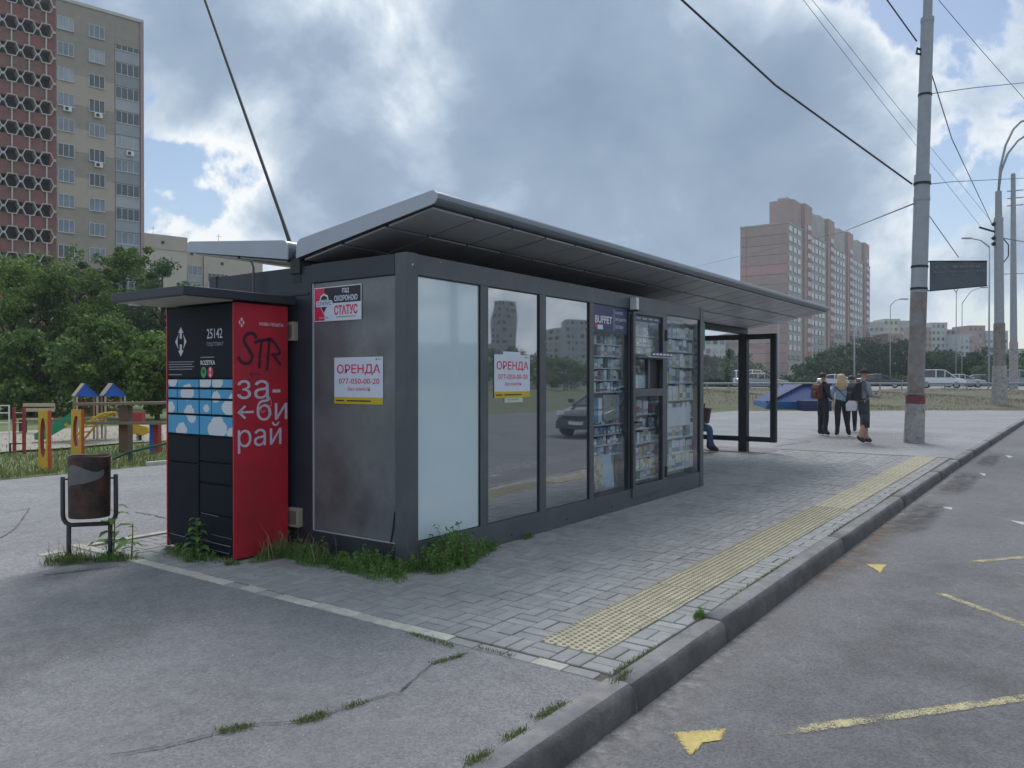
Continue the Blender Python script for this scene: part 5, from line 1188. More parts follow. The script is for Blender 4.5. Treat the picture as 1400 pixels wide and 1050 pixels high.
for k in range(6):
    b = MB(); x = -.52 + k * .17; b.box(x - .018, x + .018, .49, .52, .58, .95); loc(b, 'rail_slat', M_PLR)
b = MB(); b.box(-.60, .50, .48, .53, .93, .98); loc(b, 'guard_rail', M_PLR)
b = MB(); b.add([(-.60, -.18, .58), (-.60, .18, .58), (-1.25, -.18, .16), (-1.25, .18, .16), (-1.45, -.18, .14), (-1.45, .18, .14)], [(0, 1, 3, 2), (2, 3, 5, 4)]); loc(b, 'slide_chute', M_GRN)
for s_ in (-.18, .18):
    b = MB(); b.prism([(-.58, s_, .78), (-.58, s_, .52), (-1.25, s_, .10), (-1.45, s_, .10), (-1.45, s_, .22), (-1.22, s_, .34)], (0, .03, 0)); loc(b, 'slide_side', M_GRN)
b = MB(); b.prism([(-.86, -.19, .44), (-.80, -.19, .50), (-.74, -.19, .44), (-.80, -.19, .38)], (0, -.006, 0)); loc(b, 'slide_ornament', M_YEL)
# yellow arched ramp before the tower
t = thing('arch_ramp', 'yellow arched climbing ramp beside the slide tower', 'climbing ramp', A(127, 600, 18.6) * 1.0, YAW - math.pi / 2); FRM[t] = (Vector(t.location), YAW - math.pi / 2); t.location.z = 0
for k in range(7):
    f = k / 6; x = -.35 + f * .75; z = .12 + .62 * math.sin(f * 1.5)
    b = MB(); b.box(x - .05, x + .05, -.25, .25, z, z + .03); b.build('rung', M_YEL, t, world=False)
for s_ in (-.25, .25):
    b = MB(); b.tube([(-.40, s_, .05)] + [(-.35 + f * .75, s_, .10 + .62 * math.sin(f * 1.5)) for f in (0, .2, .4, .6, .8, 1)], .025, 6); b.build('side_beam', M_YEL, t, world=False)
# plank shelter / counter with thick posts
pc = A(190, 617, 16.6); pc.z = 0
t = thing('plank_counter', 'grey plank counter on a brown post and a blue and red post', 'play counter', pc, YAW - math.pi / 2)
b = MB(); b.prism([(-1.35, -.10, .985), (.70, -.22, 1.02), (.70, .25, 1.02), (-1.35, .2, .985)], (0, 0, .055)); b.build('plank', M_WD, t, world=False)
b = MB(); b.prism([(-1.05, -.25, .60), (.70, -.35, .60), (.70, -.10, .60), (-1.05, -.05, .60)], (0, 0, .05)); b.build('plank', M_WD, t, world=False)
b = MB(); b.box(-.41, -.22, -.05, .18, 0, .985); b.build('brown_post', M_BWOOD, t, world=False)
b = MB(); b.box(.245, .32, -.06, .1, 0, .60); b.build('blue_post', M_BLU, t, world=False); b = MB(); b.box(.322, .43, -.06, .1, 0, .60); b.build('red_post', M_PLR, t, world=False)
t = thing('seesaw', 'dark green seesaw beam tilted beside the locker', 'seesaw', G(178, 632), YAW - math.pi / 2)
b = MB(); b.tube([(-.34, 0, .05), (-.02, 0, .19), (.80, 0, .38)], .022, 8); b.build('beam', M_DGRN, t, world=False); b = MB(); b.box(-.03, .03, -.04, .04, 0, .17); b.build('support', M_DGRN, t, world=False)
t = thing('spring_rider', 'yellow spring rider between the plank counter posts', 'spring rider', A(190, 605, 19.5) * 1.0, YAW - math.pi / 2); t.location.z = 0; FRM[t] = (Vector(t.location), YAW - math.pi / 2)
b = MB(); b.prism([(-.24, -.04, .30), (-.16, -.04, .20), (.10, -.04, .14), (.26, -.04, .22), (.22, -.04, .36), (.05, -.04, .40), (-.06, -.04, .46), (-.22, -.04, .46)], (0, .08, 0)); b.build('body_board', M_YEL, t, world=False, bevel=.01)
b = MB(); b.tube([(.06 * math.cos(k * .9), .06 * math.sin(k * .9), .005 * k + .002) for k in range(34)], .012, 6); b.build('spring', M_DARK, t, world=False)
t = thing('red_bucket_seat', 'red slatted seat box behind the yellow spring rider', 'play box', A(188, 585, 22) * 1.0, YAW - math.pi / 2); t.location.z = 0; FRM[t] = (Vector(t.location), YAW - math.pi / 2)
b = MB(); b.box(-.17, .17, -.1, .1, .28, .62); b.build('box', M_PLR, t, world=False); b = MB(); b.box(-.03, .03, -.03, .03, 0, .28); b.build('stand', M_DARK, t, world=False)
# red bars and white ladder
for k, (px, pyb, pyt, d) in enumerate(((20, 622, 560, 16.2), (33, 622, 559, 16.2))):
    pass
t = thing('climbing_bars', 'red climbing bars with two posts at the left', 'climbing bars', A(26, 622, 16.2) * 1.0, YAW - math.pi / 2); t.location.z = 0; FRM[t] = (Vector(t.location), YAW - math.pi / 2)
for x in (-.10, .10): b = MB(); b.box(x - .025, x + .025, -.025, .025, 0, .95); b.build('post', M_PLR, t, world=False)
for x, m in ((-.19, M_DARK),): b = MB(); b.box(x - .014, x + .014, -.014, .014, 0, .22); b.build('stub_post', m, t, world=False)
b = MB(); b.box(-.19, .10, -.012, .012, .20, .225); b.build('rung', M_DARK, t, world=False)
for z in (.45, .65, .85): b = MB(); b.tube([(-.10, 0, z), (.10, 0, z)], .010, 6); b.build('rung', M_WHITE, t, world=False)
t = thing('white_ladder', 'white tube ladder frame cut by the left picture edge', 'ladder', A(2, 618, 16.6) * 1.0, YAW - math.pi / 2); t.location.z = 0; FRM[t] = (Vector(t.location), YAW - math.pi / 2)
for x in (-.25, .16): b = MB(); b.tube([(x, 0, 0), (x, 0, 1.0)], .016, 6); b.build('post', M_WHITE, t, world=False)
for z in (.16, .40, .62, .83, .985): b = MB(); b.tube([(-.25, 0, z), (.16, 0, z)], .013, 6); b.build('rung', M_WHITE, t, world=False)
t = thing('park_bench', 'pale plank bench behind the first yellow panel', 'bench', A(44, 594, 22) * 1.0, YAW - math.pi / 2); t.location.z = 0; FRM[t] = (Vector(t.location), YAW - math.pi / 2)
for z, y in ((.40, 0), (.40, .14), (.62, .28), (.76, .30)): b = MB(); b.box(-.45, .45, y, y + .11 if z < .5 else y + .03, z, z + .04 if z < .5 else z + .10); b.build('slat', M_PALE, t, world=False)
for x in (-.35, .35): b = MB(); b.box(x - .03, x + .03, .0, .28, 0, .40); b.build('leg', M_DARK, t, world=False)

# ------------------------------------------------------------------ poles, banner, wires
def axis(px0, py0, px1, py1, d):           # leaning axis of a pole standing at distance d
    return A(px0, py0, d), A(px1, py1, d)
d1 = FPX * EYE / (605 - HOR)
p0, p1 = axis(1250, 605, 1267, 0, d1); p0.z = 0
pole1 = thing('utility_pole', 'tall steel pole with rusty foot and red band beside the kerb', 'pole', (p0.x, p0.y, 0))
def pat(f): return p0.lerp(p1, f)
def at_y(py): return (605 - py) / 605.0
def seg(name, m, y0, y1, r0, r1, n=16, parent=pole1):
    b = MB(); b.tube([pat(at_y(y0)), pat(at_y(y1))], [r0, r1], n); return b.build(name, m, parent, smooth=False)
seg('concrete_jacket', M_CONC, 606, 546, .235, .215); seg('red_band', M_REDBAND, 552, 541, .2185, .2175); seg('collar', M_RUST, 540, 537, .245, .235)
seg('lower_tube', M_RUST, 546, 400, .190, .186); seg('middle_tube', M_STEEL, 400, 246, .185, .175); seg('collar', M_STEEL, 250, 240, .190, .187); seg('collar', M_STEEL, 275, 270, .187, .187)
seg('upper_tube', M_STEEL, 243, 28, .150, .143); seg('collar', M_STEEL, 32, 26, .152, .150); seg('top_tube', M_STEEL, 28, -120, .105, .100)
for y in (131, 252, 395, 365): seg('clamp', M_DARK, y + 1.5, y - 1.5, .196 if y > 245 else .158, .196 if y > 245 else .158)
b = MB(); q = pat(at_y(70)); r_ = Vector((RX, RY, 0)); b.tube([q - r_ * .10, q - r_ * .22 + Vector((0, 0, .05)), q - r_ * .24 - Vector((0, 0, .08)), q - r_ * .12 - Vector((0, 0, .10))], .03, 6); b.build('hook', M_DARK, pole1)
# banner fixed to the pole on two arms
bn = thing('banner', 'dark back lit banner hanging from the steel pole over the pavement', 'banner', pat(at_y(375)))
qa, qb = A(1269, 358, d1), A(1269, 397, d1); u = (Vector((RX, RY, 0)) * .97 + Vector((VX, VY, 0)) * .22).normalized(); bw = 1.66
M_BANNER = mat('banner_cloth', (.10, .12, .14), .8, var=.12, scale=3); M_BTXT = mat('banner_faint_print', (.20, .225, .245), .8, var=.2, scale=20); M_BTXT2 = mat('banner_faint_red', (.22, .19, .18), .8, var=.2)  # cloth painted dark: the shade of its backlit side is in the colour
tl, bl = qa + u * .03, qb + u * .03; nb = u.cross(Vector((0, 0, 1)))
def bpt(x, y): return tl + u * x * bw + Vector((0, 0, 1)) * (-(tl.z - bl.z) * y + .10 * x * (1 - y) * .6 + .17 * x * y)
b = MB(); nn_ = 14; vs = []
for i in range(nn_ + 1):
    for j in range(4): vs.append(bpt(i / nn_, j / 3 + (.02 * (i % 2) if j == 3 else 0)) + nb * (.015 * math.sin(i * .9)))
b.add(vs, [(i * 4 + j, (i + 1) * 4 + j, (i + 1) * 4 + j + 1, i * 4 + j + 1) for i in range(nn_) for j in range(3)]); cl = b.build('cloth', M_BANNER, bn, smooth=True)
for (x0, x1, y0, y1, m, k) in ((.38, .86, .15, .25, M_BTXT, 12), (.06, .32, .18, .21, M_BTXT, 2), (.30, .66, .37, .41, M_BTXT2, 9), (.06, .24, .37, .395, M_BTXT, 2), (.80, .96, .37, .41, M_BTXT, 3), (.36, .56, .49, .51, M_BTXT, 2)):
    for i in range(k):
        xa = x0 + (x1 - x0) * (i + rnd.uniform(0, .15)) / k; xb = x0 + (x1 - x0) * (i + rnd.uniform(.5, .8)) / k
        b = MB(); b.poly([bpt(xa, y1) + nb * .03, bpt(xb, y1) + nb * .03, bpt(xb, y0) + nb * .03, bpt(xa, y0) + nb * .03]); b.build('faint_print', m, cl)
for y in (-.02, 1.02):
    b = MB(); b.tube([pat(at_y(365 if y < .5 else 395)), bpt(0, y), bpt(1, y)], .016, 6); b.build('arm', M_DARK, bn)

d2 = FPX * EYE / (558 - HOR)
a0, a1 = axis(1367, 558, 1364, 262, d2); a0.z = 0
pole2 = thing('lamp_pole', 'tall lamp pole with two curved arms and a rusty thick foot', 'pole', a0)
def seg2(name, m, y0, y1, r0, r1, n=14):
    f = lambda y: a0.lerp(a1, (558 - y) / 296.0); b = MB(); b.tube([f(y0), f(y1)], [r0, r1], n); return b.build(name, m, pole2)
seg2('concrete_jacket', M_CONC, 559, 500, .40, .34); seg2('rusty_tube', M_RUST, 512, 442, .30, .27); seg2('tube', M_STEEL, 450, 300, .235, .215); seg2('upper_tube', M_STEEL, 300, 262, .17, .15); seg2('collar', M_STEEL, 303, 298, .23, .22)
for k, (dx, dy) in enumerate(((40, -100), (52, -82))):
    b = MB(); q0 = A(1364, 264, d2); pts = [q0] + [A(1364 + dx * (1 - math.cos(t)) * 1.0, 264 + dy * math.sin(t) * 1.0, d2) for t in (R(20), R(40), R(60), R(75), R(90))] + [A(1364 + dx + 30, 264 + dy - 12, d2)]
    b.tube(pts, .06, 8); ar = b.build('curved_arm', M_STEEL, pole2, smooth=True)
    e = pts[-1]; b = MB(); b.prism([e + Vector((RX, RY, 0)) * x + Vector((0, 0, z)) + Vector((VX, VY, 0)) * -.15 for x, z in ((-.2, .02), (.5, .10), (.75, .04), (.6, -.06), (-.2, -.06))], Vector((VX, VY, 0)) * .3); b.build('lamp_head', M_STEEL, ar)
b = MB(); b.tube([A(1362, 318, d2), A(1338, 311, d2)], .05, 6); b.build('cross_arm', M_DARK, pole2)
for y in (305, 324, 332): b = MB(); b.tube([A(1356, y, d2), A(1359, y + 3, d2)], .10, 6); b.build('insulator', M_DARK, pole2)
a0_, a1_ = axis(1386, 542, 1384, 238, 62); a0_.z = .72
t = thing('utility_pole', 'slim grey steel pole nearest the right picture edge', 'pole', a0_); b = MB(); b.tube([a0_, a0_.lerp(a1_, .22)], [.32, .30], 12); b.build('foot', M_CONC, t); b = MB(); b.tube([a0_.lerp(a1_, .2), a1_], [.26, .16], 12); b.build('shaft', M_STEEL, t)
for y in (262, 272, 282): b = MB(); b.tube([A(1376, y, 62), A(1398, y - 2, 62)], .045, 6); b.build('cross_arm', M_STEEL, t)
def lamp_post(label, px, py_t, d, arm, zb=.6, r=.10, two=False):
    q = A(px, py_t, d); base = Vector((q.x, q.y, zb)); t = thing('street_lamp', label, 'street lamp', base, group='distant street lamps')
    b = MB(); b.tube([base, base.lerp(q, .5), q], [r * .9, r * .65, r * .45], 8); b.build('post', M_STEEL, t, smooth=True)
    for s_ in ((arm,) if not two else (arm, (-arm[0] * .7, arm[1] * 1.2))):
        e = A(px + s_[0], py_t + s_[1], d); m_ = A(px + s_[0] * .45, py_t + s_[1] * .75, d)
        b = MB(); b.tube([q, m_, e], [r * .6, r * .5, r * .4], 6); ar = b.build('arm', M_STEEL, t)
        h = (e - q); h.z = 0; h.normalize(); b = MB(); b.bar(e - h * .1, e + h * .9, .3, .14); b.build('lamp_head', M_STEEL, ar)
lamp_post('thin far lamp post rising above the trees left of the steel pole', 1217, 418, 100, (14, -9))
lamp_post('pale lamp post before the red end wall of the tower', 1064, 442, 78, (-8, -3), r=.16)
lamp_post('pale post behind the cap of the waiting man', 1168, 452, 84, (10, -6), r=.12)
lamp_post('left of two crossing far lamp posts under the banner', 1307, 400, 105, (-10, -8), two=True)
lamp_post('right of two crossing far lamp posts under the banner', 1315, 415, 112, (26, -22))
lamp_post('far lamp post right behind the banner edge', 1352, 338, 86, (-26, -12), r=.13)
def wire(label, pts, r=.012, m=M_WIRE, sag=0.0):
    P = [Vector(p) for p in pts]; Q = []
    for i in range(len(P) - 1):
        for k in range(10):
            t = k / 10; q = P[i].lerp(P[i + 1], t); q.z -= sag * 4 * t * (1 - t); Q.append(q)
    Q.append(P[-1]); b = MB(); b.tube(Q, r, 5, cap=False); return b.build('overhead_wire', m, label=label, cat='wire', group='overhead wires')
j1 = A(1246, 252, d1)
wire('thick black wire sagging from the top edge down to the pole collar', [A(860, -75, d1 * .72), A(930, 0, d1 * .75), A(1060, 118, d1 * .86), j1], .022)
wire('thin wire running from behind the tower roof to the pole', [A(945, 366, 150), A(1150, 318, 60), A(1248, 279, d1)], .02, M_WIREG)
wire('thin span wire from the pole collar to the right edge', [A(1262, 253, d1), A(1300, 249, d1 * 1.3), A(1420, 243, d1 * 2)], .012, M_WIREG)
wire('upper span wire from the pole to the right edge', [A(1257, 131, d1), A(1330, 121, d1), A(1420, 112, d1 * 1.2)], .010, M_WIREG)
wire('wire from the top edge ending at the pole hook', [A(1180, -45, d1), A(1210, 0, d1), A(1252, 58, d1)], .018)
wire('long wire falling from the pole to the insulator of the curved lamp pole', [A(1262, 70, d1), A(1300, 190, d1 * 1.5), A(1356, 308, d2)], .016)
wire('wire from the pole down to the top of the banner', [A(1266, 290, d1), A(1310, 352, d1 * 1.05)], .010)
wire('wire crossing the top right corner of the sky', [A(1240, -60, 22), A(1280, 0, 24), A(1340, 70, 26), A(1420, 160, 30)], .010, M_WIREG)
wire('left of two parallel thin wires in the grey cloud', [A(1060, -60, 40), A(1096, 0, 42), A(1200, 135, 50), A(1340, 310, 70)], .014, M_WIREG)
wire('right of two parallel thin wires in the grey cloud', [A(1072, -60, 40), A(1108, 0, 42), A(1212, 130, 50), A(1352, 300, 70)], .014, M_WIREG)
wire('wire from the curved lamp pole past the slim pole', [A(1366, 325, d2), A(1400, 331, 50), A(1450, 338, 60)], .03, M_WIREG)
wire('hanging wire loop right of the curved lamp pole', [A(1368, 323, d2), A(1378, 335, d2), A(1378, 350, d2), A(1369, 362, d2)], .03)
wire('low far wire behind the slim pole', [A(1366, 375, d2), A(1430, 373, 60)], .02, M_WIREG)

# ------------------------------------------------------------------ guard rail, blue stair wall
gr = thing('guard_rail', 'grey road guard rail along the top of the dry grass bank', 'guard rail', dl(58, 20, .7))
for k in range(26):
    l = 8 + k * 1.6; 
    b = MB(); p = dl(58, l, .72); b.box(p.x - .05, p.x + .05, p.y - .05, p.y + .05, .6, 1.28); b.build('post', M_STEEL, gr)
b = MB(); pa, pb = dl(57.85, 4, 0), dl(57.85, 50, 0); n_ = Vector((VX, VY, 0))
b.add([v for z, o_ in ((1.13, 0), (1.16, -.05), (1.19, -.01), (1.22, -.01), (1.25, -.05), (1.28, 0)) for v in (pa + n_ * o_ + Vector((0, 0, z)), pb + n_ * o_ + Vector((0, 0, z)))], [(i * 2, i * 2 + 1, i * 2 + 3, i * 2 + 2) for i in range(5)]); b.build('rail_beam', M_STEEL, gr)
M_BLUEW = mat('blue_painted_wall', (.008, .038, .17), .7, var=.15, scale=2); M_BLUEW2 = mat('bright_blue_band', (.012, .085, .25), .7, var=.12, scale=2); M_BLUEW3 = mat('dark_blue_box', (.010, .022, .075), .7, var=.1)
bw_ = thing('underpass_parapet', 'sloping blue painted underpass parapet at the foot of the bank', 'parapet', A(1085, 560, 39.4) * 1.0); bw_.location.z = 0; FRM[bw_] = (Vector(bw_.location), 0)
def PQ(px, py, d): return A(px, py, d)
b = MB(); f = [PQ(1051, 549, 39.2), PQ(1100, 549, 39.2), PQ(1135, 549, 39.2), PQ(1135, 526, 40.5), PQ(1096, 526, 40.5)]; b.prism(f, Vector((VX, VY, 0)) * 2.5); b.build('sloping_wall', M_BLUEW, bw_)
for px_ in (1068, 1082, 1096, 1110, 1124):
    b = MB(); yt = 549 - max(0, min(1, (px_ - 1051) / 45)) * 22; b.bar(PQ(px_, 549, 39.18), PQ(px_, yt + .6, 39.2 + 1.3 * (549 - yt) / 23 - .02), .05, .03); b.build('wall_seam', M_BLUEW3, bw_)
b = MB(); b.bar(PQ(1050, 549.5, 39.15), PQ(1096, 525.6, 40.45), .22, .08); b.bar(PQ(1096, 525.6, 40.45), PQ(1136, 525.6, 40.45), .22, .08); b.build('coping', M_BLUEW3, bw_)
b = MB(); f = [PQ(1045, 561.5, 39.0), PQ(1135, 561.5, 39.0), PQ(1135, 549, 39.0), PQ(1052, 549, 39.0)]; b.prism(f, Vector((VX, VY, 0)) * 2.3); b.build('base_band', M_BLUEW2, bw_)
b = MB(); f = [PQ(1099, 562, 38.0), PQ(1137, 562, 38.0), PQ(1137, 548, 38.0), PQ(1099, 548, 38.0)]; b.prism(f, Vector((VX, VY, 0)) * .9); b.build('front_box', M_BLUEW3, bw_)

# ------------------------------------------------------------------ people
def person(label, loc, rz, J, cols, hgt=1.76, rad=1.0, extra=None):
    """J: joints; x ahead, y to the left"""
    D = dict(pel=(0, 0, .96), spi=(0, 0, 1.14), che=(.0, 0, 1.34), nec=(-.01, 0, 1.49), hb=(.015, 0, 1.575), hd=(.02, 0, 1.655), top=(.01, 0, 1.715), nose=(.112, 0, 1.635),
             ls=(-.01, .175, 1.43), le=(-.03, .225, 1.15), lw=(.06, .215, .93), lh=(.085, .205, .86), rs=(-.01, -.175, 1.43), re=(-.03, -.225, 1.15), rw=(.06, -.215, .93), rh=(.085, -.205, .86),
             lhip=(0, .09, .90), lk=(.025, .10, .50), la=(-.02, .10, .10), lt=(.16, .115, .052), rhip=(0, -.09, .90), rk=(.025, -.10, .50), ra=(-.02, -.10, .10), rt=(.15, -.115, .045), lheel=(-.055, .10, .05), rheel=(-.055, -.10, .05))
    D.update(J)
    rr = dict(pel=.150, spi=.140, che=.155, nec=.060, hb=.074, hd=.098, top=.064, nose=.014, ls=.080, le=.060, lw=.038, lh=.030, rs=.080, re=.060, rw=.038, rh=.030, lhip=.112, lk=.084, la=.064, lt=.054, rhip=.112, rk=.084, ra=.064, rt=.054, lheel=.056, rheel=.056)
    rr.update((extra or {}).get('rad', {}))
    E_ = [('pel', 'spi', 't'), ('spi', 'che', 't'), ('che', 'nec', 't'), ('nec', 'hb', 's'), ('hb', 'hd', 's'), ('hd', 'top', 's'), ('hd', 'nose', 's'),
          ('che', 'ls', 't'), ('ls', 'le', 'a'), ('le', 'lw', 'a'), ('lw', 'lh', 's'), ('che', 'rs', 't'), ('rs', 're', 'a'), ('re', 'rw', 'a'), ('rw', 'rh', 's'),
          ('pel', 'lhip', 'p'), ('lhip', 'lk', 'p'), ('lk', 'la', 'c'), ('la', 'lt', 'f'), ('la', 'lheel', 'f'), ('pel', 'rhip', 'p'), ('rhip', 'rk', 'p'), ('rk', 'ra', 'c'), ('ra', 'rt', 'f'), ('ra', 'rheel', 'f')]
    # fingers: four and a thumb, slightly curled
    for s_, sg in (('l', 1), ('r', -1)):
        w = Vector(D[s_ + 'w']); h = Vector(D[s_ + 'h']); dv = (h - w).normalized(); sd = dv.cross(Vector((0, sg, 0.2))).normalized()
        for i in range(4):
            k = s_ + 'f%d' % i; L_ = (.050, .060, .056, .044)[i]; q = h + sd * (.024 - .016 * i) + dv * .012
            D[k] = tuple(q + dv * L_ * .55); D[k + 'b'] = tuple(q + dv * L_ + Vector((.012, -sg * .012, 0))); rr[k] = .0095; rr[k + 'b'] = .0085; E_ += [(s_ + 'h', k, 's'), (k, k + 'b', 's')]
        k = s_ + 'th'; D[k] = tuple(w + dv * .045 + sd * .045); rr[k] = .011; E_.append((s_ + 'w', k, 's'))
    sc = hgt / 1.78
    keys = list(D); ix = {k: i for i, k in enumerate(keys)}
    me = bpy.data.meshes.new('body'); me.from_pydata([tuple(c * sc for c in D[k]) for k in keys], [(ix[a], ix[b_]) for a, b_, _ in E_], [])
    o = bpy.data.objects.new('body', me); COL.objects.link(o)
    sm = o.modifiers.new('skin', 'SKIN'); sm.use_smooth_shade = True; sm.branch_smoothing = .6
    for k in keys:
        v = me.skin_vertices[0].data[ix[k]]; r_ = rr[k] * sc * (rad if k in ('pel', 'spi', 'che') else 1); v.radius = (r_, r_); v.use_root = k == 'pel'
    ss = o.modifiers.new('sub', 'SUBSURF'); ss.levels = 1; ss.render_levels = 1
    dg = bpy.context.evaluated_depsgraph_get(); dg.update(); m2 = bpy.data.meshes.new_from_object(o.evaluated_get(dg)); bpy.data.objects.remove(o)
    m2.name = 'body'
    segs = [(Vector(D[a]) * sc, Vector(D[b_]) * sc, c) for a, b_, c in E_]
    order = ['s', 't', 'a', 'p', 'c', 'f']
    m2.materials.clear()
    for c in order: m2.materials.append(cols[c])
    for p in m2.polygons:
        best, bc_ = 1e9, 't'
        for a, b_, c in segs:
            ab = b_ - a; t = max(0, min(1, (p.center - a).dot(ab) / max(ab.length_squared, 1e-9))); dd = (p.center - a - ab * t).length
            if dd < best: best, bc_ = dd, c
        p.material_index = order.index(bc_); p.use_smooth = True
    t = thing('person', label, 'person', loc, rz)
    o = bpy.data.objects.new('body', m2); link(o, t)
    # face details: eyes, mouth and ears
    hd = Vector(D['hd']) * sc; b = MB()
    for s_ in (-1, 1): b.ell(hd + Vector((.084, s_ * .034, .005)) * sc, .010, .013, .009, 6, 4)
    b.build('eyes', M_PBLK, t, world=False); b = MB(); b.ell(hd + Vector((.078, 0, -.062)) * sc, .012, .025, .006, 6, 4); b.build('mouth', M_LIP, t, world=False)
    for s_ in (-1, 1): b = MB(); b.ell(hd + Vector((-.005, s_ * .092, -.005)) * sc, .022, .010, .030, 8, 5); b.build('ear', cols['s'], t, world=False)
    return t, D, sc
M_SKIN = mat('skin', (.40, .23, .165), .6, var=.06, scale=20); M_LIP = mat('lips', (.30, .11, .10), .6, var=.05)
M_CLB = mat('black_cloth', (.020, .021, .027), .85, var=.2, scale=10); M_CLN = mat('navy_cloth', (.022, .028, .045), .85, var=.15, scale=10); M_DENIM = mat('pale_denim', (.25, .33, .46), .85, var=.12, scale=12)
M_GREYC = mat('grey_cloth', (.24, .26, .29), .85, var=.12, scale=10); M_SHORT = mat('dark_shorts', (.035, .050, .056), .85, var=.15, scale=9); M_SHOE = mat('dark_shoe', (.035, .033, .035), .7, var=.2); M_WHITEC = mat('white_cloth', (.55, .57, .60), .8, var=.08)
M_BLOND = mat('blond_hair', (.46, .34, .17), .6, var=.25, scale=25); M_BRHAIR = mat('dark_hair', (.022, .017, .014), .6, var=.2, scale=25); M_JEAN = mat('blue_jeans', (.055, .10, .19), .85, var=.18, scale=10); M_BACKR = mat('red_brown_bag', (.10, .035, .03), .75, var=.4, scale=14); M_CAP = mat('cap_cloth', (.035, .03, .045), .85, var=.15)
PPL = []
# man in dark clothes seen from the side
q = G(1125, 595); q.z = -.008; az = math.atan2(RY, RX)
t, D, sc = person('person in dark clothes standing side on with a red brown backpack', q, az + .35, dict(le=(-.02, .21, 1.16), lw=(.17, .16, 1.02), lh=(.23, .14, 1.02), re=(-.02, -.21, 1.16), rw=(.17, -.16, 1.02), rh=(.23, -.14, 1.02), lt=(.16, .12, .045)), dict(s=M_SKIN, t=M_CLN, a=M_CLN, p=M_CLB, c=M_CLB, f=M_SHOE), 1.74)
b = MB(); b.ell(Vector((-.012, 0, 1.672)) * sc, .105, .10, .10, 12, 7, -.25); b.build('hair', M_BRHAIR, t, world=False, smooth=True)
def backpack(label, pos, rz, m, w=.28, h=.42, dp=.17, strap=True):
    k = thing('backpack', label, 'backpack', pos, rz, group='backpacks')
    b = MB(); prof = [(-dp, .03), (-dp * 1.05, .12), (-dp, .30), (-dp * .7, .39), (-.02, .42), (0, .40), (0, .02), (-dp * .6, 0)]
    b.prism([(x * 1.0, -w / 2, z * h / .42) for x, z in prof], (0, w, 0)); b.build('bag', m, k, world=False, bevel=.035)
    b = MB(); b.prism([(x * .5 - dp * .72, -w * .36, .03 + z * .5) for x, z in prof], (0, w * .72, 0)); b.build('pocket', m, k, world=False, bevel=.02)
    for s_ in (-1, 1):
        b = MB(); b.tube([(0, s_ * w * .3, .40), (.06, s_ * w * .36, .47), (.20, s_ * w * .42, .40), (.23, s_ * w * .45, .22), (.08, s_ * w * .52, .04), (0, s_ * w * .4, .05)], .016, 6); b.build('strap', M_CLB, k, world=False)
    return k
def onb(q, rz, x, y, z): return Vector((q.x + x * math.cos(rz) - y * math.sin(rz), q.y + x * math.sin(rz) + y * math.cos(rz), z))
backpack('red brown backpack on the person in dark clothes', onb(q, az + .35, -.12, 0, 1.00), az + .35, M_BACKR)
# blonde woman seen from behind
q = G(1150, 596); q.z = -.008; rzb_ = YAW - .25
t, D, sc = person('blonde person in a pale denim jacket seen from behind', q, rzb_, dict(le=(.02, .25, 1.18), lw=(.18, .20, 1.05), lh=(.24, .17, 1.06), re=(.02, -.25, 1.18), rw=(.18, -.20, 1.05), rh=(.24, -.17, 1.06), rk=(.03, -.15, .50), ra=(-.02, -.20, .10), rt=(.13, -.25, .045), rheel=(-.05, -.19, .05), lk=(.0, .09, .50)), dict(s=M_SKIN, t=M_DENIM, a=M_DENIM, p=M_CLB, c=M_CLB, f=M_SHOE), 1.70, 1.12)
b = MB(); b.ell(Vector((-.02, 0, 1.675)) * sc, .115, .112, .10, 14, 8, -.5); b.ell(Vector((-.095, 0, 1.50)) * sc, .062, .125, .20, 14, 9); b.ell(Vector((-.06, .06, 1.47)) * sc, .06, .06, .17, 10, 8); b.ell(Vector((-.06, -.065, 1.45)) * sc, .06, .06, .18, 10, 8); b.build('hair', M_BLOND, t, world=False, smooth=True)
bg = thing('shoulder_bag', 'grey shoulder bag strap across the denim jacket', 'bag', onb(q, rzb_, -.1, .2, .95), rzb_); b = MB(); b.tube([(-.045, .02, .45), (-.06, -.16, .25), (-.03, -.36, .05)], .012, 6); b.build('strap', M_CLB, bg, world=False); b = MB(); b.box(-.02, .07, -.46, -.30, -.12, .08); b.build('bag', M_CLB, bg, world=False, bevel=.03)
# person half hidden behind
q = G(1164, 590); q.z = -.008
t, D, sc = person('person in black half hidden behind the blonde one', q, YAW + 2.6, dict(le=(.02, .23, 1.16), lw=(.16, .17, .98), lh=(.21, .15, .96), re=(.02, -.23, 1.16), rw=(.16, -.17, .98), rh=(.21, -.15, .96)), dict(s=M_SKIN, t=M_CLB, a=M_WHITEC, p=M_CLB, c=M_CLB, f=M_SHOE), 1.66)
b = MB(); b.ell(Vector((-.015, 0, 1.675)) * sc, .105, .10, .10, 12, 7, -.3); b.build('hair', M_BRHAIR, t, world=False, smooth=True)
wb = thing('carrier_bag', 'white carrier bag hanging behind the man with the cap', 'bag', A(1165, 553, 21.0), 0); b = MB(); r__ = Vector((RX, RY, 0)); v__ = Vector((VX, VY, 0)); c_ = A(1165, 562, 21.0)
b.prism([c_ + r__ * x + Vector((0, 0, z)) for x, z in ((-.13, 0), (.13, .01), (.14, .20), (.06, .28), (-.07, .27), (-.14, .19))], v__ * .10); b.build('bag', M_WHITEC, wb, bevel=.02); b = MB(); b.tube([c_ + r__ * x + v__ * .05 + Vector((0, 0, z)) for x, z in ((-.06, .26), (-.05, .37), (.03, .37), (.05, .27))], .008, 6); b.build('handle', M_WHITEC, wb)
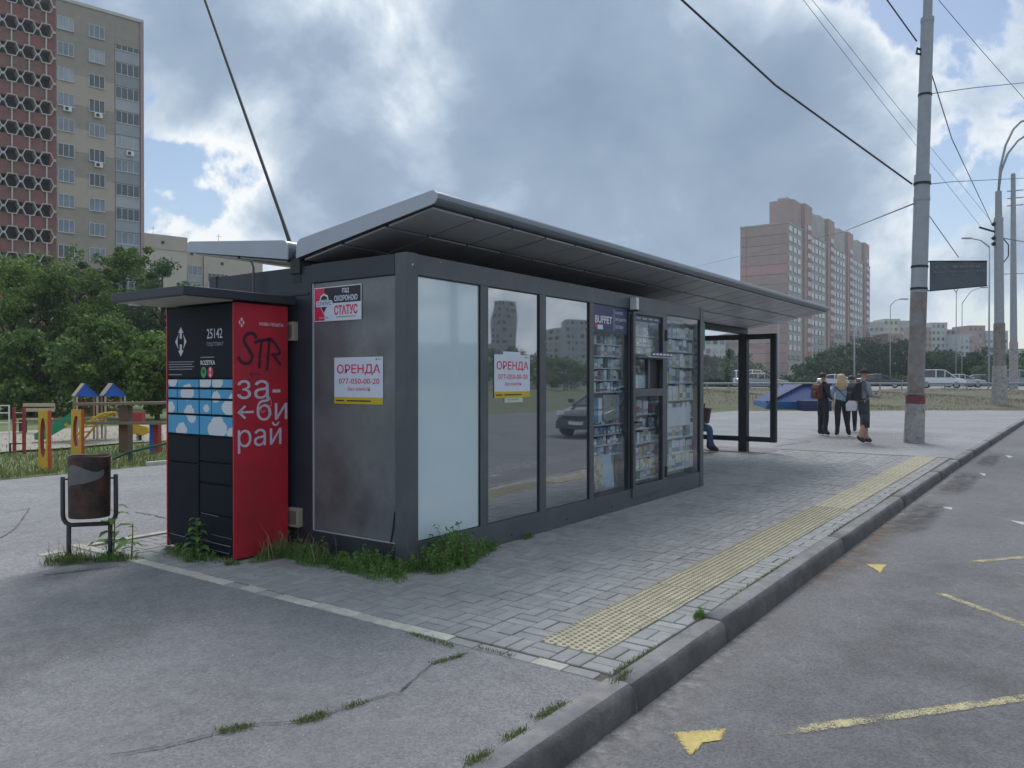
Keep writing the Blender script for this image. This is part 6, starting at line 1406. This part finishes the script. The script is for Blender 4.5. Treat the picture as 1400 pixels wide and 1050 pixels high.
# man with cap walking to the right
q = G(1180, 606); q.z = -.008; rzc = az + .15
t, D, sc = person('person in a dark cap with grey shirt and long shorts looking at a phone', q, rzc, dict(hd=(.05, 0, 1.635), hb=(.025, 0, 1.56), top=(.04, 0, 1.70), nose=(.135, 0, 1.60), le=(.03, .23, 1.15), lw=(.27, .13, 1.14), lh=(.34, .10, 1.16), re=(.03, -.23, 1.14), rw=(.27, -.14, 1.11), rh=(.34, -.11, 1.13),
    lk=(.11, .10, .50), la=(.13, .10, .10), lt=(.30, .115, .045), lheel=(.09, .10, .05), rk=(.02, -.10, .51), ra=(-.17, -.10, .14), rt=(-.02, -.115, .045), rheel=(-.22, -.10, .12)), dict(s=M_SKIN, t=M_GREYC, a=M_GREYC, p=M_SHORT, c=M_SKIN, f=M_SHOE), 1.82, 1.12)
b = MB()
for s_, kx, kz in ((1, .10, .42), (-1, .0, .42)): b.lathe([(.092, -.02), (.10, .30)], (kx * sc, s_ * .10 * sc, .40 * sc), 12)
b.build('shorts_legs', M_SHORT, t, world=False, smooth=True)
b = MB(); b.ell(Vector((.04, 0, 1.675)) * sc, .112, .106, .10, 14, 6, -.05); b.build('cap_crown', M_CAP, t, world=False, smooth=True)
b = MB(); b.prism([Vector(p_) * sc for p_ in ((.13, -.075, 1.665), (.22, -.05, 1.645), (.235, 0, 1.643), (.22, .05, 1.645), (.13, .075, 1.665))], (0, 0, .012)); b.build('cap_brim', M_CAP, t, world=False)
backpack('black backpack on the person with the cap', onb(q, rzc, -.13, 0, 1.02), rzc, M_CLB, .30, .46, .20)
ph = thing('phone', 'phone held in front of the person with the cap', 'phone', onb(q, rzc, .41, 0, 1.20), rzc); b = MB(); b.prism([(-.005, -.04, -.05), (.04, -.04, .08), (.04, .04, .08), (-.005, .04, -.05)], (.008, 0, -.003)); b.build('case', M_PGREY, ph, world=False)
# seated person in the shelter
q = Vector((15.95, 6.70, -.004)); rzs = -math.pi / 2 + .25
t, D, sc = person('person in blue jeans sitting on the shelter bench half hidden by the kiosk', q, rzs, dict(pel=(-.02, 0, .54), spi=(-.05, 0, .72), che=(-.05, 0, .93), nec=(-.03, 0, 1.08), hb=(0, 0, 1.165), hd=(.01, 0, 1.24), top=(.0, 0, 1.30), nose=(.10, 0, 1.22), ls=(-.05, .17, 1.02), le=(.02, .22, .76), lw=(.25, .15, .72), lh=(.31, .13, .72), rs=(-.05, -.17, 1.02), re=(.02, -.22, .76), rw=(.25, -.15, .72), rh=(.31, -.13, .72),
    lhip=(.02, .09, .52), lk=(.43, .10, .52), la=(.40, .10, .10), lt=(.57, .115, .045), lheel=(.36, .10, .05), rhip=(.02, -.09, .52), rk=(.43, -.10, .52), ra=(.47, -.11, .10), rt=(.64, -.13, .045), rheel=(.43, -.11, .05)), dict(s=M_SKIN, t=M_BACKR, a=M_BACKR, p=M_JEAN, c=M_JEAN, f=M_SHOE), 1.74)
b = MB(); b.ell(Vector((-.025, 0, 1.255)) * sc, .105, .10, .10, 12, 7, -.3); b.build('hair', M_BRHAIR, t, world=False, smooth=True)
sb = thing('shopping_bag', 'brown shopping bag held on the lap of the seated person', 'bag', onb(q, rzs, .30, 0, .60), rzs); b = MB(); b.prism([(-.07, -.16, 0), (.09, -.16, 0), (.14, -.17, .33), (-.05, -.17, .36)], (0, .33, 0)); b.build('bag', mat('bag_print', (.075, .055, .05), .7, var=.2, scale=6, col2=(.22, .07, .08), c2lo=.58, c2hi=.62, c2scale=9), sb, world=False, bevel=.015); b = MB(); b.tube([(.0, -.06, .34), (.01, -.05, .42), (.01, .05, .42), (.0, .06, .34)], .008, 6); b.build('handle', M_DARK, sb, world=False)

# ------------------------------------------------------------------ cars
M_TYRE = mat('tyre', (.02, .02, .021), .9, var=.1); M_RIM = mat('rim', (.35, .36, .38), .4, .6, var=.05); M_CARGL = mat('car_glass', (.02, .027, .032), .06, var=.05, spec=.9); M_LAMPG = mat('lamp_glass', (.65, .68, .70), .15, var=.05); M_TAIL = mat('tail_light', (.35, .02, .02), .3, var=.05)
def paint(n, c): return mat('car_paint_' + n, c, .28, .1, var=.03, coat=.6)
def car(label, loc, rz, pm, kind='sedan', L_=4.4, bump=None):
    t = thing('car', label, 'car', loc, rz, group='cars in the traffic')
    if kind == 'van':      # x, z_belt, z_roof, half width low, half width top (front is +x)
        lower = [(-.5, .30, .98, .78), (-.47, .24, 1.05, .84), (-.2, .20, 1.08, .86), (.12, .20, 1.07, .86), (.30, .20, 1.02, .86), (.42, .22, .93, .84), (.485, .28, .78, .76), (.5, .36, .66, .68)]
        cab = [(-.485, 1.74, .64), (-.44, 1.82, .68), (-.1, 1.84, .70), (.08, 1.80, .68), (.30, 1.06, .74)]
    else:
        lower = [(-.5, .38, .78, .70), (-.48, .28, .95, .78), (-.36, .22, 1.00, .84), (-.1, .20, .96, .86), (.15, .20, .94, .86), (.34, .22, .86, .84), (.46, .26, .74, .78), (.5, .36, .62, .66)]
        cab = [(-.40, 1.02, .70), (-.24, 1.38, .58), (-.08, 1.44, .60), (.04, 1.40, .58), (.24, .95, .72)]
    b = MB(); n = 10; vs = []
    for f, z0, z1, w in lower:
        x = f * L_; ring = [(-w * .86, z0), (-w, z0 + .12), (-w * 1.0, (z0 + z1) * .55), (-w * .97, z1 - .06), (-w * .88, z1), (w * .88, z1), (w * .97, z1 - .06), (w, (z0 + z1) * .55), (w, z0 + .12), (w * .86, z0)]
        vs += [(x, y, z) for y, z in ring]
    fs = [(i * n + k, (i + 1) * n + k, (i + 1) * n + (k + 1) % n, i * n + (k + 1) % n) for i in range(len(lower) - 1) for k in range(n)] + [tuple(range(n)), tuple((len(lower) - 1) * n + k for k in range(n))[::-1]]
    b.add(vs, fs); body = b.build('body', pm, t, world=False, smooth=True); body.modifiers.new('s', 'EDGE_SPLIT').split_angle = R(40)
    def belt(f):
        for a, c in zip(lower, lower[1:]):
            if a[0] <= f <= c[0]: k = (f - a[0]) / (c[0] - a[0]); return a[2] + (c[2] - a[2]) * k, a[3] + (c[3] - a[3]) * k
        return lower[-1][2], lower[-1][3]
    b = MB(); vs = []
    for f, zr, w in cab:
        zb, wb = belt(f); vs += [(f * L_, -wb * .90, zb - .02), (f * L_, -w, max(zr, zb) - .03), (f * L_, w, max(zr, zb) - .03), (f * L_, wb * .90, zb - .02)]
    m = len(cab); b.add(vs, [(i * 4 + k, (i + 1) * 4 + k, (i + 1) * 4 + k + 1, i * 4 + k + 1) for i in range(m - 1) for k in range(3)] + [(0, 1, 2, 3), tuple((m - 1) * 4 + k for k in range(4))[::-1]]); b.build('windows', M_CARGL, t, world=False)
    b = MB(); vs = []; rf_ = cab[0:m - 1]
    for f, zr, w in rf_: vs += [(f * L_, -w - .012, zr - .035), (f * L_, -w * .8, zr + .01), (f * L_, w * .8, zr + .01), (f * L_, w + .012, zr - .035)]
    b.add(vs, [(i * 4 + k, (i + 1) * 4 + k, (i + 1) * 4 + k + 1, i * 4 + k + 1) for i in range(len(rf_) - 1) for k in range(3)]); b.build('roof', pm, t, world=False, smooth=True)
    for s_ in (-1, 1):
        for i in range(m):
            f, zr, w = cab[i]; zb, wb = belt(f); 
            if i in (0, m - 1): continue
            if i == 1 and kind != 'van': continue
            b = MB(); b.bar((f * L_, s_ * (wb * .90 + .008), zb), (f * L_, s_ * (w + .008), zr - .04), .10 if i != m - 2 else .07, .03); b.build('pillar', pm, t, world=False)
        f0, z0, w0 = cab[m - 2]; f1, _, w1 = cab[m - 1]; zb, wb = belt(f1); b = MB(); b.bar((f0 * L_, s_ * (w0 + .006), z0 - .02), (f1 * L_, s_ * (wb * .90 + .006), zb), .09, .05); b.build('pillar', pm, t, world=False)
        b = MB(); b.box(.19 * L_, .23 * L_, s_ * .86 if s_ > 0 else -1.02, 1.02 if s_ > 0 else -.86, 1.0, 1.12); b.build('mirror', pm, t, world=False, bevel=.02)
        b = MB(); b.prism([(.468 * L_, s_ * .50, .66), (.468 * L_, s_ * .74, .68), (.45 * L_, s_ * .78, .80), (.462 * L_, s_ * .52, .78)], (.06, 0, 0)); b.build('headlight', M_LAMPG, t, world=False)
        b = MB(); b.box(-.5 * L_ - .01, -.49 * L_, s_ * .55 if s_ > 0 else -.72, .72 if s_ > 0 else -.55, .72, .90); b.build('tail_light', M_TAIL, t, world=False)
        for fx in (-.30, .31):
            b = MB(); b.v = []; ww = .20; y0 = s_ * .70
            b.tube([(fx * L_, y0, .32), (fx * L_, y0 + s_ * ww, .32)], .32, 18); wh = b.build('wheel', M_TYRE, t, world=False)
            b = MB(); b.tube([(fx * L_, y0 + s_ * ww, .32), (fx * L_, y0 + s_ * (ww + .012), .32)], .20, 14); b.build('rim', M_RIM, wh, world=False)
    b = MB(); b.box(.485 * L_, .505 * L_, -.70, .70, .26, .52); b.build('bumper', bump or pm, t, world=False, bevel=.03)
    b = MB(); b.box(.505 * L_, .508 * L_, -.26, .26, .40, .50); b.build('number_plate', M_WHITE, t, world=False)
    b = MB(); b.box(.488 * L_, .503 * L_, -.45, .45, .56, .66); b.build('grille', M_DARK, t, world=False)
    return t
def crz(px, turn): return math.atan2(RY, RX) + turn
def cpos(px, d, z=.63): p = A(px, 0, d); p.z = z; return p
M_BUMP = mat('black_bumper', (.03, .03, .032), .6, var=.1)
car('white delivery van with black bumper right of the steel pole', cpos(1287, 78), crz(0, -.55), paint('white', (.62, .65, .68)), 'van', 4.3, M_BUMP)
car('silver car half hidden behind the white van', cpos(1316, 84), crz(0, -.45), paint('silver', (.40, .43, .46)))
car('black car between the man in the cap and the steel pole', cpos(1203, 80), crz(0, -.45), paint('black', (.02, .022, .028)))
car('silver car behind the shelter end panel', cpos(1042, 68), crz(0, -.3), paint('grey_silver', (.26, .27, .27)))
car('white van behind the silver car at the shelter', cpos(1034, 80), crz(0, -.2), paint('white_b', (.60, .63, .66)), 'van', 4.6)
car('dark car far right behind the curved lamp pole', cpos(1345, 88), crz(0, -.4), paint('dark_green', (.03, .045, .042)))
car('blue grey van at the right picture edge', cpos(1400, 80), crz(0, -.5), paint('blue_grey', (.20, .24, .30)), 'van', 4.4)
car('pale car hidden behind the blonde person', cpos(1146, 86), crz(0, -.4), paint('pale', (.50, .53, .55)))

# ------------------------------------------------------------------ buildings
M_WGL = mat('house_glass', (.16, .20, .25), .12, var=.35, scale=.6, spec=.9); M_WGD = mat('house_glass_dark', (.05, .06, .07), .15, var=.3, scale=.5, spec=.8); M_WFR = mat('white_window_frame', (.55, .58, .60), .6, var=.05); M_CURT = mat('curtained_glass', (.32, .36, .40), .2, var=.2, scale=1.2, spec=.7)
M_SIDING = [mat('balcony_panel_%d' % i, c, .75, var=.08, scale=1) for i, c in enumerate([(.34, .37, .41), (.30, .34, .36), (.38, .41, .45), (.26, .30, .30)])]
def window_mesh(w, h, nb, dp=.10):
    fr = MB(); t = .055
    fr.box(-w / 2, w / 2, 0, dp, 0, t); fr.box(-w / 2, w / 2, 0, dp, h - t, h); fr.box(-w / 2, -w / 2 + t, 0, dp, t, h - t); fr.box(w / 2 - t, w / 2, 0, dp, t, h - t)
    for k in range(1, nb): x = -w / 2 + w * k / nb; fr.box(x - t * .5, x + t * .5, 0, dp, t, h - t)
    fr.box(-w / 2 - .04, w / 2 + .04, -.06, 0, -.05, 0)
    gl = MB(); gl.poly([(-w / 2, dp * .5, 0), (w / 2, dp * .5, 0), (w / 2, dp * .5, h), (-w / 2, dp * .5, h)])
    return fr.mesh('window', M_WFR), gl
def put_window(parent, me, glm, loc, rz, gm, name='window'):
    o = inst(name, me, parent, loc, rz); p = bpy.data.objects.new('pane', glm[gm]); COL.objects.link(p); p.parent = o; return o
def gl_meshes(gl):
    return {k: gl.mesh('pane', m) for k, m in (('l', M_WGL), ('d', M_WGD), ('c', M_CURT))}
# --- tower with hexagon balconies; local x runs right along the front, local y goes into the house
HB = Vector((49.35, 88.48, 0)); hrz = math.atan2(-.222, .975)
M_RTILE = mat('red_brown_tile', (.27, .115, .105), .85, var=.20, scale=1.3, col2=(.21, .14, .12), c2scale=.25); M_GTILE = mat('grey_tile_wall', (.33, .295, .245), .85, var=.10, scale=1.5, col2=(.29, .275, .25), c2scale=.15); M_INSUL = mat('beige_insulation', (.44, .385, .32), .85, var=.05, scale=1); M_HEX = mat('hex_concrete', (.52, .51, .49), .85, var=.12, scale=2); M_LOGG = mat('loggia_dark', (.055, .06, .065), .9, var=.3, scale=.8)
hb = thing('apartment_tower', 'tall apartment tower with white hexagon balconies and grey window wall', 'building', HB, hrz)
ZT = 43.0; FL = 2.775
def hl(name, m, *boxes, parent=None):
    b = MB()
    for q in boxes: b.box(*q)
    return b.build(name, m, parent or hb, world=False)
hl('grey_wall', M_GTILE, (-8.65, -2.75, 0, 14, -.3, ZT)); hl('balcony_bay_wall', M_GTILE, (-2.74, 0, .35, 14, -.3, ZT - 1.0)); hl('bay_top', M_GTILE, (-2.74, 0, .02, .34, ZT - 3.2, ZT - .02))
hl('corner_fin', mat('pink_fin', (.36, .27, .28), .8, var=.06), (0.002, .35, -.15, 14, -.3, ZT + .1)); hl('parapet', M_HEX, (-8.66, .36, -.12, .3, ZT, ZT + .35))
hl('loggia_back', M_LOGG, (-24, -8.66, 1.1, 14, -.3, ZT + .5)); hl('tile_pier', M_RTILE, (-9.25, -8.66, -.02, 1.1, -.3, ZT + .5))
zc = [40.55 - FL * k for k in range(14)]        # window centre heights
wme, wgl = window_mesh(1.62, 1.42, 3); wgm = gl_meshes(wgl)
for k, z in enumerate(zc):
    for x, zo in ((-7.72, .35), (-4.62, -.1)):
        put_window(hb, wme, wgm, (x, -.11, z - .71), 0, rnd.choice('lllcd'))
for k in range(5):      # stacked cladding bands, some repainted by their owners
    pass
for z0, z1 in ((32.2, 35.2), (20.9, 23.9), (27.0, 29.3)):
    hl('insulated_band', M_INSUL, (-8.6, -2.8, -.03, -.002, z0 - .3, z1))
bme, bgl = window_mesh(2.55, 1.35, 4); bgm = gl_meshes(bgl)
for k, z in enumerate(zc):
    zz = z - .95
    put_window(hb, bme, bgm, (-1.38, .02, zz - .35), 0, rnd.choice('llcd'), 'balcony_glazing'); hl('balcony_front', M_SIDING[(k * 7) % 4], (-2.70, -.04, .04, .34, zz - 1.70, zz - .42))
def ac_unit(x, z):
    b = MB(); b.box(x - .4, x + .4, -.38, -.08, z, z + .55); o = b.build('air_conditioner', M_WHITE, hb, world=False, bevel=.03)
    b = MB(); b.tube([(x - .1, -.385, z + .27), (x - .1, -.39, z + .27)], .2, 14); b.build('fan_grille', M_DARK, o, world=False)
ac_unit(-7.6, zc[3] - 1.3); ac_unit(-4.5, zc[3] - 1.35); ac_unit(-4.5, zc[5] - 1.35); ac_unit(-1.2, zc[4] - 2.2)
# hexagon balcony fronts
def hex_mesh():
    b = MB(); w, h, t, dp = .73, .76, .095, .30
    def ring(s_, y): return [(x * s_[0], y, z * s_[1]) for x, z in ((-1, 0), (-.56, 1), (.56, 1), (1, 0), (.56, -1), (-.56, -1))]
    o0, i0, o1, i1 = ring((w, h), -dp), ring((w - t, h - t), -dp), ring((w, h), 1.1), ring((w - t, h - t), 1.1)
    b.add(o0 + i0 + o1 + i1, [(k, (k + 1) % 6, 6 + (k + 1) % 6, 6 + k) for k in range(6)] + [(k, 12 + k, 12 + (k + 1) % 6, (k + 1) % 6) for k in range(6)] + [(6 + k, 6 + (k + 1) % 6, 18 + (k + 1) % 6, 18 + k) for k in range(6)])
    return b.mesh('hex_balcony', M_HEX)
HM = hex_mesh(); HP = 1.60
cols_ = [-9.62 - HP * k for k in range(9)]
zh = [41.95 - FL * k for k in range(13)]
SP = MB(); SP.box(-HP / 2 + .002, HP / 2 - .002, -.02, 1.0, -.76, .76); SPm = SP.mesh('tile_spandrel', M_RTILE)
LB = MB(); LB.box(-.06, .06, -.27, -.02, -.64, .64); LBm = LB.mesh('link_bar', M_HEX); JB = MB(); JB.box(-.10, .10, -.28, -.12, -.12, .12); JBm = JB.mesh('joint_block', M_HEX)
for k, z in enumerate(zh):
    for x in cols_:
        inst('hex_balcony', HM, hb, (x, 0, z)); inst('tile_spandrel', SPm, hb, (x, 0, z - FL / 2)); inst('link_bar', LBm, hb, (x, 0, z - FL / 2)); inst('joint_block', JBm, hb, (x + HP / 2, 0, z))
hl('ground_floor', M_LOGG, (-24, 0, -.6, 0, -.3, 2.9)); hl('porch_roof', M_HEX, (-16, -9, -3, -.61, 2.9, 3.1))
# --- beige lower block further back
M_BEI = mat('beige_panel_wall', (.48, .44, .38), .85, var=.07, scale=.8); M_BEI2 = mat('pale_panel_wall', (.54, .51, .45), .85, var=.06, scale=.8)
b1 = A(200, 518, 122); b1.z = 0; brz = math.atan2(-.222, .975)
bb = thing('apartment_block', 'beige nine storey apartment block between tower and canopy', 'building', b1, brz)
def bl_(name, m, *boxes):
    b = MB()
    for q in boxes: b.box(*q)
    return b.build(name, m, bb, world=False)
bl_('left_wall', M_BEI2, (-6, 6.2, 0, 12, -.3, 21.9)); bl_('attic', M_BEI, (-6, 6.3, -.1, 12, 21.92, 24.2)); bl_('middle_wall', M_BEI, (6.4, 9.0, .6, 12, -.3, 23.0)); bl_('right_wall', M_BEI, (9.05, 19, .2, 12, -.3, 22.4)); bl_('annex', M_BEI2, (19.02, 20.6, .6, 12, -.3, 19.6))
w2, g2 = window_mesh(2.3, 1.5, 3); g2m = gl_meshes(g2); w3, g3 = window_mesh(3.4, 1.5, 5); g3m = gl_meshes(g3)
for k in range(5):
    z = 18.6 - 2.8 * k; put_window(bb, w2, g2m, (7.7, .5, z - .2), 0, 'lc'[k % 2], 'balcony_glazing'); bl_('balcony_front', M_SIDING[k % 4], (6.5, 8.95, .45, .59, z - 1.4, z - .28))
    put_window(bb, w3, g3m, (11.3, .1, z - 1.2), 0, 'dl'[k % 2], 'balcony_glazing'); bl_('balcony_front', M_SIDING[(k + 2) % 4], (9.5, 13.1, .04, .19, z - 2.4, z - 1.28))
for x, y, z in ((2.5, -.12, 23.0), (7.2, .58, 21.8), (12.0, .18, 20.6)): bl_('vent_opening', M_LOGG, (x - .25, x + .25, y - .01, y + .02, z - .25, z + .25))
for x in (2.0, 12.5):
    b = MB(); b.tube([(x, 3, 22), (x, 3, 26)], .04, 5); b.tube([(x - .5, 3, 25.6), (x + .5, 3, 25.6)], .03, 5); b.build('antenna', M_STEEL, bb, world=False)

# --- red brown stepped tower on the right (runs along the road direction)
M_TW = mat('pink_brown_panel', (.37, .272, .262), .85, var=.10, scale=.5, rndv=.06); M_TWP = mat('pink_band', (.46, .28, .285), .85, var=.05, scale=.4); M_TWG = mat('grey_facade', (.39, .375, .37), .85, var=.12, scale=.4); M_SEAM = mat('panel_seam', (.10, .075, .075), .9, var=.1); M_TWR = mat('red_stair_wall', (.40, .27, .265), .85, var=.10, scale=.5)
tw = thing('stepped_tower', 'pink brown stepped panel tower of four sections behind the bus stop', 'building', (226, 65.6, .4))
def tb(name, m, *boxes, parent=None):
    b = MB()
    for q in boxes: b.box(*q)
    return b.build(name, m, parent or tw)
Z0, NF, FH = .4, 16, 2.82
tb('core', M_SEAM, (226.12, 336, 66.0, 79.3, Z0, 45.6))
for k in range(NF):
    z = Z0 + k * FH; m = M_TWP if k in (2, 3, 11) else M_TW
    for y0, y1 in ((65.62, 77.55), (77.65, 79.4)): tb('wall_panel', m, (226, 226.11, y0, y1, z + .06, z + FH - .06))
tb('roof_edge', M_TWG, (225.9, 336, 65.5, 79.5, 45.55, 46.0))
w4, g4 = window_mesh(.9, 1.3, 1, .06); wdm = MB(); wdm.box(-2.2, 2.2, -.12, .12, -.75, .75); WD = wdm.mesh('stair_window', M_WGD); glz = MB(); glz.box(-1.5, 1.5, -.1, .1, -.75, .75); GLZ = [glz.mesh('glazing', m) for m in (M_CURT, M_WGL, M_WGL)]
ctr = MB(); ctr.box(-2.2, 2.2, -.10, .10, -.55, .55); CT = ctr.mesh('stair_spandrel', mat('red_spandrel', (.36, .15, .15), .85, var=.1))
for s_ in range(4):
    x0 = 226.15 + 27.5 * s_
    tb('section_wall', M_TWG, (x0, x0 + 14.4, 65.62, 66.0, Z0, 45.5)); tb('stair_bay', M_TWR, (x0 + 14.5, x0 + 22.5, 65.0, 66.0, Z0, 53.8)); tb('section_wall', M_TWG, (x0 + 22.6, x0 + 27.4, 65.64, 66.0, Z0, 45.5))
    tb('lift_house', M_TWG if s_ else M_TW, (x0 + 6.5, x0 + 22.5, 66.05, 73, 46.01, 53.7)); tb('roof_vent', M_TWG, (x0 + 11, x0 + 14, 69, 72, 53.71, 55.4))
    for k in range(NF + 1):
        z = Z0 + k * FH + 1.6
        if k < NF:
            for x, i in ((x0 + 1.7, 0), (x0 + 6.0, 1), (x0 + 10.2, 2), (x0 + 25, 0)):
                inst('glazing', GLZ[(i + rnd.randrange(2)) % 3], tw, (x - 226, 65.52 - 65.6, z - .4))
        inst('stair_window', WD, tw, (x0 + 19.2 - 226, 64.97 - 65.6, z - .4)); inst('stair_spandrel', CT, tw, (x0 + 19.2 - 226, 64.98 - 65.6, z - .4 - FH / 2))
# --- more far blocks
def block(label, px0, px1, pyt, d, m, m2, nst, ncol, rz_off=0.0, depth=14, steps=None, zb=.5):
    a = A(px0, 0, d); c = A(px1, 0, d); w = (c - a).length; h = EYE + (HOR - pyt) * d / FPX - zb
    rz = math.atan2(c.y - a.y, c.x - a.x) + rz_off
    t = thing('apartment_block', label, 'building', (a.x, a.y, zb), rz, group='far apartment blocks')
    steps = steps or [(0, 1, 1.0)]
    for i, (f0, f1, hf) in enumerate(steps):
        b = MB(); b.box(w * f0 + .02, w * f1 - .02, .0 + (i % 2) * .8, depth, -.5, h * hf); b.build('wall', m if i % 2 == 0 else m2, t, world=False)
        b = MB(); b.box(w * f0, w * f1, -.12 + (i % 2) * .8, depth, h * hf + .01, h * hf + .4); b.build('roof_edge', M_TWG, t, world=False)
    ww, wh = w / ncol * .55, h / nst * .5
    gm = MB(); gm.box(-ww / 2, ww / 2, -.08, .1, -wh / 2, wh / 2); GM = [gm.mesh('window', mm) for mm in (M_WGD, M_WGL, M_CURT)]
    for i in range(ncol):
        f = (i + .5) / ncol; st_ = [s_ for s_ in steps if s_[0] <= f < s_[1]][0]; off = (steps.index(st_) % 2) * .8
        for k in range(nst):
            z = h * (k + .55) / nst
            if z < h * st_[2] - wh * .4: inst('window', GM[rnd.choice((0, 0, 1, 2))], t, (w * f, off, z))
    return t
M_FW, M_FY, M_FP, M_FL = mat('far_white', (.46, .48, .49), .85, var=.08, scale=.3), mat('far_yellow', (.50, .46, .34), .85, var=.08, scale=.3), mat('far_pink', (.38, .23, .21), .85, var=.12, scale=.3), mat('far_pale_blue', (.42, .46, .50), .85, var=.08, scale=.3)
block('white banded apartment block behind the trees left of the shelter post', 925, 992, 462, 190, M_FW, M_TWG, 5, 7)
block('brown block with slanting stair behind the thick shelter post', 992, 1014, 458, 205, M_TW, M_TWP, 6, 3)
block('pale yellow and white far block right of the stepped tower', 1188, 1250, 437, 420, M_TWG, M_FY, 9, 9, steps=[(0, .35, .95), (.35, .7, 1.0), (.7, 1, .97)])
block('pink and white far block under the banner', 1256, 1312, 442, 360, M_FP, M_FW, 9, 9, steps=[(0, .3, .92), (.3, .72, 1.0), (.72, 1, .88)])
block('pale blue far block with red top beside the curved lamp pole', 1312, 1378, 446, 350, M_FL, M_FP, 9, 10, steps=[(0, .2, .85), (.2, .55, 1.0), (.55, 1, .9)])
block('low grey far block at the right edge', 1375, 1425, 478, 330, M_TWG, M_FW, 5, 7)
block('small red roofed far house over the tree tops', 1214, 1232, 457, 300, M_FP, M_FP, 6, 3)

# --- the other side of the road, seen mirrored in the kiosk glass
def mir(px, py_t, d):       # sighting in the mirror plane of the shop front
    p = A(px, py_t, d); return Vector((p.x, 2 * KY0 - p.y, p.z))
def rblock(label, px0, px1, pyt, d, m, m2, nst, ncol):
    a, c = mir(px1, 0, d), mir(px0, 0, d); w = (c - a).length; h = EYE + (HOR - pyt) * d / FPX; rz = math.atan2(c.y - a.y, c.x - a.x)
    t = thing('apartment_block', label, 'building', (a.x, a.y, -.3), rz, group='blocks across the road')
    nn = Vector((-math.sin(rz), math.cos(rz), 0)); sgn = 1 if nn.dot(Vector((a.x, a.y, 0))) > 0 else -1
    b = MB(); b.box(0, w, 0, 12 * sgn, 0, h); b.build('wall', m, t, world=False)
    ww, wh = w / ncol * .5, h / nst * .5; gm = MB(); gm.box(-ww / 2, ww / 2, -.1, .1, -wh / 2, wh / 2); GM = [gm.mesh('window', mm) for mm in (M_WGD, M_CURT)]
    for i in range(ncol):
        for k in range(nst): inst('window', GM[rnd.randrange(2)], t, (w * (i + .5) / ncol, 0, h * (k + .55) / nst))
rblock('long pale block mirrored in the third kiosk window', 738, 860, 448, 230, M_BEI2, M_BEI, 9, 16)
rblock('taller pale block mirrored beside the navy shop sign', 772, 806, 436, 200, M_FW, M_BEI, 10, 5)
rblock('grey tower mirrored above the window rental poster', 672, 706, 412, 210, M_TWG, M_FW, 14, 5)
rblock('far long block mirrored in the frosted window', 560, 700, 468, 260, M_BEI, M_FW, 6, 20)
rblock('pale block mirrored in the last display window', 900, 990, 440, 180, M_FW, M_BEI, 9, 10)
for k, (px, pyt, d, cr) in enumerate(((700, 472, 130, 7), (735, 492, 135, 7), (770, 490, 140, 7.5), (830, 490, 140, 7), (640, 496, 140, 8), (590, 498, 140, 8), (890, 490, 140, 8))):
    p = mir(px, pyt, d); h = p.z + .3; p.z = -.3
    tree('tree across the road, number %s from the left in the mirrored row' % ('one two three four five six seven'.split()[(4, 2, 3, 5, 1, 0, 6)[k] - 0 if False else [5, 4, 0, 1, 2, 3, 6].index(k)]), p, h, cr, 1, M_LEAF, 500 + k, 30, 60, .55, cb=h * .1, group='trees across the road', shape=.6)
p = mir(840, 590, 24.0); car('dark car on the road mirrored in the kiosk windows', (p.x, p.y, -.142), math.pi, paint('dark', (.05, .055, .06)))
p = mir(622, 518, 30); t = thing('utility_pole', 'steel pole across the road mirrored in the frosted window', 'pole', (p.x, p.y, -.3)); b = MB(); b.tube([(p.x, p.y, -.3), (p.x, p.y, 11)], [.2, .12], 10); b.build('shaft', M_STEEL, t)

# ------------------------------------------------------------------ the air itself: a thin even haze
hm = bpy.data.materials.new('haze_air'); hm.use_nodes = True; nt = hm.node_tree; nt.nodes.clear()
ho = nt.nodes.new('ShaderNodeOutputMaterial'); hv = nt.nodes.new('ShaderNodeVolumePrincipled'); hv.inputs['Color'].default_value = (0.80, 0.88, 0.97, 1); hv.inputs['Density'].default_value = HAZE; hv.inputs['Anisotropy'].default_value = 0.3
nt.links.new(hv.outputs[0], ho.inputs['Volume'])
b = MB(); b.box(-60, 480, -330, 330, -1.3, 60); b.build('haze', hm, kind='stuff', label='thin pale haze filling the air over the whole place', cat='haze')
